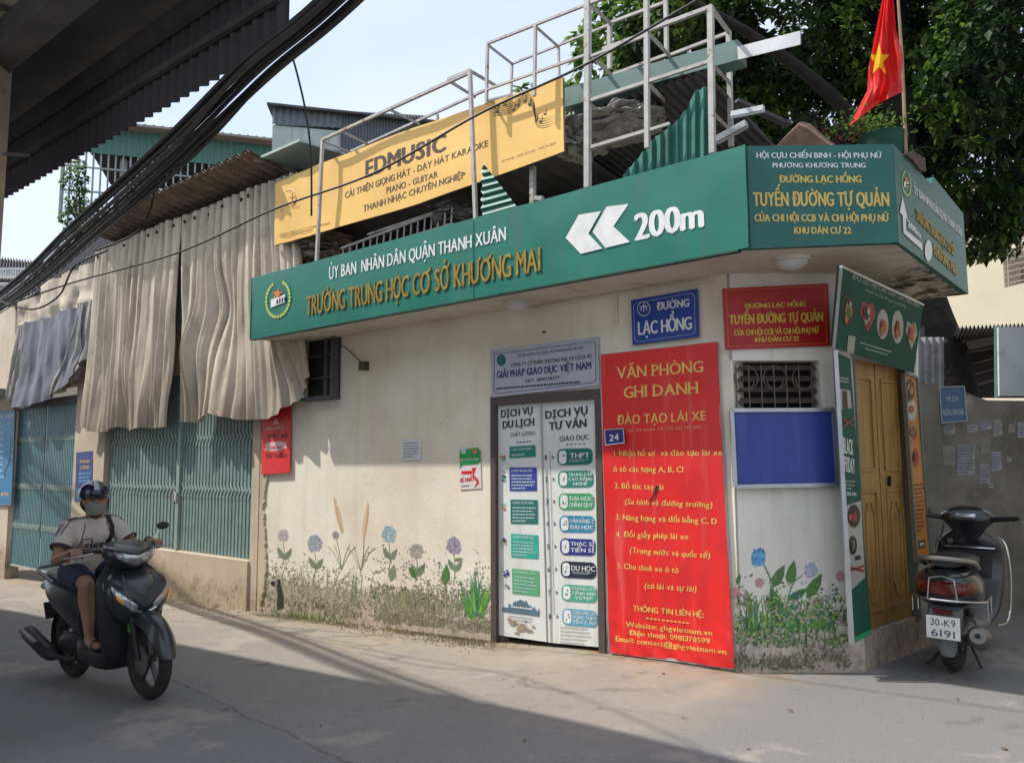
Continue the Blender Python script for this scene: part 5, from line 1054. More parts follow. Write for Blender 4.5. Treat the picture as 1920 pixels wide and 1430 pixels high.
# more tin sheets, tubes sticking out right
for a, b, w_, lb in (((1372, 215), (1432, 203), .04, 'upper stray pipe poking out right of the rusty frame'), ((1345, 262), (1400, 232), .05, 'stray pale angle bar poking out above the green corner')):
    q = MB(); q.bar(A.px(*a, -.1), A.px(*b, -.1), w_); q.bar(A.px(a[0], a[1] + 5, -.1), A.px(b[0], b[1] + 5, -.1), w_ * .6); tag(q.build('stray_bar', M_ALU), lb, 'metal bar')
q = MB(); q.bar(A.px(1380, 190, -.5), A.px(1480, 235, -.9), .07, .03); tag(q.build('sloping_rail', M_TIND), 'dark sloping rail behind the roof corner in front of the leaves', 'rail')
# back parapet and dark roof clutter
q = MB(); q.fbox(A, -5.9, -.3, TOP + .13, 3.9, -2.6, -2.5); tag(q.build('parapet', M_OLD), 'grimy parapet wall at the back of the cluttered roof', 'wall')
q = MB(); corr(q, A.P(-6, 4.35, .10), A.P(-1.5, 4.35, .10), A.P(-6, 4.1, -2.4), 24, .02, (0, 0, 1), rows=1); tag(q.build('lean_to_sheet', M_TIND, smooth=True), 'dark lean-to roof sheet behind the yellow banner', 'roof sheet')
M_TARP = mat('tarpaulin', (.36, .35, .33), (.20, .19, .18), sc=7, rough=.6, bump=.9, bsc=14)
def heap(cx_, cy_, wpx, hpx, off, m, label, name='crumpled_tarpaulin', seed=0, amp=.55):
    c = A.px(cx_, cy_, off); s = off; sc_ = (A.px(cx_ + 10, cy_, off) - c).length / 10; q = MB(); nu, nv = 90, 60; vs = []
    for i in range(nv + 1):
        a = R(-90 + 180 * i / nv)
        for j in range(nu):
            b = 2 * math.pi * j / nu; d = Vector((math.cos(a) * math.cos(b), math.cos(a) * math.sin(b), math.sin(a))); w2 = noise.noise(d * 1.5 + Vector((seed, 3, 0))); k = 1 + amp * (.7 * noise.noise(d * 2.2 + Vector((seed, 0, 0))) + .55 * (1 - 2 * abs(noise.noise(Vector((d.x * 1.5 + w2, d.y * 2, d.z * 6.5 + d.x * 2 + 2 * w2 + seed))))) - .3)
            vs.append(c + A.u * (d.x * wpx / 2 * sc_ * k) + A.n * (-d.y * .28 * k) + A.z * (d.z * hpx / 2 * sc_ * k))
    q.add(vs, [(i * nu + j, i * nu + (j + 1) % nu, (i + 1) * nu + (j + 1) % nu, (i + 1) * nu + j) for i in range(nv) for j in range(nu)]); return tag(q.build(name, m, smooth=True), label, 'tarpaulin')
heap(1165, 232, 130, 44, -.15, M_TARP, 'crumpled pale tarpaulin bundled on the middle rail of the rusty frame', seed=2)
heap(1080, 262, 70, 60, -.1, M_TARP, 'grey plastic sheeting hanging at the right end of the yellow banner', seed=5)
heap(860, 408, 60, 40, -.1, mat('black_plastic', (.035, .035, .037), (.16, .16, .16), sc=9, rough=.35, bump=.9, bsc=12), 'black and silver plastic bags stuffed behind the green sign', 'plastic_bags', seed=8)
heap(610, 468, 70, 34, -.1, mat('junk_cloth', (.12, .12, .11), (.22, .17, .14), sc=9, rough=.8, bump=.9, bsc=12), 'dull cloth heap behind the left end of the green sign', 'cloth_heap', seed=11)
# wooden ladder-like rack
t = thing('metal_rack', A.px(750, 430, .1), 'grey slatted rack leaning on the roof below the yellow banner', 'rack')
for a, b in (((640, 466), (848, 388)), ((640, 482), (850, 420)), ((690, 440), (846, 388))): MB().bar(A.px(*a, .15), A.px(*b, .15), .022).build('rail', M_STEEL, t)
for i in range(17): k = i / 16; x = 644 + 204 * k; MB().bar(A.px(x, 465 - 76 * k, .14), A.px(x - 2, 492 - 74 * k, .14), .016).build('slat', M_STEEL, t)
for (x, y, lb) in ((660, 470, 'left'), (720, 440, ''), (800, 395, '')): pass
# dark mass of stacked things behind the sign
rn = random.Random(31)
tj = thing('roof_junk', A.P(-3, TOP + .13, -.8), 'dark jumble of stored boards and boxes on the roof behind the green sign', 'junk pile')
for i in range(46):
    u = rn.uniform(-5.8, -.4); h = rn.uniform(.25, 1.05) ; c = A.P(u, TOP + .13 + h / 2, rn.uniform(-1.6, -.3)); M = Matrix.Rotation(DA + rn.uniform(-.4, .4), 3, 'Z') @ Matrix.Rotation(rn.uniform(-.12, .12), 3, 'Y')
    MB().box(c, rn.uniform(.06, .6), rn.uniform(.05, .4), h, M).build('stored_box', rn.choice([M_TIND, M_STEELD, M_DARKIN, flat('junk_brown', (.12, .085, .06)), flat('junk_blue', (.10, .14, .17)), flat('junk_pale', (.24, .24, .23))]), tj)

# ================================================================== things on top of the corner
g_roof = FB.P(.5, 3.0)
def leafpts(c, d, L_, w_, up=Vector((0, 0, 1)), bend=.15):
    d = d.normalized(); s = d.cross(up); s = s.normalized() if s.length > .01 else Vector((1, 0, 0)); n = s.cross(d)
    return [c, c + d * L_ * .45 + s * w_ / 2 + n * bend * L_ * .3, c + d * L_ - n * bend * L_, c + d * L_ * .45 - s * w_ / 2 + n * bend * L_ * .3, c + d * L_ * .5 + n * bend * L_ * .08]
LF = [(0, 1, 4), (1, 2, 4), (2, 3, 4), (3, 0, 4)]
def leafmat(name, c, c2, tr=.25):
    m = mat(name, c, c2, sc=1.3, rough=.5, spec=.3); t = m.node_tree; b = t.nodes['Principled BSDF']; o = t.nodes['Material Output']
    tl = t.nodes.new('ShaderNodeBsdfTranslucent'); ms = t.nodes.new('ShaderNodeMixShader'); ms.inputs[0].default_value = tr
    src = b.inputs['Base Color'].links[0].from_socket; hs_ = t.nodes.new('ShaderNodeHueSaturation'); hs_.inputs['Value'].default_value = 1.6; t.links.new(src, hs_.inputs['Color']); t.links.new(hs_.outputs[0], tl.inputs[0])
    t.links.new(b.outputs[0], ms.inputs[1]); t.links.new(tl.outputs[0], ms.inputs[2]); t.links.new(ms.outputs[0], o.inputs[0]); return m
M_LEAF = leafmat('leaf_dark', (.016, .038, .014), (.034, .064, .018)); M_LEAFB = leafmat('leaf_fresh_lit', (.055, .12, .022), (.12, .19, .035), .4); M_BARK = mat('bark', (.028, .023, .02), (.016, .013, .012), sc=8, rough=.95, bump=1, bsc=16)
pot = thing('plant_pot', far(1660, 275, 5.4), 'green plastic tub with a leafy plant on the corner of the sign band', 'plant')
c = far(1656, 270, 5.42); q = MB(); q.tube([c + Vector((0, 0, -.22)), c + Vector((0, 0, .03)), c + Vector((0, 0, .05)), c + Vector((0, 0, .055))], [.13, .15, .165, .16], 20); q.build('tub', MC['cafe_green'], pot, smooth=True)
rn = random.Random(5); q = MB()
for i in range(330):
    b = c + Vector((rn.gauss(-.08, .13), rn.gauss(0, .09), .06 + abs(rn.gauss(0, .09)))); q.add(leafpts(b, Vector((rn.gauss(0, 1), rn.gauss(0, 1), rn.gauss(.3, .6))), rn.uniform(.03, .065), .022), LF)
tag(q.build('foliage', M_LEAFB, pot), kind='stuff')
sp = thing('spider_plant', far(1715, 290, 5.3), 'arching strap-leaved plant at the corner beside the flagpole', 'plant'); c = far(1708, 290, 5.35)
for i in range(16):
    a = rn.uniform(-1.2, 1.3); L_ = rn.uniform(.13, .26); d = Vector((math.sin(a), rn.uniform(-.4, .4), .8)); pts = [c + d * L_ * k / 5 + Vector((0, 0, -L_ * .9 * (k / 5) ** 2.4)) for k in range(6)]
    q = MB(); q.tube(pts, [.004, .008, .009, .008, .005, .001], 4, flat=.3); q.build('strap_leaf', M_LEAFB, sp)
db = thing('dry_bush', far(1560, 250, 5.5), 'dry twiggy bush with small red flowers on the sign corner', 'plant'); c0 = far(1560, 278, 5.6)
for i in range(46):
    a = rn.gauss(0, .7); p = c0 + Vector((rn.uniform(-.28, .26), rn.uniform(-.1, .2), 0)); pts = [p]
    for k in range(6): a += rn.gauss(0, .35); pts.append(pts[-1] + Vector((math.sin(a) * .06, rn.gauss(0, .02), abs(math.cos(a)) * .075 * rn.uniform(.4, 1.1))))
    q = MB(); q.tube(pts, [.004, .0035, .003, .0025, .002, .0015, .001], 4); q.build('twig', M_BARK, db)
M_FLR = flat('flower_red', (.42, .03, .07))
for i in range(70):
    p = c0 + Vector((rn.gauss(.12, .09), rn.uniform(-.15, .1), abs(rn.gauss(.07, .07)))); q = MB(); q.add(leafpts(p, Vector((rn.gauss(0, 1), rn.gauss(0, 1), 1)), .028, .024), LF); q.build('flower', M_FLR, db)
rt = thing('ridge_tile', far(1495, 270, 5.3), 'broken brown roof tile lying on the corner edge of the sign band', 'tile')
q = MB(); q.loft([[far(x, y, Y) for x, y in pp_] for pp_, Y in (([(1455, 274), (1475, 255), (1498, 234), (1512, 240), (1540, 262), (1560, 274)], 5.15), ([(1462, 272), (1480, 248), (1500, 228), (1520, 232), (1545, 254), (1566, 270)], 5.6))], cap=True); q.build('tile', mat('tile_brown', (.22, .13, .085), (.12, .07, .05), rough=.9, bump=.5), rt)
ct_ = thing('cornice_lump', FC.P(.45, 3.55), 'crumbling brown plaster lump hanging over the shaded sign end', 'rubble')
q = MB(); q.slab([FC.px(x, y, .02) for x, y in ((1700, 290), (1712, 283), (1735, 297), (1737, 322), (1726, 318), (1715, 303))][::-1], FC.n, .08); q.build('lump', mat('lump_brown', (.13, .09, .07), (.07, .05, .04), rough=.95, bump=.8, bsc=30), ct_)
# flag
pole0, pole1 = far(1698, 285, 5.3), far(1680, -60, 5.3)
fl = thing('flag', pole0, 'red flag with a yellow star drooping from a bamboo pole on the corner', 'flag')
q = MB(); q.tube([pole0 - Vector((0, 0, .12)), pole0.lerp(pole1, .5) + Vector((.01, 0, 0)), pole1], [.013, .011, .009], 8); q.build('pole', mat('bamboo', (.33, .25, .15), (.24, .18, .1), rough=.7), fl, smooth=True)
FLft = [(1657, -14), (1644, 50), (1628, 130), (1626, 170), (1592, 237)]; FRgt = [(1674, -14), (1680, 55), (1694, 108), (1690, 140), (1693, 172)]
def fp(u, v):
    a, b = edge(FLft, v), edge(FRgt, v); bow = -math.sin(u * math.pi) * 6 * (v > .9)
    x = a[0] + (b[0] - a[0]) * u; y = a[1] + (b[1] - a[1]) * u + bow
    return far(x, y, 5.22 + .045 * (.35 + v) * math.sin(u * 11 + v * 2.4) + .02 * math.sin(u * 23 - v * 5) + .03 * noise.noise(Vector((u * 3, v * 4, 0))))
NU, NV = 90, 150; q = MB(); q.grid([[fp(i / NU, j / NV) for i in range(NU + 1)] for j in range(NV + 1)])
def instar(x, y):
    sg = []
    P_ = [(math.sin(R(36 * i)) * (1 if i % 2 == 0 else .4), -math.cos(R(36 * i)) * (1 if i % 2 == 0 else .4)) for i in range(10)]; c_ = False; j = 9
    for i in range(10):
        if (P_[i][1] > y) != (P_[j][1] > y) and x < (P_[j][0] - P_[i][0]) * (y - P_[i][1]) / (P_[j][1] - P_[i][1]) + P_[i][0]: c_ = not c_
        j = i
    return c_
for fi, f in enumerate(q.f):
    j, i = divmod(fi, NU); p = fp((i + .5) / NU, (j + .5) / NV)
    a, b = edge(FLft, j / NV), edge(FRgt, j / NV); X_ = a[0] + (b[0] - a[0]) * (i + .5) / NU; Y_ = a[1] + (b[1] - a[1]) * (i + .5) / NU
    if instar((X_ - 1648) / 21, (Y_ - 112) / 33): q.m[fi] = 1
def clothm(name, c):
    m = leafmat(name, c, tuple(x * .9 for x in c), .35); return m
q.build('cloth', [clothm('flag_red', (.62, .022, .022)), clothm('flag_yellow', (.75, .52, .02))], fl, smooth=True, auto=False)

# ================================================================== trees
def tree(name, label, base, trunk, limbs, blobs, nros, seed, mats, lsz=.16, single=300, gaps=0):
    """trunk, limbs: polylines (points, radii); blobs: crown masses (centre, radii, weight)"""
    t = thing(name, base, label, 'tree'); rn = random.Random(seed)
    q = MB(); q.tube(spline(trunk[0], 5), [trunk[1][0] + (trunk[1][1] - trunk[1][0]) * i / (len(spline(trunk[0], 5)) - 1) for i in range(len(spline(trunk[0], 5)))], 12)
    for v in q.v: v += Vector((noise.noise(v * 2), noise.noise(v * 2 + Vector((5, 0, 0))), 0)) * .06
    q.build('trunk', M_BARK, t, smooth=True, auto=False)
    for pts, r in limbs:
        s = spline([Vector(p) for p in pts], 5); MB_ = MB(); MB_.tube(s, [r * (1 - .75 * i / (len(s) - 1)) for i in range(len(s))], 7); MB_.build('limb', M_BARK, t, smooth=True, auto=False)
    tot = sum(b[2] for b in blobs); ros = []
    for c, rad, w_ in blobs:
        for _ in range(int(nros * w_ / tot)):
            d = Vector((rn.gauss(0, 1), rn.gauss(0, 1), rn.gauss(0, 1))).normalized(); k = rn.uniform(.25, 1) ** .45
            p = Vector(c) + Vector((d.x * rad[0], d.y * rad[1], d.z * rad[2])) * k
            if noise.noise(p * .9 + Vector((seed, 0, 0))) < -.25: continue
            ros.append((p, (d + Vector((0, 0, .5))).normalized()))
    ros.sort(key=lambda r: (r[0] - CAM).length * (1 if -.2 < r[0].x / max(.1, r[0].y) < .75 else 9))
    q1, q2 = MB(), MB(); shared = []; cnt = 0; tw = MB()
    # a leaf mesh shared by the nearest leaves
    lm = MB(); lm.add(leafpts(Vector((0, 0, 0)), Vector((0, 1, 0)), 1, .48), LF); l0 = None
    for ri, (p, d) in enumerate(ros):
        bright = noise.noise(p * .8 + Vector((0, seed, 3))) > .02  # lighter clumps at random: sunlit leaves put into the leaf colour
        if ri % 3 == 0: tw.tube([p - d * .25 + Vector((0, 0, -.1)), p], [.010, .005], 3, cap=False)
        for k in range(rn.randint(6, 10)):
            a = rn.uniform(0, 6.28); s = d.orthogonal().normalized(); s2 = d.cross(s); ld = (s * math.cos(a) + s2 * math.sin(a) + d * rn.uniform(-.1, .6)).normalized(); L_ = lsz * rn.uniform(.6, 1.2)
            c = p + ld * .03
            if cnt < single and ri % 2 == 0:
                y = ld; z = (Vector((0, 0, 1)) - ld * ld.z).normalized(); x = y.cross(z); M = Matrix((x, y, z)).transposed().to_4x4(); M = Matrix.Translation(c - WL[t.name]) @ M @ Matrix.Scale(L_, 4)
                if l0 is None:
                    l0 = lm.build('leaf', mats[0], None); l1 = l0.data.copy(); l1.materials.clear(); l1.materials.append(mats[1]); o = l0
                else: o = bpy.data.objects.new('leaf', l1 if bright else l0.data); COL.objects.link(o)
                o.parent = t; o.matrix_local = M; cnt += 1
            else: (q2 if bright and rn.random() < .7 else q1).add(leafpts(c, ld, L_, L_ * .48), LF)
    tag(q1.build('crown', mats[0], t), kind='stuff'); tag(q2.build('crown', mats[1], t), kind='stuff'); tag(tw.build('twigs', M_BARK, t), kind='stuff')
    return t
T0 = far(1785, 760, 10.5); T1 = far(1725, 560, 10.6); T2 = far(1690, 330, 10.8); T3 = far(1670, 60, 11.2); T4 = far(1640, -250, 12)
TB = T0.copy(); TB.z = -.1; TB.x += .25
f_ = lambda x, y, Y: far(x, y, Y)
tree('broadleaf_tree', 'big dark broad-leaved tree towering behind the corner with a leaning trunk', TB, ([TB, T0, T1, T2, T3, T4], (.42, .16)),
     [([T2, f_(1560, 180, 10.4), f_(1400, 60, 10), f_(1250, -20, 9.8)], .13), ([T2, f_(1800, 220, 11), f_(1900, 120, 11), f_(2000, 40, 11)], .15), ([T1, f_(1800, 420, 10.6), f_(1900, 360, 10.5), f_(2000, 300, 10)], .12), ([T3, f_(1500, -60, 11), f_(1300, -150, 11)], .12), ([T1, f_(1640, 420, 11), f_(1540, 330, 11.5), f_(1460, 260, 11.5)], .08)],
     [(f_(1500, 60, 11.5), (2.3, 1.6, 1.6), 5), (f_(1740, 80, 11.5), (1.9, 1.6, 1.5), 5), (f_(1850, 330, 11.2), (1.2, 1.4, 1.2), 3.0), (f_(1560, 240, 12.2), (1.5, 1.2, 1.0), 2.6), (f_(1290, 70, 11.5), (1.2, 1.3, .8), 1.9), (f_(1700, -250, 11.5), (3.0, 2, 1.8), 4), (f_(1900, 100, 9.5), (1.2, 1.2, 1.3), 2.2), (f_(1200, 130, 12), (.55, .6, .55), .6), (f_(1420, 170, 11.8), (.9, .9, .8), 1.5), (f_(1620, 360, 12.5), (1.3, .9, .8), 1.8), (f_(1800, 430, 11.6), (.9, .9, .5), 1.2), (f_(1880, 250, 12.6), (1.4, 1, 1.5), 3), (f_(1640, 150, 13), (2.2, 1, 1.8), 4)],
     10500, 4, (M_LEAF, M_LEAFB), .165)
tree('garden_tree', 'smaller green tree rising between the roof frames behind the yellow banner', f_(1130, 560, 13), ([Vector((f_(1130, 400, 13).x, 13, -.1)), f_(1130, 420, 13), f_(1135, 160, 13)], (.10, .05)),
     [([f_(1130, 330, 13), f_(1090, 200, 13)], .03)], [(f_(1110, 110, 12.6), (.35, .4, .7), 1), (f_(1085, 185, 12.6), (.5, .4, .25), 1), (f_(1180, 60, 13), (.8, .6, .8), 2.5), (f_(1000, 190, 12.6), (.5, .4, .18), .6), (f_(1250, 150, 12.6), (.9, .5, .35), 1.2)], 330, 9, (M_LEAFB, M_LEAFB), .2, single=120)
tree('climber', 'loose bush growing up the caged balcony at far left', f_(140, 430, 19), ([f_(140, 520, 19), f_(150, 430, 19), f_(145, 350, 19)], (.06, .02)), [([f_(150, 430, 19), f_(190, 400, 19)], .02)],
     [(f_(140, 350, 19), (.3, .3, .8), 1.2), (f_(165, 415, 19), (.75, .3, .55), 2.2), (f_(150, 450, 19), (.5, .3, .3), .8)], 260, 13, (M_LEAF, M_LEAFB), .13, single=0)

# ================================================================== right side: wall, shed, yellow house
sw = thing('side_wall', D.P(0, 0), 'stained grey concrete wall closing the side alley behind the parked scooter', 'wall')
zt = D.uz(1735, 724)[1]; zt2 = D.uz(1920, 752)[1]; ur_ = D.uz(1990, 800)[0]
q = MB(); q.slab([D.P(-.25, -.3), D.P(6, -.3), D.P(6, zt2 - .1), D.P(ur_, zt2), D.P(D.uz(1850, 745)[0], zt2 + .01), D.P(D.uz(1810, 733)[0], zt - .06), D.P(-.25, zt)], D.n, .18); q.build('wall', M_CONC, sw)
q = MB(); q.fbox(D, -.25, D.uz(1757, 800)[0], -.3, zt + .02, .003, .06); q.build('pilaster', M_CONC, sw)
ts = board(D, .03, [(1761, 726), (1807, 724), (1812, 789), (1765, 793)], .01, flat('plate_steel_blue', (.045, .10, .19)), 'group_sign', 'small blue neighbourhood plate on the grey side wall', 'sign', edge=flat('edge_pale', (.3, .33, .36)), bw=.01)
text(D, .033, 'TỔ 22A', (1774, 752), (1797, 751), 9, flat('print_palegrey', (.36, .42, .48)), ts, .018); text(D, .033, 'ĐƯỜNG SÂN BÓNG', (1768, 779), (1808, 777), 11, MC['print_palegrey'], ts, .018)
rn = random.Random(17); M_PAP = [mat('paper_grey', (.27, .27, .26), (.17, .165, .15), sc=9, rough=.9), mat('paper_lilac', (.27, .27, .31), (.18, .18, .19), sc=9, rough=.9), mat('paper_faded', (.20, .195, .18), (.14, .135, .12), sc=9, rough=.9)]
for i, (x0, y0, x1, y1, k) in enumerate(((1768, 795, 1790, 814, 0), (1813, 796, 1834, 810, 0), (1836, 788, 1858, 806, 1), (1862, 787, 1879, 817, 0), (1908, 790, 1925, 820, 1), (1767, 833, 1792, 873, 2), (1794, 834, 1829, 890, 1), (1858, 846, 1878, 882, 1), (1836, 870, 1858, 905, 1), (1886, 855, 1897, 866, 0), (1838, 822, 1856, 852, 2), (1850, 905, 1862, 915, 0), (1890, 795, 1903, 812, 2))):
    p = board(D, .004, [(x0 + rn.uniform(-1, 2), y0 + rn.uniform(-1, 2)), (x1 + rn.uniform(-3, 1), y0 + rn.uniform(-2, 2)), (x1 + rn.uniform(-2, 2), y1 + rn.uniform(-3, 1)), (x0 + rn.uniform(0, 3), y1 + rn.uniform(-1, 2))], .002, M_PAP[k], 'pasted_notice', ['torn pale', 'narrow pale', 'small lilac', 'tall pale', 'cut-off lilac', 'faded blank', 'large blue-printed', 'lower right lilac', 'lowest lilac', 'tiny white', 'faded middle', 'tiny low scrap', 'faded upper right'][i] + ' notice pasted on the grey side wall', 'poster', group='notices pasted on the side wall')
    if k < 2: scribble(D, .006, x0 + 2, (y0 + 2, y0 + 2), x1 - 2, (y1 - 2, y1 - 2), max(2, int((y1 - y0) / 6)), flat('ink_blue', (.07, .10, .18)), p, .7, .45, i)
# shed with sloping roof
se = thing('tin_shed', far(1840, 700, 9.5), 'open tin-roofed shed above the grey wall right of the trunk', 'shed')
q = MB(); corr(q, far(1795, 615, 9.2), far(1990, 606, 9.2), far(1780, 660, 12), 26, .03, (0, 0, 1), rows=1); q.build('roof_sheet', M_TIN, se, smooth=True)
q = MB(); v = [far(1795, 745, 11.8), far(1990, 745, 11.8), far(1990, 615, 11.8), far(1800, 615, 11.8)]; q.slab(v, (0, -1, 0), .1); q.build('back_wall', flat('shed_dark', (.06, .05, .045), .9), se)
for i in range(5): q = MB(); q.bar(far(1806, 640 + 22 * i, 10 + .3 * i), far(1870, 628 + 20 * i, 9.6 + .3 * i), .06, .03); q.build('sloping_board', flat('shed_board', (.10, .085, .08)), se)
q = MB(); q.bar(far(1871, 745, 9.1), far(1870, 612, 9.1), .05); q.build('corner_post', flat('post_green', (.08, .17, .14)), se)
q = MB(); q.slab([far(1874, 742, 9), far(1992, 742, 9), far(1992, 612, 9), far(1872, 613, 9)], (0, -1, 0), .03); tag(q.build('light_panel', mat('panel_pale', (.50, .55, .57), (.42, .46, .47), sc=1.5, rough=.6, c3=(.25, .33, .40), sc3=2, lo3=.6, hi3=.7)), 'pale blue sheet panel above the grey wall at the right edge', 'panel')
q = MB(); corr(q, far(1718, 735, 8.6), far(1770, 735, 8.6), far(1718, 632, 8.6), 4, .02, (0, -1, 0), rows=1); tag(q.build('tin_hoarding', M_TIN, smooth=True), 'short grey corrugated hoarding between the cafe sign and the trunk', 'hoarding')
q = MB(); q.bar(far(1727, 640, 8.7), far(1727, 612, 8.7), .05); q.bar(far(1715, 632, 8.7), far(1775, 640, 8.7), .04); tag(q.build('hoarding_rail', M_TIND), 'dark rail on top of the grey hoarding', 'rail')
yh = thing('yellow_house', far(1850, 560, 24), 'pale yellow house wall with a shuttered window behind the tree', 'building')
M_YH = mat('wall_pale_yellow', (.76, .69, .52), (.70, .62, .45), sc=.5, rough=.9)
q = MB(); v = [far(1700, 900, 24), far(2150, 900, 21), far(2150, 330, 21), far(1700, 350, 24)]; q.slab(v, (-.2, -1, 0), 4); q.build('wall', M_YH, yh)
q = MB(); v = [far(1886, 538, 21.5), far(1960, 520, 21.0), far(1960, 450, 21.0), far(1882, 470, 21.5)]; q.slab(v, (-.2, -1, 0), .1); wf = q.build('window', flat('shutter_taupe', (.22, .17, .14)), yh)
for i in range(6): q = MB(); q.bar(far(1884, 478 + 11 * i, 21.3), far(1960, 460 + 11 * i, 20.8), .05, .03); q.build('window_slat', flat('slat_cream', (.42, .36, .28)), wf)
for i in range(5): q = MB(); q.bar(far(1890 + 15 * i, 468 - 3 * i, 21.3 - .1 * i), far(1892 + 15 * i, 536 - 3 * i, 21.3 - .1 * i), .05, .03); q.build('window_slat', MC['slat_cream'], wf)
# enclosing distance so the horizon never shows as bare ground
for i, (x, y, w_, h, c_) in enumerate(((-24, 34, 16, 8, (.40, .36, .30)), (4, 42, 26, 7, (.42, .40, .36)), (30, 30, 18, 9, (.5, .44, .33)))):
    tb = thing('far_house', Vector((x, y, -1)), ['plain far house beyond the left end of the lane', 'plain far house hidden behind the corner building', 'plain far house beyond the alley on the right'][i], 'building'); q = MB(); q.box((x, y, h / 2 - 1), w_, 6, h); q.build('wall', flat('far_wall_%d' % i, c_, .9), tb); q = MB(); q.box((x, y, h - .9), w_ + .6, 6.6, .2); q.build('roof', M_SLATE, tb)

# ================================================================== mural of painted flowers (flat paint on the plaster)
def paint(fr, off, items, parent, seed):
    rn = random.Random(seed)
    gl = [flat('paint_green', (.08, .19, .05)), flat('paint_green_light', (.20, .33, .05)), flat('paint_green_grey', (.19, .24, .14)), flat('paint_sea', (.05, .20, .13))]
    for it in items:
        kind, x, y = it[:3]; c = it[-1]; s = it[3] if len(it) > 4 else 0
        if kind == 'ball':
            oval(fr, off - .0004, (x, y), s * .78, s * .92, None, None, mb=c[1][1])
            for k in range(int(60)):
                a = rn.uniform(0, 6.28); r = s * math.sqrt(rn.random()); q_ = 1.6 * s / 15; xx, yy = x + r * math.cos(a) * .85, y + r * math.sin(a)
                bmb = c[1][k % len(c[1])]; poly(fr, off + .00015 * (k % 5), [(xx - q_, yy), (xx, yy - q_ * 1.3), (xx + q_, yy), (xx, yy + q_ * 1.3)], None, None, mb=bmb)
        if kind == 'leaf':
            L_, a = s; dx, dy = math.cos(R(a)), -math.sin(R(a)); w_ = L_ * .2; pts = [(x, y), (x + dx * L_ * .3 - dy * w_, y + dy * L_ * .3 + dx * w_), (x + dx * L_ * .65 - dy * w_ * .8, y + dy * L_ * .65 + dx * w_ * .8), (x + dx * L_, y + dy * L_), (x + dx * L_ * .65 + dy * w_ * .8, y + dy * L_ * .65 - dx * w_ * .8), (x + dx * L_ * .3 + dy * w_, y + dy * L_ * .3 - dx * w_)]
            poly(fr, off + .0008, pts, gl[c], parent, 'painted_leaf')
        if kind == 'stem':
            q = MB(); pts = [fr.px(px_, py_, off + .001) for px_, py_ in x]; pts = spline(pts, 5)
            for i in range(len(pts) - 1): q.bar(pts[i], pts[i + 1], y, .0008, up=fr.n)
            q.build('painted_stem', gl[c], parent)
def pmb(): return [MB(), MB(), MB()]
def ballset(fr, off, x, y, s, cols, parent):
    m3 = pmb(); paint(fr, off, [('ball', x, y, s, (0, m3))], parent, int(x))
    for q, c in zip(m3, cols): tag(q.build('painted_flower', flat('paint_%02d%02d%02d' % tuple(int(k * 99) for k in c), c), parent), kind='stuff')
def tufts(fr, off, x0, x1, ybase, hmin, hmax, n, mats, parent, seed, slope=0, lw=2.0, name='painted_grass'):
    rn = random.Random(seed); ms = [MB() for _ in mats]
    for i in range(n):
        x = rn.uniform(x0, x1); yb = ybase(x) + rn.uniform(-4, 10); h = rn.uniform(hmin, hmax); a = max(-.5, min(.5, rn.gauss(0, .3))); w_ = lw * rn.uniform(.5, 1.3); q = ms[rn.randrange(len(ms))]; o = off + .00012 * (i % 12)
        if rn.random() < .45: poly(fr, o, [(x - w_, yb), (x + h * a - .3, yb - h), (x + w_, yb)], None, None, mb=q)
        else: yy = yb - h * rn.uniform(.2, .9); xx = x + a * h * .5; l = rn.uniform(2.5, 6.5) * lw / 2; b = rn.uniform(-1.2, 1.2); poly(fr, o, [(xx, yy), (xx + l * math.sin(b) - l * .35, yy - l * .7), (xx + l * 1.6 * math.sin(b), yy - l * 1.6), (xx + l * math.sin(b) + l * .35, yy - l * .6)], None, None, mb=q)
    for q, m in zip(ms, mats): tag(q.build(name, m, parent), kind='stuff')
OP = .0012
# wall A: faded
fade = lambda c: tuple(.55 * a + .45 * b for a, b in zip(c, (.5, .42, .33)))
for (x, y, s, cs) in ((531, 1004, 12, ((.42, .38, .42), (.52, .46, .46), (.35, .33, .36))), (590, 1018, 17, ((.22, .33, .42), (.35, .38, .42), (.45, .42, .42))), (629, 1003, 8, ((.30, .25, .27), (.42, .38, .38), (.36, .3, .3))), (729, 1001, 17, ((.50, .55, .52), (.28, .40, .45), (.58, .58, .52))), (781, 1033, 15, ((.36, .32, .28), (.42, .37, .33), (.30, .30, .27))), (851, 1023, 17, ((.25, .20, .33), (.38, .33, .40), (.20, .22, .30)))): ballset(A, OP, x, y, s, cs, corner)
items = []
for x, y, yb in ((531, 1018, 1060), (590, 1036, 1080), (729, 1018, 1080), (781, 1048, 1085), (851, 1040, 1095)):
    items += [('stem', [(x, y), (x + 2, (y + yb) / 2), (x - 1, yb)], .008, 2), ('leaf', x + 1, y + 30, (26, 118), 2), ('leaf', x + 2, y + 32, (26, 58), 2)]
items += [('leaf', 733, 1090, (34, 80), 2), ('leaf', 834, 1098, (42, 85), 0), ('leaf', 851, 1050, (18, 10), 2), ('leaf', 780, 1080, (30, 55), 2), ('leaf', 780, 1085, (28, 120), 0)]
for bx, by_, tx_, ty in ((640, 1068, 628, 1000), (676, 1070, 682, 1008)):
    items += [('stem', [(bx, by_), ((bx + tx_) / 2 + 2, (by_ + ty) / 2), (tx_, ty)], .009, 2)]
    for k in (-26, -14, 16, 28): items.append(('stem', [(bx, by_), (bx + k * .5, by_ - 30), (bx + k, by_ - 52 + abs(k) * .3)], .006, 2))
paint(A, OP, items, corner, 3)
m_or = flat('paint_orange', (.62, .38, .19))
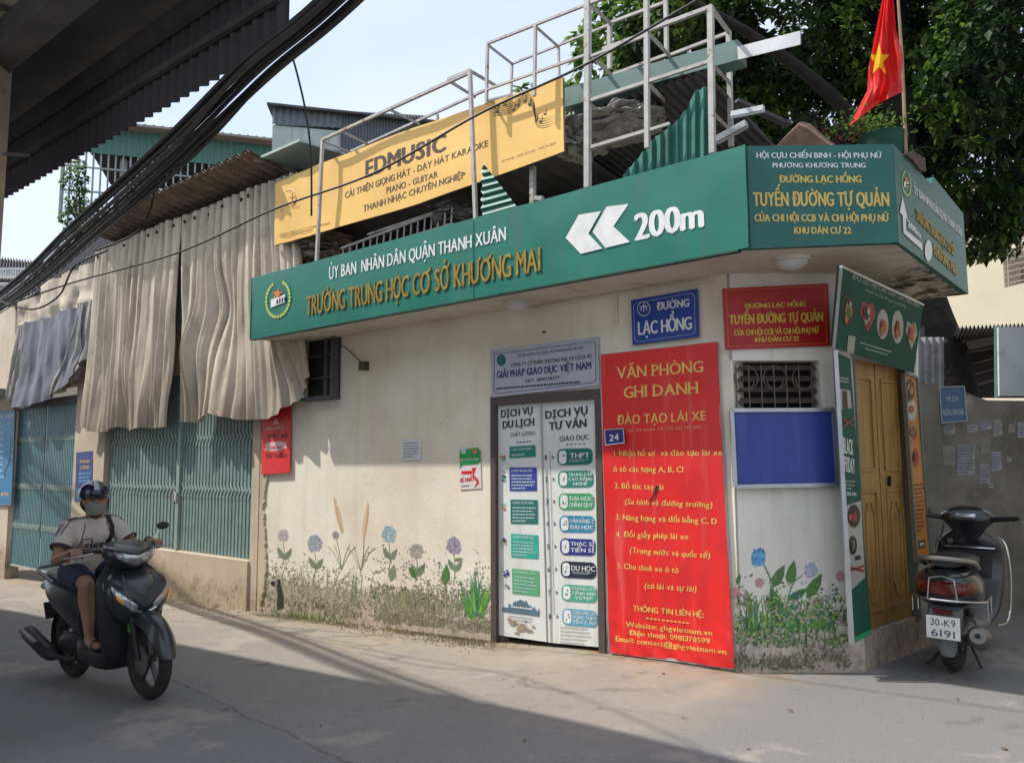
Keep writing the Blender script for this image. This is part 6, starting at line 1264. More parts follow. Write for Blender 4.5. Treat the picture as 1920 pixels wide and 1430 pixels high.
for x0, y0, x1, y1 in ((626, 934, 641, 998), (690, 945, 682, 1008)):
    q = MB(); rn = random.Random(int(x0))
    for k in range(26):
        f = k / 25; x, y = x0 + (x1 - x0) * f, y0 + (y1 - y0) * f; w_ = 1.2 + 3.6 * math.sin(f * 2.6); sd_ = 1 if k % 2 else -1
        poly(A, OP + .0002 * (k % 4), [(x, y), (x + sd_ * w_, y - 6), (x + sd_ * w_ * .8, y - 1), (x, y + 3)], None, None, mb=q)
    tag(q.build('painted_spike', m_or, corner), kind='stuff')
gmA = [flat('paintA_%d' % i, c) for i, c in enumerate(((.27, .29, .17), (.36, .31, .24), (.21, .22, .14), (.42, .37, .30), (.29, .35, .17)))]
baseA = lambda x: 1095 + (x - 500) * .16
tufts(A, OP, 505, 905, baseA, 10, 60, 330, gmA, corner, 4, lw=1.5); tufts(A, OP, 700, 905, lambda x: 1120 + (x - 700) * .16, 8, 34, 240, [gmA[0], gmA[2], flat('paintA_moss', (.085, .10, .055))], corner, 5, lw=2)
tufts(A, OP + .002, 878, 906, lambda x: 1150, 25, 90, 80, [flat('paintA_lime', (.20, .40, .04)), flat('paintA_leafgreen', (.08, .26, .05)), MC['paint_sea']], corner, 6, lw=2.2)
tufts(A, OP, 500, 915, lambda x: 1128 + (x - 500) * .12, 3, 16, 130, [flat('grime_dark', (.12, .095, .07)), flat('grime_mid', (.22, .18, .14)), gmA[2]], corner, 7, lw=2.2)
def leafbits(fr, off, x0, x1, yfun, spread, n, mats, seed, s0=1.6, s1=4.0):
    rn = random.Random(seed); ms = [MB() for _ in mats]
    for i in range(n):
        x = rn.uniform(x0, x1); f = abs(rn.gauss(0, .5)); y = yfun(x) - min(1.6, f) * spread + rn.uniform(0, 6)
        if noise.noise(Vector((x * .018, y * .03, seed))) < -.12: continue
        s = rn.uniform(s0, s1); a = rn.uniform(0, 3.14); dx, dy = math.cos(a) * s, math.sin(a) * s
        poly(fr, off + .00006 * (i % 16), [(x - dx, y - dy), (x - dy * .4, y + dx * .4), (x + dx, y + dy), (x + dy * .4, y - dx * .4)], None, None, mb=ms[rn.randrange(len(ms))])
    for q, m in zip(ms, mats): tag(q.build('painted_foliage', m, corner), kind='stuff')
gA2 = [flat('bitA_%d' % i, c) for i, c in enumerate(((.20, .17, .12), (.28, .25, .17), (.36, .32, .25), (.15, .15, .085), (.22, .25, .12), (.42, .37, .31)))]
leafbits(A, OP, 500, 920, lambda x: 1140 + (x - 500) * .10, 85, 2600, gA2, 31)
leafbits(A, OP + .0005, 700, 920, lambda x: 1160 + (x - 700) * .1, 100, 2600, [gA2[0], gA2[3], gA2[4], gA2[1]], 32, 1.4, 3.6)
# wall B: vivid
ballset(B, OP, 1422, 1045, 18, ((.07, .28, .55), (.16, .40, .62), (.05, .18, .42)), corner); ballset(B, OP, 1520, 1069, 15, ((.33, .36, .50), (.44, .46, .56), (.28, .30, .45)), corner)
for x, y in ((1424, 1092), (1576, 1080), (1380, 1110), (1530, 1128)): ballset(B, OP, x, y, 10, ((.55, .22, .24), (.62, .36, .35), (.45, .16, .20)) if x != 1530 else ((.62, .52, .42), (.35, .18, .14), (.55, .45, .35)), corner)
paint(B, OP, [('stem', [(1433, 1060), (1444, 1085), (1446, 1120), (1447, 1160)], .008, 0), ('stem', [(1505, 1078), (1488, 1092), (1477, 1125), (1474, 1160)], .007, 0), ('leaf', 1448, 1102, (50, 62), 0), ('leaf', 1479, 1098, (50, 78), 0), ('leaf', 1462, 1162, (66, 105), 0), ('leaf', 1447, 1150, (40, 88), 3), ('leaf', 1479, 1125, (42, 32), 0), ('leaf', 1478, 1122, (34, 20), 3), ('leaf', 1512, 1122, (56, 58), 0), ('leaf', 1382, 1096, (22, 75), 0), ('leaf', 1405, 1145, (42, 100), 2), ('leaf', 1410, 1160, (38, 75), 2)], corner, 8)
gB = [flat('paintB_%d' % i, c) for i, c in enumerate(((.06, .20, .05), (.13, .30, .05), (.05, .22, .13), (.30, .42, .07), (.09, .14, .05)))]
tufts(B, OP, 1396, 1566, lambda x: 1178, 20, 75, 400, gB, corner, 9, lw=2.4); tufts(B, OP, 1386, 1580, lambda x: 1205, 6, 45, 260, [gB[0], gB[4], flat('paintB_tan', (.30, .26, .20)), flat('paintB_sand', (.42, .37, .30))], corner, 10, lw=2.2)
tufts(B, OP + .0016, 1378, 1592, lambda x: 1243, 3, 24, 70, [flat('grime_dark', (.1, .08, .06)), flat('grime_mid', (.2, .17, .13))], corner, 12, lw=2.6)
gB2 = gB + [flat('bitB_dark', (.05, .09, .035)), flat('bitB_pink', (.45, .30, .27)), flat('bitB_tan', (.50, .46, .38))]
leafbits(B, OP + .001, 1378, 1590, lambda x: 1205, 95, 1900, gB2, 41, 2.0, 5.5)
leafbits(B, OP + .0012, 1378, 1592, lambda x: 1250, 55, 1100, [flat('bitB_grime', (.11, .095, .075)), flat('bitB_grime2', (.20, .175, .145)), gB2[5], flat('bitB_grime3', (.30, .27, .23))], 42, 1.6, 4.5)
# drain holes and weeds at the foot of wall A
t = thing('drain_hole', A.px(520, 1095, .003), 'small black drain holes in the wall foot with a mould streak', 'drain')
oval(A, .006, (511, 1093), 3.6, 4.5, M_DARKIN, t, 'hole', t=.004); oval(A, .006, (522, 1089), 2.8, 3.6, M_DARKIN, t, 'hole', t=.004); poly(A, .007, [(519, 1094), (525, 1092), (530, 1115), (531, 1138), (519, 1142), (520, 1118)], flat('mould_black', (.03, .03, .025), .95), t, 'mould_streak', t=.003)
rn = random.Random(41)
def weeds(name, label, spots, n, m, h0, h1, seed):
    rn = random.Random(seed); q = MB()
    for i in range(n):
        u, o = rn.choice(spots); u += rn.gauss(0, .22); o = abs(o + rn.gauss(0, .05)) + .02; p = A.P(u, 0, o); p.z = gz(p.x, p.y); d = Vector((rn.gauss(0, .5), rn.gauss(0, .5), 1)).normalized(); L_ = rn.uniform(h0, h1); s = Vector((rn.gauss(0, 1), rn.gauss(0, 1), 0)).normalized() * .004
        q.add([p - s, p + s, p + d * L_], [(0, 1, 2)])
    return tag(q.build(name, m), label, 'weeds', kind='stuff')
weeds('weeds', 'thin grass growing at the foot of the cream wall near the drain', [(-5.0, .03), (-5.4, .05), (-4.7, .04)], 220, M_LEAFB, .03, .2, 1); weeds('weeds', 'low moss and grass along the wall foot', [(-5.6, .12), (-5.0, .15), (-4.4, .1), (-3.4, .06), (-2.7, .06)], 2200, leafmat('moss', (.10, .11, .035), (.15, .13, .05), .2), .005, .03, 2)
# debris: leaves, stones, stick
M_DRY = mat('dry_leaf', (.14, .085, .05), (.09, .06, .04), rough=.9)
def debris(px_, py_, name, label, kind_):
    p = ground(px_, py_)
    if kind_ == 'stick':
        q = MB(); q.tube([p + Vector((-.09, -.02, .012)), p + Vector((-.02, .0, .02)), p + Vector((.05, .02, .015)), p + Vector((.10, .04, .02))], [.004, .012, .014, .003], 6, flat=.5); return tag(q.build(name, flat('husk', (.38, .30, .22))), label, 'twig')
    q = MB(); q.add(leafpts(p + Vector((0, 0, .006)), Vector((rn.gauss(0, 1), rn.gauss(0, 1), .1)), kind_, kind_ * .5, bend=.3), LF); return tag(q.build(name, M_DRY), label, 'leaf', 'dry leaves on the road')
debris(482, 1247, 'dry_husk', 'pale curled palm husk lying on the shaded asphalt', 'stick')
for i, (x, y) in enumerate(((1688, 1267), (1795, 1312), (1889, 1404), (1408, 1405), (985, 1387), (1241, 1172 + 90), (600, 1360), (420, 1330), (1480, 1330), (700, 1215), (860, 1222), (905, 1216), (1905, 1216))): debris(x, y, 'fallen_leaf', 'dry brown leaf ' + ['at the foot of the cafe banner', 'on the sunlit road near the parked scooter', 'in the bottom right corner of the road', 'near the bottom edge right of centre', 'near the bottom edge under the shade line', 'just below the red banner', 'in the shaded middle of the road', 'near the ridden scooter front wheel', 'on the sunlit road below the flower corner', 'below the drain holes on the dusty strip', 'among grit under the painted flowers', 'in the grit left of the white door', 'behind the parked scooter at the right edge'][i], .03 + .014 * (i % 3))
q = MB()
for i in range(2600):
    k = rn.random(); x = rn.choice((rn.uniform(640, 930), rn.gauss(860, 40), rn.uniform(300, 700))); y = (1155 + (x - 611) * .13 if x > 611 else 1118 + (x - 300) * .108) + abs(rn.gauss(3, 11)); p = ground(x, y); s = rn.uniform(.003, .011)
    q.add([p + Vector((s * math.cos(a), s * math.sin(a), 0)) for a in (0, 2.1, 4.2)] + [p + Vector((0, 0, s))], [(0, 1, 3), (1, 2, 3), (2, 0, 3)])
tag(q.build('gravel', mat('gravel', (.28, .22, .15), (.14, .11, .08), sc=30, rough=.95)), 'loose grit and leaf crumbs along the foot of the painted wall', 'gravel', kind='stuff')
# unseen block right of the alley, added to hold back sky light
nb_ = thing('alley_shade_block', Vector((8.2, 5.4, 0)), 'plain grey house across the alley beyond the right edge', 'building')
q = MB(); q.box((8.3, 5.2, 2.4), 4.6, 5.4, 5.2); q.build('wall', M_OLD, nb_); q = MB(); q.box((8.3, 5.2, 5.06), 5.0, 5.8, .12); q.build('roof', M_TIND, nb_)
q = MB(); rn = random.Random(99)
for i in range(1600):
    p = ground(rn.uniform(0, 1920), 1180 + 250 * rn.random() ** .8); s = rn.uniform(.0015, .006)
    if A.n.dot(p - A.o) < .05 and p.x < 2.4: continue
    q.add([p + Vector((s * math.cos(a), s * math.sin(a), 0)) for a in (0, 2.1, 4.2)] + [p + Vector((0, 0, s))], [(0, 1, 3), (1, 2, 3), (2, 0, 3)])
tag(q.build('grit', mat('grit', (.34, .30, .25), (.10, .09, .08), sc=14, rough=.95)), 'fine grit and crumbs strewn over the asphalt', 'grit', kind='stuff')
# ================================================================== scooters and rider
M_BODY = mat('paint_charcoal', (.022, .026, .03), (.019, .022, .026), rough=.32, spec=.5, coat=.35)
M_BODYB = mat('paint_black', (.012, .012, .016), (.016, .016, .02), rough=.22, spec=.5, coat=.5)
M_PLAS = mat('plastic_black', (.014, .014, .015), (.02, .02, .02), rough=.55)
M_GREYP = mat('plastic_grey', (.16, .165, .17), (.12, .125, .13), rough=.5); M_TYRE = mat('tyre', (.018, .018, .018), (.04, .037, .033), sc=20, rough=.9, bump=.6, bsc=90)
M_RIM = mat('rim_grey', (.10, .10, .105), rough=.35, metal=.6); M_LENS = mat('lens_clear', (.55, .57, .58), (.30, .31, .33), sc=26, rough=.1, metal=.55, lo=.45, hi=.55); M_AMB = mat('lens_amber', (.80, .26, .02), (.95, .42, .05), sc=30, rough=.2, emit=0)
M_REDL = mat('lens_red', (.13, .004, .006), (.06, .003, .004), sc=30, rough=.15, coat=.5); M_SEAT = mat('seat_vinyl', (.03, .024, .026), (.02, .016, .018), rough=.42)
M_EXH = mat('exhaust_grey', (.20, .19, .175), (.12, .11, .10), rough=.45, metal=.6)
def xs(x, zc, hw, hh, p=2.5, n=24, y=0):
    out = []
    for i in range(n):
        a = 2 * math.pi * i / n; c, s = math.cos(a), math.sin(a)
        out.append(Vector((x, y + hw * abs(c) ** (2 / p) * (1 if c > 0 else -1), zc + hh * abs(s) ** (2 / p) * (1 if s > 0 else -1))))
    return out
def smooth_rows(rows, f=5):
    cols = [spline([r[i] if isinstance(r, (list, tuple)) else r for r in rows], f) for i in range(len(rows[0]))]
    return [[c[j] for c in cols] for j in range(len(cols[0]))]
def loftx(secs, **k): return MB().loft(smooth_rows([xs(*s) for s in secs]), **k)
class ZL:                                             # loft over height with a point-on-surface query; angle 0 is straight ahead
    def __init__(s, secs): s.s = [tuple(map(float, q)) for q in secs]; s.c = [spline([Vector((q[k], 0, 0)) for q in s.s], 8) for k in range(5)]
    def q(s, z):
        zs = [v.x for v in s.c[0]]
        for i in range(len(zs) - 1):
            if z <= zs[i + 1]: f = (z - zs[i]) / max(1e-6, zs[i + 1] - zs[i]); return [s.c[k][i].x * (1 - f) + s.c[k][i + 1].x * f for k in range(5)]
        return [s.c[k][-1].x for k in range(5)]
    def pt(s, z, a, o=0):
        _, xc, hd, hw, p = s.q(z); c, sn = math.cos(R(a)), math.sin(R(a)); return Vector((xc + (hd + o) * abs(c) ** (2 / p) * (1 if c > 0 else -1), (hw + o) * abs(sn) ** (2 / p) * (1 if sn > 0 else -1), z))
    def mesh(s, n=32, m=None):
        zs = [v.x for v in s.c[0]]; return MB().loft([[s.pt(z, 360 * i / n) for i in range(n)] for z in zs])
    def patch(s, za, zb, o=.004, n=12, m=8):
        """za(k), zb(k) -> (z, angle) edges for k in 0..1"""
        r = []
        for j in range(m + 1):
            row = []
            for i in range(n + 1):
                (z0, a0), (z1, a1) = za(i / n), zb(i / n); f = j / m; e = min(1, 4 * min(i, n - i) / n, 4 * min(j, m - j) / m); row.append(s.pt(z0 + (z1 - z0) * f, a0 + (a1 - a0) * f, o * (.2 + .8 * math.sqrt(max(0, e)))))
            r.append(row)
        return MB().grid(r)
def wheel(t, x, r, tw, spokes, name='wheel', yaw=0, roff=0):
    def tf(v): return v
    q = MB(); pts = [Vector((x + (r - tw * .62) * math.cos(R(12 * i)), 0, r + (r - tw * .62) * math.sin(R(12 * i)))) for i in range(30)]
    q.tube(pts, .022, 8, closed=True); q.tube([Vector((x, -.045, r)), Vector((x, .045, r))], .035, 14)
    for k in range(spokes):
        a = R(360 * k / spokes + 20); 
        for d in (-.09, .09) if spokes < 5 else (0,):
            p0 = Vector((x + .02 * math.cos(a), .012, r + .02 * math.sin(a))); p1 = Vector((x + (r - tw * .65) * math.cos(a + d), .0, r + (r - tw * .65) * math.sin(a + d))); q.bar(p0, p1, .022, .03, up=(0, 1, 0))
    w = q.build(name, M_RIM, t, smooth=True, local=True)
    q = MB(); vs = []
    n, m = 48, 12
    for i in range(n):
        a = 2 * math.pi * i / n
        for j in range(m):
            b = 2 * math.pi * j / m; rr_ = r - tw * .5 + tw * .5 * math.cos(b); vs.append(Vector((x + rr_ * math.cos(a), tw * .5 * math.sin(b), r + rr_ * math.sin(a))))
    q.add(vs, [(i * m + j, i * m + (j + 1) % m, ((i + 1) % n) * m + (j + 1) % m, ((i + 1) % n) * m + j) for i in range(n) for j in range(m)]); q.build('tyre', M_TYRE, w, smooth=True, local=True, auto=False)
    q = MB(); q.tube([Vector((x, -.055, r)), Vector((x, -.058, r))], .10 if spokes > 3 else .09, 24); q.build('brake_disc', M_EXH, w, local=True)
    return w
def arcfender(x, r, R_, a0, a1, hw, drop, n=22, m=12, th=.004):
    rows = []
    for i in range(n + 1):
        a = R(a0 + (a1 - a0) * i / n); e = math.sin(math.pi * i / n) ** .35; row = []
        for j in range(m + 1):
            s = -1 + 2 * j / m; rr_ = R_ - drop * abs(s) ** 2.6 * (.35 + .65 * e); row.append(Vector((x + rr_ * math.cos(a), hw * s * (.55 + .45 * e), r + rr_ * math.sin(a))))
        rows.append(row)
    return MB().grid(rows)
def pt3(*p): return [Vector(q) for q in p]
# ---------------------------------------------------------------- the ridden scooter
g0, g1 = ground(140, 1268), ground(296, 1316)
hd = math.atan2(g1.y - g0.y, g1.x - g0.x); WB = 1.27; pit = -math.asin((g1.z - g0.z) / WB)
RROT = (R(2.5), pit, hd)
s1 = thing('motor_scooter', g0, 'dark grey scooter coming down the lane with a masked rider', 'scooter', rot=RROT); s1.scale = (1, 1, .975)
wheel(s1, 0, .285, .10, 5, 'rear_wheel'); wheel(s1, WB, .285, .088, 5, 'front_wheel')
def P_(mb, name, m, parent=s1, sm=True, **k): return mb.build(name, m, parent, smooth=sm, local=True, **k)
q = MB()
for s in (-1, 1): q.tube(pt3((WB - .01, s * .068, .285), (WB - .07, s * .068, .50), (WB - .15, s * .06, .74)), [.024, .027, .022], 10)
P_(q, 'front_fork', M_PLAS)
P_(arcfender(WB, .285, .335, 5, 150, .088, .085), 'front_fender', M_BODY)
q = MB(); q.box((WB - .10, -.083, .50), .05, .006, .06); P_(q, 'side_reflector', flat('reflector_green', (.06, .28, .03)), sm=False)
SHD = ZL([(.50, 1.085, .05, .07, 2.2), (.58, 1.12, .09, .15, 2.3), (.68, 1.125, .12, .205, 2.3), (.78, 1.10, .135, .225, 2.3), (.845, 1.055, .115, .20, 2.2), (.89, 1.01, .08, .14, 2.2), (.915, .98, .04, .07, 2)])
sh_ = P_(SHD.mesh(), 'front_cowl', M_BODY)
def lerp2(a, b): return lambda k: (a[0] + (b[0] - a[0]) * k, a[1] + (b[1] - a[1]) * k)
for s in (-1, 1):
    P_(SHD.patch(lambda k: (.60 + .17 * k ** 1.2, s * (16 + 42 * k)), lambda k: (.665 + .17 * k, s * (13 + 50 * k))), 'side_lens', M_LENS, sh_)
    P_(SHD.patch(lambda k: (.675 + .05 * k, s * (40 + 14 * k)), lambda k: (.715 + .05 * k, s * (38 + 15 * k)), o=.007), 'indicator', M_AMB, sh_)
P_(SHD.patch(lambda k: (.625 + .16 * abs(2 * k - 1), -34 + 68 * k), lambda k: (.72 + .13 * abs(2 * k - 1), -38 + 76 * k), o=.0045), 'front_grille', M_PLAS, sh_)
for j in range(6):
    q = MB(); q.tube([SHD.pt(.645 + .016 * j + .15 * abs(2 * k / 12 - 1), -34 + 68 * k / 12, .008) for k in range(13)], .0028, 5); P_(q, 'grille_slat', M_GREYP, sh_)
q = MB(); q.tube([SHD.pt(.60 + .03 * abs(2 * k / 10 - 1), -22 + 44 * k / 10, .006) for k in range(11)], .010, 6); P_(q, 'chrome_trim', M_CHROME, sh_)
LEG = ZL([(.20, .93, .05, .12, 3), (.30, .97, .05, .18, 3), (.48, 1.0, .05, .215, 3), (.68, 1.02, .06, .235, 2.6), (.82, .99, .07, .23, 2.4), (.92, .95, .06, .16, 2.2), (.97, .92, .04, .10, 2)])
P_(LEG.mesh(), 'leg_shield', M_PLAS)
HB = ZL([(.885, .96, .04, .05, 2), (.92, 1.0, .09, .10, 2.1), (.98, 1.005, .135, .155, 2.2), (1.04, .985, .145, .178, 2.3), (1.085, .945, .12, .155, 2.2), (1.115, .90, .06, .09, 2)])
hb = P_(HB.mesh(), 'handlebar_cowl', M_BODY)
P_(HB.patch(lambda k: (.925 + .07 * abs(2 * k - 1) ** 1.3, -46 + 92 * k), lambda k: (1.012 + .045 * abs(2 * k - 1), -52 + 104 * k), o=.010), 'headlight', M_LENS, hb)
q = MB(); q.tube([HB.pt(1.02 + .045 * abs(2 * k / 12 - 1), -54 + 108 * k / 12, .006) for k in range(13)], .005, 5); P_(q, 'headlight_rim', M_PLAS, hb)
for s in (-1, 1):
    q = MB(); q.tube(pt3((.93, s * .10, 1.05), (.88, s * .18, 1.055), (.84, s * .235, 1.05)), .016, 8); P_(q, 'handlebar', M_PLAS)
    q = MB(); q.tube(pt3((.845, s * .225, 1.05), (.80, s * .335, 1.045)), .019, 10); P_(q, 'grip', M_PLAS)
    q = MB(); q.tube(pt3((.90, s * .21, 1.045), (.90, s * .30, 1.035), (.86, s * .40, 1.03)), .006, 6); P_(q, 'brake_lever', M_ALU)
q = MB(); q.tube(pt3((.87, .24, 1.06), (.90, .26, 1.14), (.90, .29, 1.17)), .006, 6); mr = P_(q, 'mirror_stalk', M_CHROME); q = MB(); q.ell((.90, .305, 1.195), .015, .05, .03, nu=14, nv=8); P_(q, 'mirror', M_PLAS, mr)
P_(loftx([(.30, .30, .10, .06, 3), (.45, .27, .15, .085, 3), (.65, .25, .155, .085, 3), (.85, .26, .15, .09, 3), (.98, .33, .11, .10, 2.6)]), 'floorboard', M_PLAS)
P_(loftx([(.40, .50, .12, .18, 2.6), (.28, .56, .145, .19, 2.6), (.10, .62, .155, .16, 2.5), (-.12, .68, .15, .12, 2.4), (-.30, .745, .11, .08, 2.3), (-.44, .785, .05, .04, 2)]), 'rear_body', M_BODY)
P_(loftx([(.52, .745, .07, .04, 2.3), (.42, .775, .12, .045, 2.6), (.20, .785, .135, .045, 2.8), (.02, .80, .135, .05, 2.8), (-.20, .83, .12, .045, 2.6), (-.36, .835, .07, .025, 2.2)]), 'seat', M_SEAT)
q = MB(); q.tube(spline(pt3((-.02, -.14, .78), (-.25, -.145, .84), (-.42, -.11, .875), (-.46, 0, .88), (-.42, .11, .875), (-.25, .145, .84), (-.02, .14, .78)), 5), .015, 8); P_(q, 'grab_rail', M_GREYP)
q = MB(); q.tube(spline(pt3((.30, -.10, .20), (.15, -.15, .20), (-.05, -.175, .24), (-.20, -.185, .29), (-.42, -.195, .37)), 4), [.02] * 6 + [.045] + [.06] * 9 + [.05], 14); P_(q, 'muffler', M_PLAS)
q = MB(); q.tube(pt3((-.12, -.235, .31), (-.38, -.25, .39)), [.03, .03], 8, flat=.5); P_(q, 'heat_shield', M_EXH)
P_(loftx([(.32, .30, .08, .09, 2.5), (.15, .29, .12, .10, 2.6), (-.02, .29, .11, .075, 2.6), (-.10, .29, .07, .06, 2.3)]), 'engine', M_PLAS)
P_(arcfender(0, .285, .33, 60, 205, .075, .05), 'rear_fender', M_PLAS)
q = MB(); q.box((-.36, 0, .52), .02, .17, .14, Matrix.Rotation(R(-20), 3, 'Y')); P_(q, 'plate_bracket', M_PLAS, sm=False)
q = MB(); q.tube(pt3((-.03, .12, .32), (-.14, .12, .62)), .025, 10); P_(q, 'rear_shock', M_GREYP)
for s in (-1, 1): q = MB(); q.ell((-.36, s * .09, .73), .05, .022, .03, nu=12, nv=6); P_(q, 'rear_indicator', M_LENS)

# ---------------------------------------------------------------- parked scooter
h0, h1 = ground(1790, 1257), ground(1872, 1212)
hd2 = math.atan2(h1.y - h0.y, h1.x - h0.x)
s2 = thing('parked_scooter', h0, 'black parked scooter with chrome rails and white plate beside the wooden door', 'scooter', rot=(R(1.5), 0, hd2 + R(9)))
def Q_(mb, name, m, parent=s2, sm=True, **k): return mb.build(name, m, parent, smooth=sm, local=True, **k)
W2 = 1.22; wheel(s2, 0, .25, .125, 5, 'rear_wheel'); wheel(s2, W2, .245, .095, 5, 'front_wheel')
q = MB()
for s in (-1, 1): q.tube(pt3((W2, s * .065, .245), (W2 - .10, s * .06, .60)), .022, 8)
Q_(q, 'front_fork', M_GREYP); Q_(arcfender(W2, .245, .30, 0, 170, .085, .08), 'front_fender', M_BODYB)
L2 = ZL([(.20, .80, .05, .13, 3), (.32, .88, .05, .20, 3), (.52, .93, .06, .235, 3), (.72, .96, .07, .245, 2.8), (.84, .94, .085, .225, 2.4), (.92, .91, .06, .14, 2.2)])
lg = Q_(L2.mesh(), 'leg_shield', M_BODYB)
Q_(L2.patch(lambda k: (.34, 132 + 96 * k), lambda k: (.56, 128 + 104 * k), o=.006), 'inner_panel', mat('plastic_darkgrey', (.07, .075, .08), rough=.5), lg); Q_(L2.patch(lambda k: (.56, 150 + 60 * k), lambda k: (.78, 146 + 68 * k), o=.012), 'glove_box', M_PLAS, lg)
q = MB(); q.tube([L2.pt(.80, 140 - 2 * 0 + 80 * k / 10, .02) for k in range(11)], .008, 6); Q_(q, 'chrome_hoop', M_CHROME, lg); q = MB(); q.tube([L2.pt(.84, 150, .0), L2.pt(.84, 150, .018)], .022, 12); Q_(q, 'ignition_lock', M_CHROME, lg)
H2 = ZL([(.88, .88, .06, .08, 2.2), (.95, .86, .09, .13, 2.3), (1.02, .85, .12, .19, 2.4), (1.07, .86, .12, .19, 2.3), (1.11, .88, .09, .13, 2.2), (1.13, .90, .04, .06, 2)])
hb2 = Q_(H2.mesh(), 'handlebar_cowl', M_BODYB)
Q_(H2.patch(lambda k: (1.03, 148 + 64 * k), lambda k: (1.095, 146 + 68 * k), o=.006), 'dashboard', MC['plastic_darkgrey'], hb2); Q_(H2.patch(lambda k: (1.045, 160 + 40 * k), lambda k: (1.08, 160 + 40 * k), o=.012), 'speedometer', M_LENS, hb2)
for s, zt_ in ((-1, 1.05), (1, 1.03)):
    q = MB(); q.tube(pt3((.82, s * .15, 1.03), (.76, s * .25, 1.045), (.70, s * .37, zt_ + .01)), [.024, .02, .019], 10); Q_(q, 'grip', M_PLAS)
    q = MB(); q.tube(pt3((.86, s * .16, 1.04), (.84, s * .28, 1.03), (.80, s * .38, 1.03)), .006, 6); Q_(q, 'brake_lever', M_ALU)
q = MB(); q.tube(pt3((.80, .22, 1.04), (.78, .27, 1.05)), .006, 6); mr = Q_(q, 'mirror_stalk', M_PLAS); q = MB(); q.ell((.78, .31, 1.065), .015, .06, .035, Matrix.Rotation(R(-25), 3, 'X'), nu=16, nv=8); Q_(q, 'mirror', M_PLAS, mr)
q = MB(); q.tube(pt3((.76, .16, .98), (.76, .18, .88), (.78, .17, .80)), .007, 5); Q_(q, 'cable_loop', M_CABLE)
Q_(loftx([(.22, .30, .12, .06, 3), (.45, .27, .16, .055, 3), (.70, .27, .16, .06, 3), (.82, .32, .12, .08, 2.6)]), 'floorboard', M_GREYP)
rb2 = Q_(loftx([(.34, .48, .12, .18, 2.6), (.20, .55, .17, .17, 2.6), (.0, .59, .21, .16, 2.5), (-.20, .61, .21, .14, 2.5), (-.32, .615, .165, .11, 2.4), (-.39, .62, .06, .05, 2.1)]), 'rear_body', M_BODYB)
Q_(loftx([(-.30, .625, .185, .055, 2.3), (-.36, .625, .155, .055, 2.3), (-.415, .625, .09, .04, 2.2)]), 'tail_light', M_REDL, rb2)
for s in (-1, 1): Q_(loftx([(-.28, .63, .03, .04, 2.2, 16, s * .165), (-.33, .63, .03, .04, 2.2, 16, s * .15), (-.37, .63, .015, .02, 2.1, 16, s * .135)]), 'rear_indicator', mat('lens_orange_dark', (.13, .03, .008), rough=.2), rb2)
Q_(loftx([(.50, .72, .07, .03, 2.4), (.40, .755, .13, .045, 2.6), (.15, .775, .15, .05, 2.8), (-.10, .79, .145, .045, 2.8), (-.24, .785, .09, .03, 2.2)]), 'seat', M_SEAT)
q = MB(); q.tube(spline(pt3((.0, -.17, .74), (-.22, -.17, .80), (-.36, -.10, .825), (-.38, 0, .83), (-.36, .10, .825), (-.22, .17, .80), (.0, .17, .74)), 5), .017, 8); Q_(q, 'grab_rail', mat('rail_dull', (.36, .34, .30), rough=.35, metal=.6))
q = MB(); q.tube(pt3((-.42, -.09, .55), (-.43, -.075, .70), (-.42, 0, .715), (-.43, .075, .70), (-.42, .09, .55)), .007, 6); Q_(q, 'tail_guard', M_CHROME)
q = MB(); q.tube(spline(pt3((-.12, -.235, .53), (-.30, -.20, .545), (-.42, -.09, .555), (-.43, 0, .555), (-.42, .09, .555), (-.30, .20, .545), (-.12, .235, .53)), 4), .008, 6); Q_(q, 'rear_guard', M_CHROME)
for s in (-1, 1):
    q = MB(); q.tube(pt3((-.14, s * .235, .42), (-.16, s * .235, .535), (.04, s * .235, .55), (.06, s * .235, .40)), .007, 6); Q_(q, 'side_guard', M_CHROME)
    q = MB(); q.tube(spline(pt3((.66, s * .20, .24), (.86, s * .26, .27), (.94, s * .275, .58), (.97, s * .25, .82), (.99, s * .19, .88)), 4), .0075, 7); Q_(q, 'crash_bar', M_CHROME)
q = MB(); q.loft([[Vector((x, s * w_, z)) for x, s, w_, z in ((-.30, -1, .11, .50), (-.30, 1, .11, .50), (-.38, 1, .085, .48), (-.38, -1, .085, .48))], [Vector((x, s * w_, z)) for x, s, w_, z in ((-.34, -1, .105, .34), (-.34, 1, .105, .34), (-.40, 1, .10, .34), (-.40, -1, .10, .34))], [Vector((x, s * w_, z)) for x, s, w_, z in ((-.31, -1, .07, .29), (-.31, 1, .07, .29), (-.37, 1, .065, .275), (-.37, -1, .065, .275))]])
mg = Q_(q, 'rear_mudguard', mat('plastic_midgrey', (.13, .13, .13), rough=.5))
q = MB(); q.box((-.405, 0, .475), .02, .12, .03); Q_(q, 'reflector', M_REDL, mg, sm=False)
q = MB(); q.box((-.412, 0, .37), .006, .205, .15); pl_ = Q_(q, 'number_plate', flat('plate_white', (.66, .66, .62), .35), s2, sm=False)
def plate(s, z, h, w_):
    lay, wid = layout(s, .04, .12); q = MB(); k = w_ / wid
    for ch, vs, fs in lay: q.add([Vector((-.4165, w_ / 2 - x * k, z + y * h)) for x, y in vs], fs)
    tag(q.build('lettering', M_INK, pl_, local=True), kind='stuff')
plate('30-K9', .380, .050, .150); plate('6191', .308, .050, .145)
q = MB(); q.tube(spline(pt3((.25, -.08, .22), (.12, -.15, .22), (-.02, -.17, .25), (-.14, -.185, .28), (-.34, -.195, .33)), 4), [.02] * 7 + [.055] + [.075] * 7 + [.07, .05], 16); Q_(q, 'muffler', M_EXH)
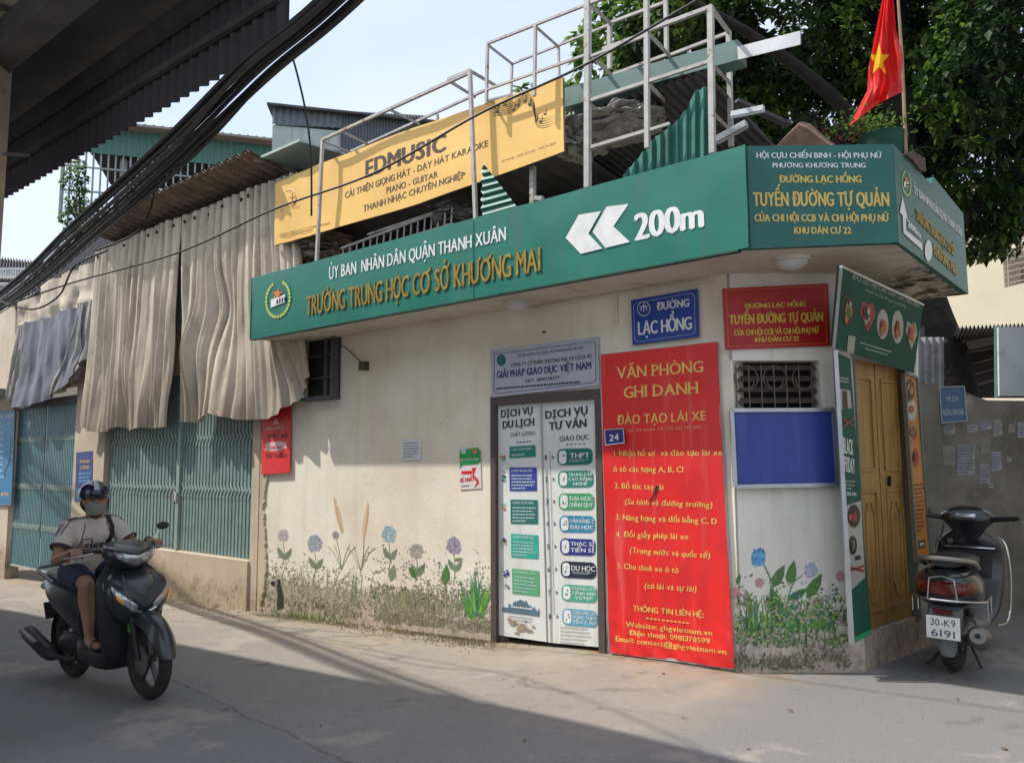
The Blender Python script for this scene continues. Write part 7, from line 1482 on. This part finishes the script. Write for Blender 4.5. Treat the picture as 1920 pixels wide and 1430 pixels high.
q = MB(); q.tube(pt3((-.34, -.195, .33), (-.375, -.196, .338)), .016, 10); Q_(q, 'exhaust_tip', M_DARKIN)
Q_(loftx([(.30, .27, .09, .08, 2.5), (.12, .26, .13, .09, 2.6), (-.04, .25, .12, .07, 2.6), (-.12, .25, .07, .05, 2.3)]), 'engine', M_EXH); Q_(arcfender(0, .245, .285, 70, 200, .07, .04), 'rear_fender', M_GREYP)
q = MB(); q.tube(pt3((.25, .06, .18), (.16, .17, .012), (.06, .19, .010)), .011, 7); q.tube(pt3((.25, -.06, .18), (.16, -.15, .012)), .009, 6); Q_(q, 'stand', M_PLAS)

# ---------------------------------------------------------------- the rider
M_SKIN = mat('skin', (.30, .165, .105), (.25, .13, .085), sc=9, rough=.55); M_SHIRT = mat('shirt_cream', (.56, .50, .44), (.47, .42, .37), sc=5, rough=.9, bump=.35, bsc=18); M_SHORT = mat('shorts_navy', (.025, .035, .065), (.02, .026, .05), sc=6, rough=.9)
M_TRIM = flat('trim_maroon', (.055, .025, .04), .8); M_HELM = mat('helmet_navy', (.010, .014, .05), rough=.2, coat=.6); M_MASK = mat('mask_grey', (.22, .22, .20), rough=.9)
rider = thing('person', g0, 'rider in cream football shirt, navy shorts, mask and navy helmet steering the grey scooter', 'person', rot=RROT); rider.scale = (1, 1, .975)
def capsule(mb, pts, rad, n=14):
    mb.tube(spline(pt3(*pts), 4), spl1(rad), n)
    for p, r in ((pts[0], rad[0]), (pts[-1], rad[-1])): mb.ell(p, r, r, r, nu=n, nv=8)
def spl1(r): return [v.x for v in spline([Vector((q, 0, 0)) for q in r], 4)]
def fused(mb, name, m, parent, vox, smooth=3, sub=0):
    me = bpy.data.meshes.new('tmp'); me.from_pydata([tuple(v) for v in mb.v], [], mb.f); o = bpy.data.objects.new('tmp', me); COL.objects.link(o)
    b = o.modifiers.new('r', 'REMESH'); b.mode = 'VOXEL'; b.voxel_size = vox; b.use_smooth_shade = True
    s_ = o.modifiers.new('s', 'SMOOTH'); s_.factor = .6; s_.iterations = smooth
    dg = bpy.context.evaluated_depsgraph_get(); e = bpy.data.meshes.new_from_object(o.evaluated_get(dg)); bpy.data.objects.remove(o)
    e.materials.clear(); e.materials.append(m); e.polygons.foreach_set('use_smooth', [True] * len(e.polygons)); r = bpy.data.objects.new(name, e); e.name = name; COL.objects.link(r); r.parent = parent; return r
sec = lambda z, xc, hd_, hw_, p=2.3: [Vector((xc + hd_ * abs(math.cos(a)) ** (2 / p) * (1 if math.cos(a) > 0 else -1), hw_ * abs(math.sin(a)) ** (2 / p) * (1 if math.sin(a) > 0 else -1), z)) for a in [2 * math.pi * i / 24 for i in range(24)]]
SHR = (.35, -.158, 1.235); SHL = (.37, .158, 1.235); ELR = (.43, -.285, .99); ELL = (.51, .27, 1.01); WRR = (.705, -.30, 1.045); WRL = (.735, .285, 1.07)
HC = Vector((.445, -.005, 1.425))                       # head centre
bd = MB()
bd.loft(smooth_rows([sec(.82, .22, .11, .16), sec(.92, .24, .115, .165), sec(1.05, .30, .105, .155), sec(1.16, .345, .105, .15), sec(1.25, .365, .075, .11), sec(1.30, .38, .055, .06)], 3))
bd.tube(pt3((.375, 0, 1.24), (.40, 0, 1.31), (.425, -.005, 1.38)), [.062, .055, .056], 14)
HM = Matrix.Rotation(R(-14), 3, 'Z')
bd.ell(HC, .098, .078, .118, HM, nu=20, nv=16); bd.ell(HC + HM @ Vector((.045, 0, -.065)), .055, .052, .055, nu=14, nv=10); bd.ell(HC + HM @ Vector((.100, 0, -.012)), .022, .014, .022, nu=10, nv=8)
for s in (-1, 1): bd.ell(HC + HM @ Vector((-.005, s * .080, -.01)), .02, .012, .032, nu=10, nv=8)
for SH_, EL, WR, s in ((SHR, ELR, WRR, -1), (SHL, ELL, WRL, 1)):
    capsule(bd, [SH_, tuple((Vector(SH_) + Vector(EL)) / 2), EL], [.058, .050, .042]); capsule(bd, [EL, tuple(Vector(EL).lerp(Vector(WR), .3)), tuple(Vector(EL).lerp(Vector(WR), .7)), WR], [.042, .044, .034, .027])
    gc = Vector((.812, s * .30, 1.047)); gd = Vector((-.045, s * .12, -.005)).normalized()
    bd.ell(gc + Vector((-.045, 0, .018)), .046, .040, .019, Matrix.Rotation(R(18), 3, 'Y'), nu=14, nv=8); bd.tube([Vector(WR), gc + Vector((-.05, 0, .018))], [.027, .026], 10)
    for k in range(4):
        b = gc + gd * (-.033 + .022 * k); L_ = (.93, 1.05, 1.0, .82)[k]; pts = []
        for j in range(7): a = R(150 - 225 * L_ * j / 6); pts.append(b + Vector((.033 * math.cos(a), 0, .033 * math.sin(a))))
        bd.tube(pts, [.0105, .0105, .010, .0095, .009, .0085, .007], 8)
    b = gc + gd * -.048; bd.tube([b + Vector((-.05, 0, .01)), b + Vector((-.03, 0, -.018)), b + Vector((0, 0, -.034)), b + Vector((.02, 0, -.030))], [.013, .012, .011, .008], 8)
for s, HP, KN, AN in ((-1, (.20, -.09, .865), (.64, -.155, .80), (.665, -.155, .42)), (1, (.20, .09, .865), (.62, .16, .80), (.66, .15, .42))):
    capsule(bd, [HP, tuple(Vector(HP).lerp(Vector(KN), .5)), KN], [.088, .075, .056]); a_, b_ = Vector(KN), Vector(AN)
    capsule(bd, [KN, tuple(a_.lerp(b_, .3) + Vector((-.02, 0, 0))), tuple(a_.lerp(b_, .7)), AN], [.054, .055, .040, .032]); capsule(bd, [(AN[0], AN[1], AN[2] - .02), (AN[0] + .03, AN[1], .375), (AN[0] + .12, AN[1] - s * -.01, .365), (AN[0] + .19, AN[1] + s * .01, .362)], [.033, .036, .034, .022])
body = fused(bd, 'body', M_SKIN, rider, .0065, 3)
st = MB()
st.loft(smooth_rows([sec(.815, .22, .135, .175), sec(.90, .235, .135, .165), sec(1.0, .275, .125, .158), sec(1.12, .335, .125, .162), sec(1.20, .36, .105, .160), sec(1.265, .37, .075, .115), sec(1.29, .378, .066, .085)], 3))
for SH_, EL, s in ((SHR, ELR, -1), (SHL, ELL, 1)):
    a_, b_ = Vector(SH_), Vector(EL); st.tube([a_ - Vector((0, s * .05, 0)), a_, a_.lerp(b_, .35), a_.lerp(b_, .62), a_.lerp(b_, .66)], [.062, .066, .066, .070, .069], 16)
shirt = fused(st, 'shirt', M_SHIRT, rider, .008, 5)
for v in shirt.data.vertices:
    c = v.co; d = .006 * noise.noise(Vector((c.x * 14, c.y * 11, c.z * 16))) + .004 * noise.noise(Vector((c.x * 30, c.y * 30 + c.z * 20, c.z * 12))); n = v.normal.copy(); v.co = c + n * d
so = MB()
so.loft(smooth_rows([sec(.80, .19, .13, .17), sec(.86, .20, .135, .175), sec(.93, .205, .128, .17)], 2))
for HP, KN in (((.20, -.09, .865), (.64, -.155, .80)), ((.20, .09, .865), (.62, .16, .80))): a_, b_ = Vector(HP), Vector(KN); so.tube([a_, a_.lerp(b_, .5), a_.lerp(b_, .86)], [.105, .096, .088], 16)
fused(so, 'shorts', M_SHORT, rider, .008, 5)
from mathutils.bvhtree import BVHTree
bv = BVHTree.FromPolygons([v.co.copy() for v in shirt.data.vertices], [tuple(p.vertices) for p in shirt.data.polygons])
def onshirt(p, o=.004):
    r = bv.find_nearest(p); return (r[0] + r[1] * o) if r[0] else p
def front(y, z, o=.004):
    h = bv.ray_cast(Vector((.8, y, z)), Vector((-1, 0, 0))); return h[0] + h[1] * o if h[0] else Vector((.48, y, z))
def rp_(mb, name, m, par=rider, sm=True): return mb.build(name, m, par, smooth=sm, local=True)
for SH_, EL, s in ((SHR, ELR, -1), (SHL, ELL, 1)):
    a_, b_ = Vector(SH_), Vector(EL); ax = (b_ - a_).normalized(); o1_ = ax.orthogonal().normalized(); o2_ = ax.cross(o1_); c = a_.lerp(b_, .64)
    q = MB(); q.tube([c + o1_ * .070 * math.cos(R(20 * i)) + o2_ * .070 * math.sin(R(20 * i)) for i in range(18)], .009, 6, closed=True, flat=1.8); rp_(q, 'cuff', M_TRIM, shirt)
    for k in range(3):
        q = MB(); q.tube([onshirt(Vector((.37 + .024 * (k - 1), s * (.06 + .17 * j / 9), 1.34 - .18 * (j / 9) ** 2.2))) for j in range(10)], .0048, 5, flat=.6); rp_(q, 'shoulder_stripe', M_TRIM, shirt)
    q = MB(); q.tube([front(s * (.075 + .045 * math.sin(j / 9 * 1.6)), 1.25 - .26 * j / 9, .003) for j in range(10)], .003, 4); rp_(q, 'raglan_seam', M_TRIM, shirt)
    q = MB(); q.grid([[Vector((.432 - .05 * j, s * (.012 + .055 * i / 4 + .018 * j), 1.262 + .028 * i / 4 - .035 * (1 - j) * (1 - i / 4) + .03 * j)) for i in range(5)] for j in (0, .5, 1)]); rp_(q, 'collar', M_SHIRT, shirt)
def shtext(s_, y0, z0, w_, h):
    lay, wid = layout(s_, .04, .08); q = MB(); k = w_ / wid
    for ch, vs, fs in lay:
        for dx, dz in ((-.003, 0), (.003, 0), (0, .002)): q.add([front(y0 + x * k + dx, z0 + y * h + dz, .0055) for x, y in vs], fs)
    return rp_(q, 'lettering', M_INK, shirt, False)
tag(shtext('ziggo', -.085, 1.065, .19, .040), kind='stuff')
q = MB(); q.tube([front(y, z, .004) for y, z in ((-.098, 1.05), (-.098, 1.122), (-.088, 1.13), (-.04, 1.13), (-.032, 1.122), (-.032, 1.05), (-.04, 1.045), (-.09, 1.045))], .0035, 5, closed=True); rp_(q, 'logo_frame', M_INK, shirt)
q = MB(); pts = [onshirt(Vector((.39 + .1 * j / 12, .115 - .02 * j / 12, 1.30 - .32 * j / 12)), .008) for j in range(13)]
for j in range(12): q.bar(pts[j], pts[j + 1], .034, .008, up=(1, .1, .2))
rp_(q, 'bag_strap', M_BLACK, rider, False)
# helmet, mask, glasses
q = MB(); q.ell(HC + Vector((-.012, 0, .052)), .138, .112, .108, HM, nu=30, nv=14, z0=-14, z1=90); hel = rp_(q, 'helmet', M_HELM)
q = MB(); q.ell(HC + Vector((-.012, 0, .048)), .128, .103, .09, HM, nu=24, nv=8, z0=-16, z1=0); q.ell(HC + HM @ Vector((-.06, 0, -.02)), .075, .098, .075, HM, nu=20, nv=10); rp_(q, 'helmet_liner', M_BLACK, hel)
rows = [[HC + Vector((-.012, 0, .052)) + HM @ Vector((.1395 * math.cos(R(a)) * math.cos(b), .1135 * math.cos(R(a)) * math.sin(b), .1095 * math.sin(R(a)))) for b in [R(-10 + 2.5 * i) for i in range(9)]] for a in range(16, 89, 6)]
q = MB(); q.grid(rows); rp_(q, 'helmet_stripe', flat('helmet_stripe_grey', (.40, .41, .43)), hel)
rows = [[HC + Vector((-.012, 0, .050)) + HM @ Vector(((.128 + .055 * j * math.cos(b) ** .5) * math.cos(b), (.110 + .008 * j) * math.sin(b), .006 - .006 * j)) for b in [R(-62 + 124 * i / 16) for i in range(17)]] for j in (0, .5, 1)]
q = MB(); q.grid(rows); q.grid([[p - Vector((0, 0, .006)) for p in r] for r in rows]); rp_(q, 'helmet_peak', M_HELM, hel)
q = MB()
for s in (-1, 1): q.tube([HC + HM @ Vector((-.01, s * .098, .0)), HC + HM @ Vector((.02, s * .088, -.06)), HC + HM @ Vector((.035, s * .03, -.128)), HC + HM @ Vector((.035, 0, -.132))], .006, 5)
rp_(q, 'chin_strap', M_BLACK, hel)
rows = []
for i in range(11):
    v = i / 10; z = -.022 - .090 * v; row = []
    for j in range(17): b = R(-72 + 144 * j / 16); rx_ = .104 + .018 * math.sin(v * 2.4) * math.cos(b) ** 2 - .014 * v; row.append(HC + HM @ Vector((rx_ * math.cos(b), (.083 - .012 * v) * math.sin(b), z + .012 * math.cos(b) ** 4 * (1 - v))))
    rows.append(row)
q = MB(); q.grid(rows); rp_(q, 'face_mask', M_MASK)
q = MB()
for s in (-1, 1):
    c = HC + HM @ Vector((.108, s * .034, .022)); q.tube([c + HM @ Vector((-.012 * abs(math.cos(R(30 * i))), .027 * math.cos(R(30 * i)), .019 * math.sin(R(30 * i)))) for i in range(12)], .0032, 5, closed=True); q.tube([HC + HM @ Vector((.098, s * .062, .026)), HC + HM @ Vector((.0, s * .088, .012))], .003, 4)
q.tube([HC + HM @ Vector((.110, -.009, .025)), HC + HM @ Vector((.110, .009, .025))], .003, 4); gls = rp_(q, 'glasses', M_PLAS)
for s in (-1, 1):
    q = MB(); q.ell(HC + HM @ Vector((.088, s * .033, .020)), .010, .014, .008, nu=12, nv=8); rp_(q, 'eye', flat('eye_dark', (.05, .035, .03), .3)); q = MB(); q.tube([HC + HM @ Vector((.098, s * .016, .045)), HC + HM @ Vector((.092, s * .05, .045))], .0035, 5); rp_(q, 'eyebrow', M_BLACK)
q = MB(); q.tube([Vector(WRL) + Vector((-.035 + .0, .032 * math.cos(R(30 * i)), .032 * math.sin(R(30 * i)))) for i in range(12)], .008, 5, closed=True); rp_(q, 'wristwatch', M_BLACK)
for s in (-1, 1): q = MB(); q.box((.755, s * .155, .335), .25, .09, .018); q.tube([(.80, s * .155 - .045, .345), (.80, s * .155 - .02, .40), (.80, s * .155 + .02, .40), (.80, s * .155 + .045, .345)], .012, 6); q.build('sandal', M_PLAS, rider, local=True)
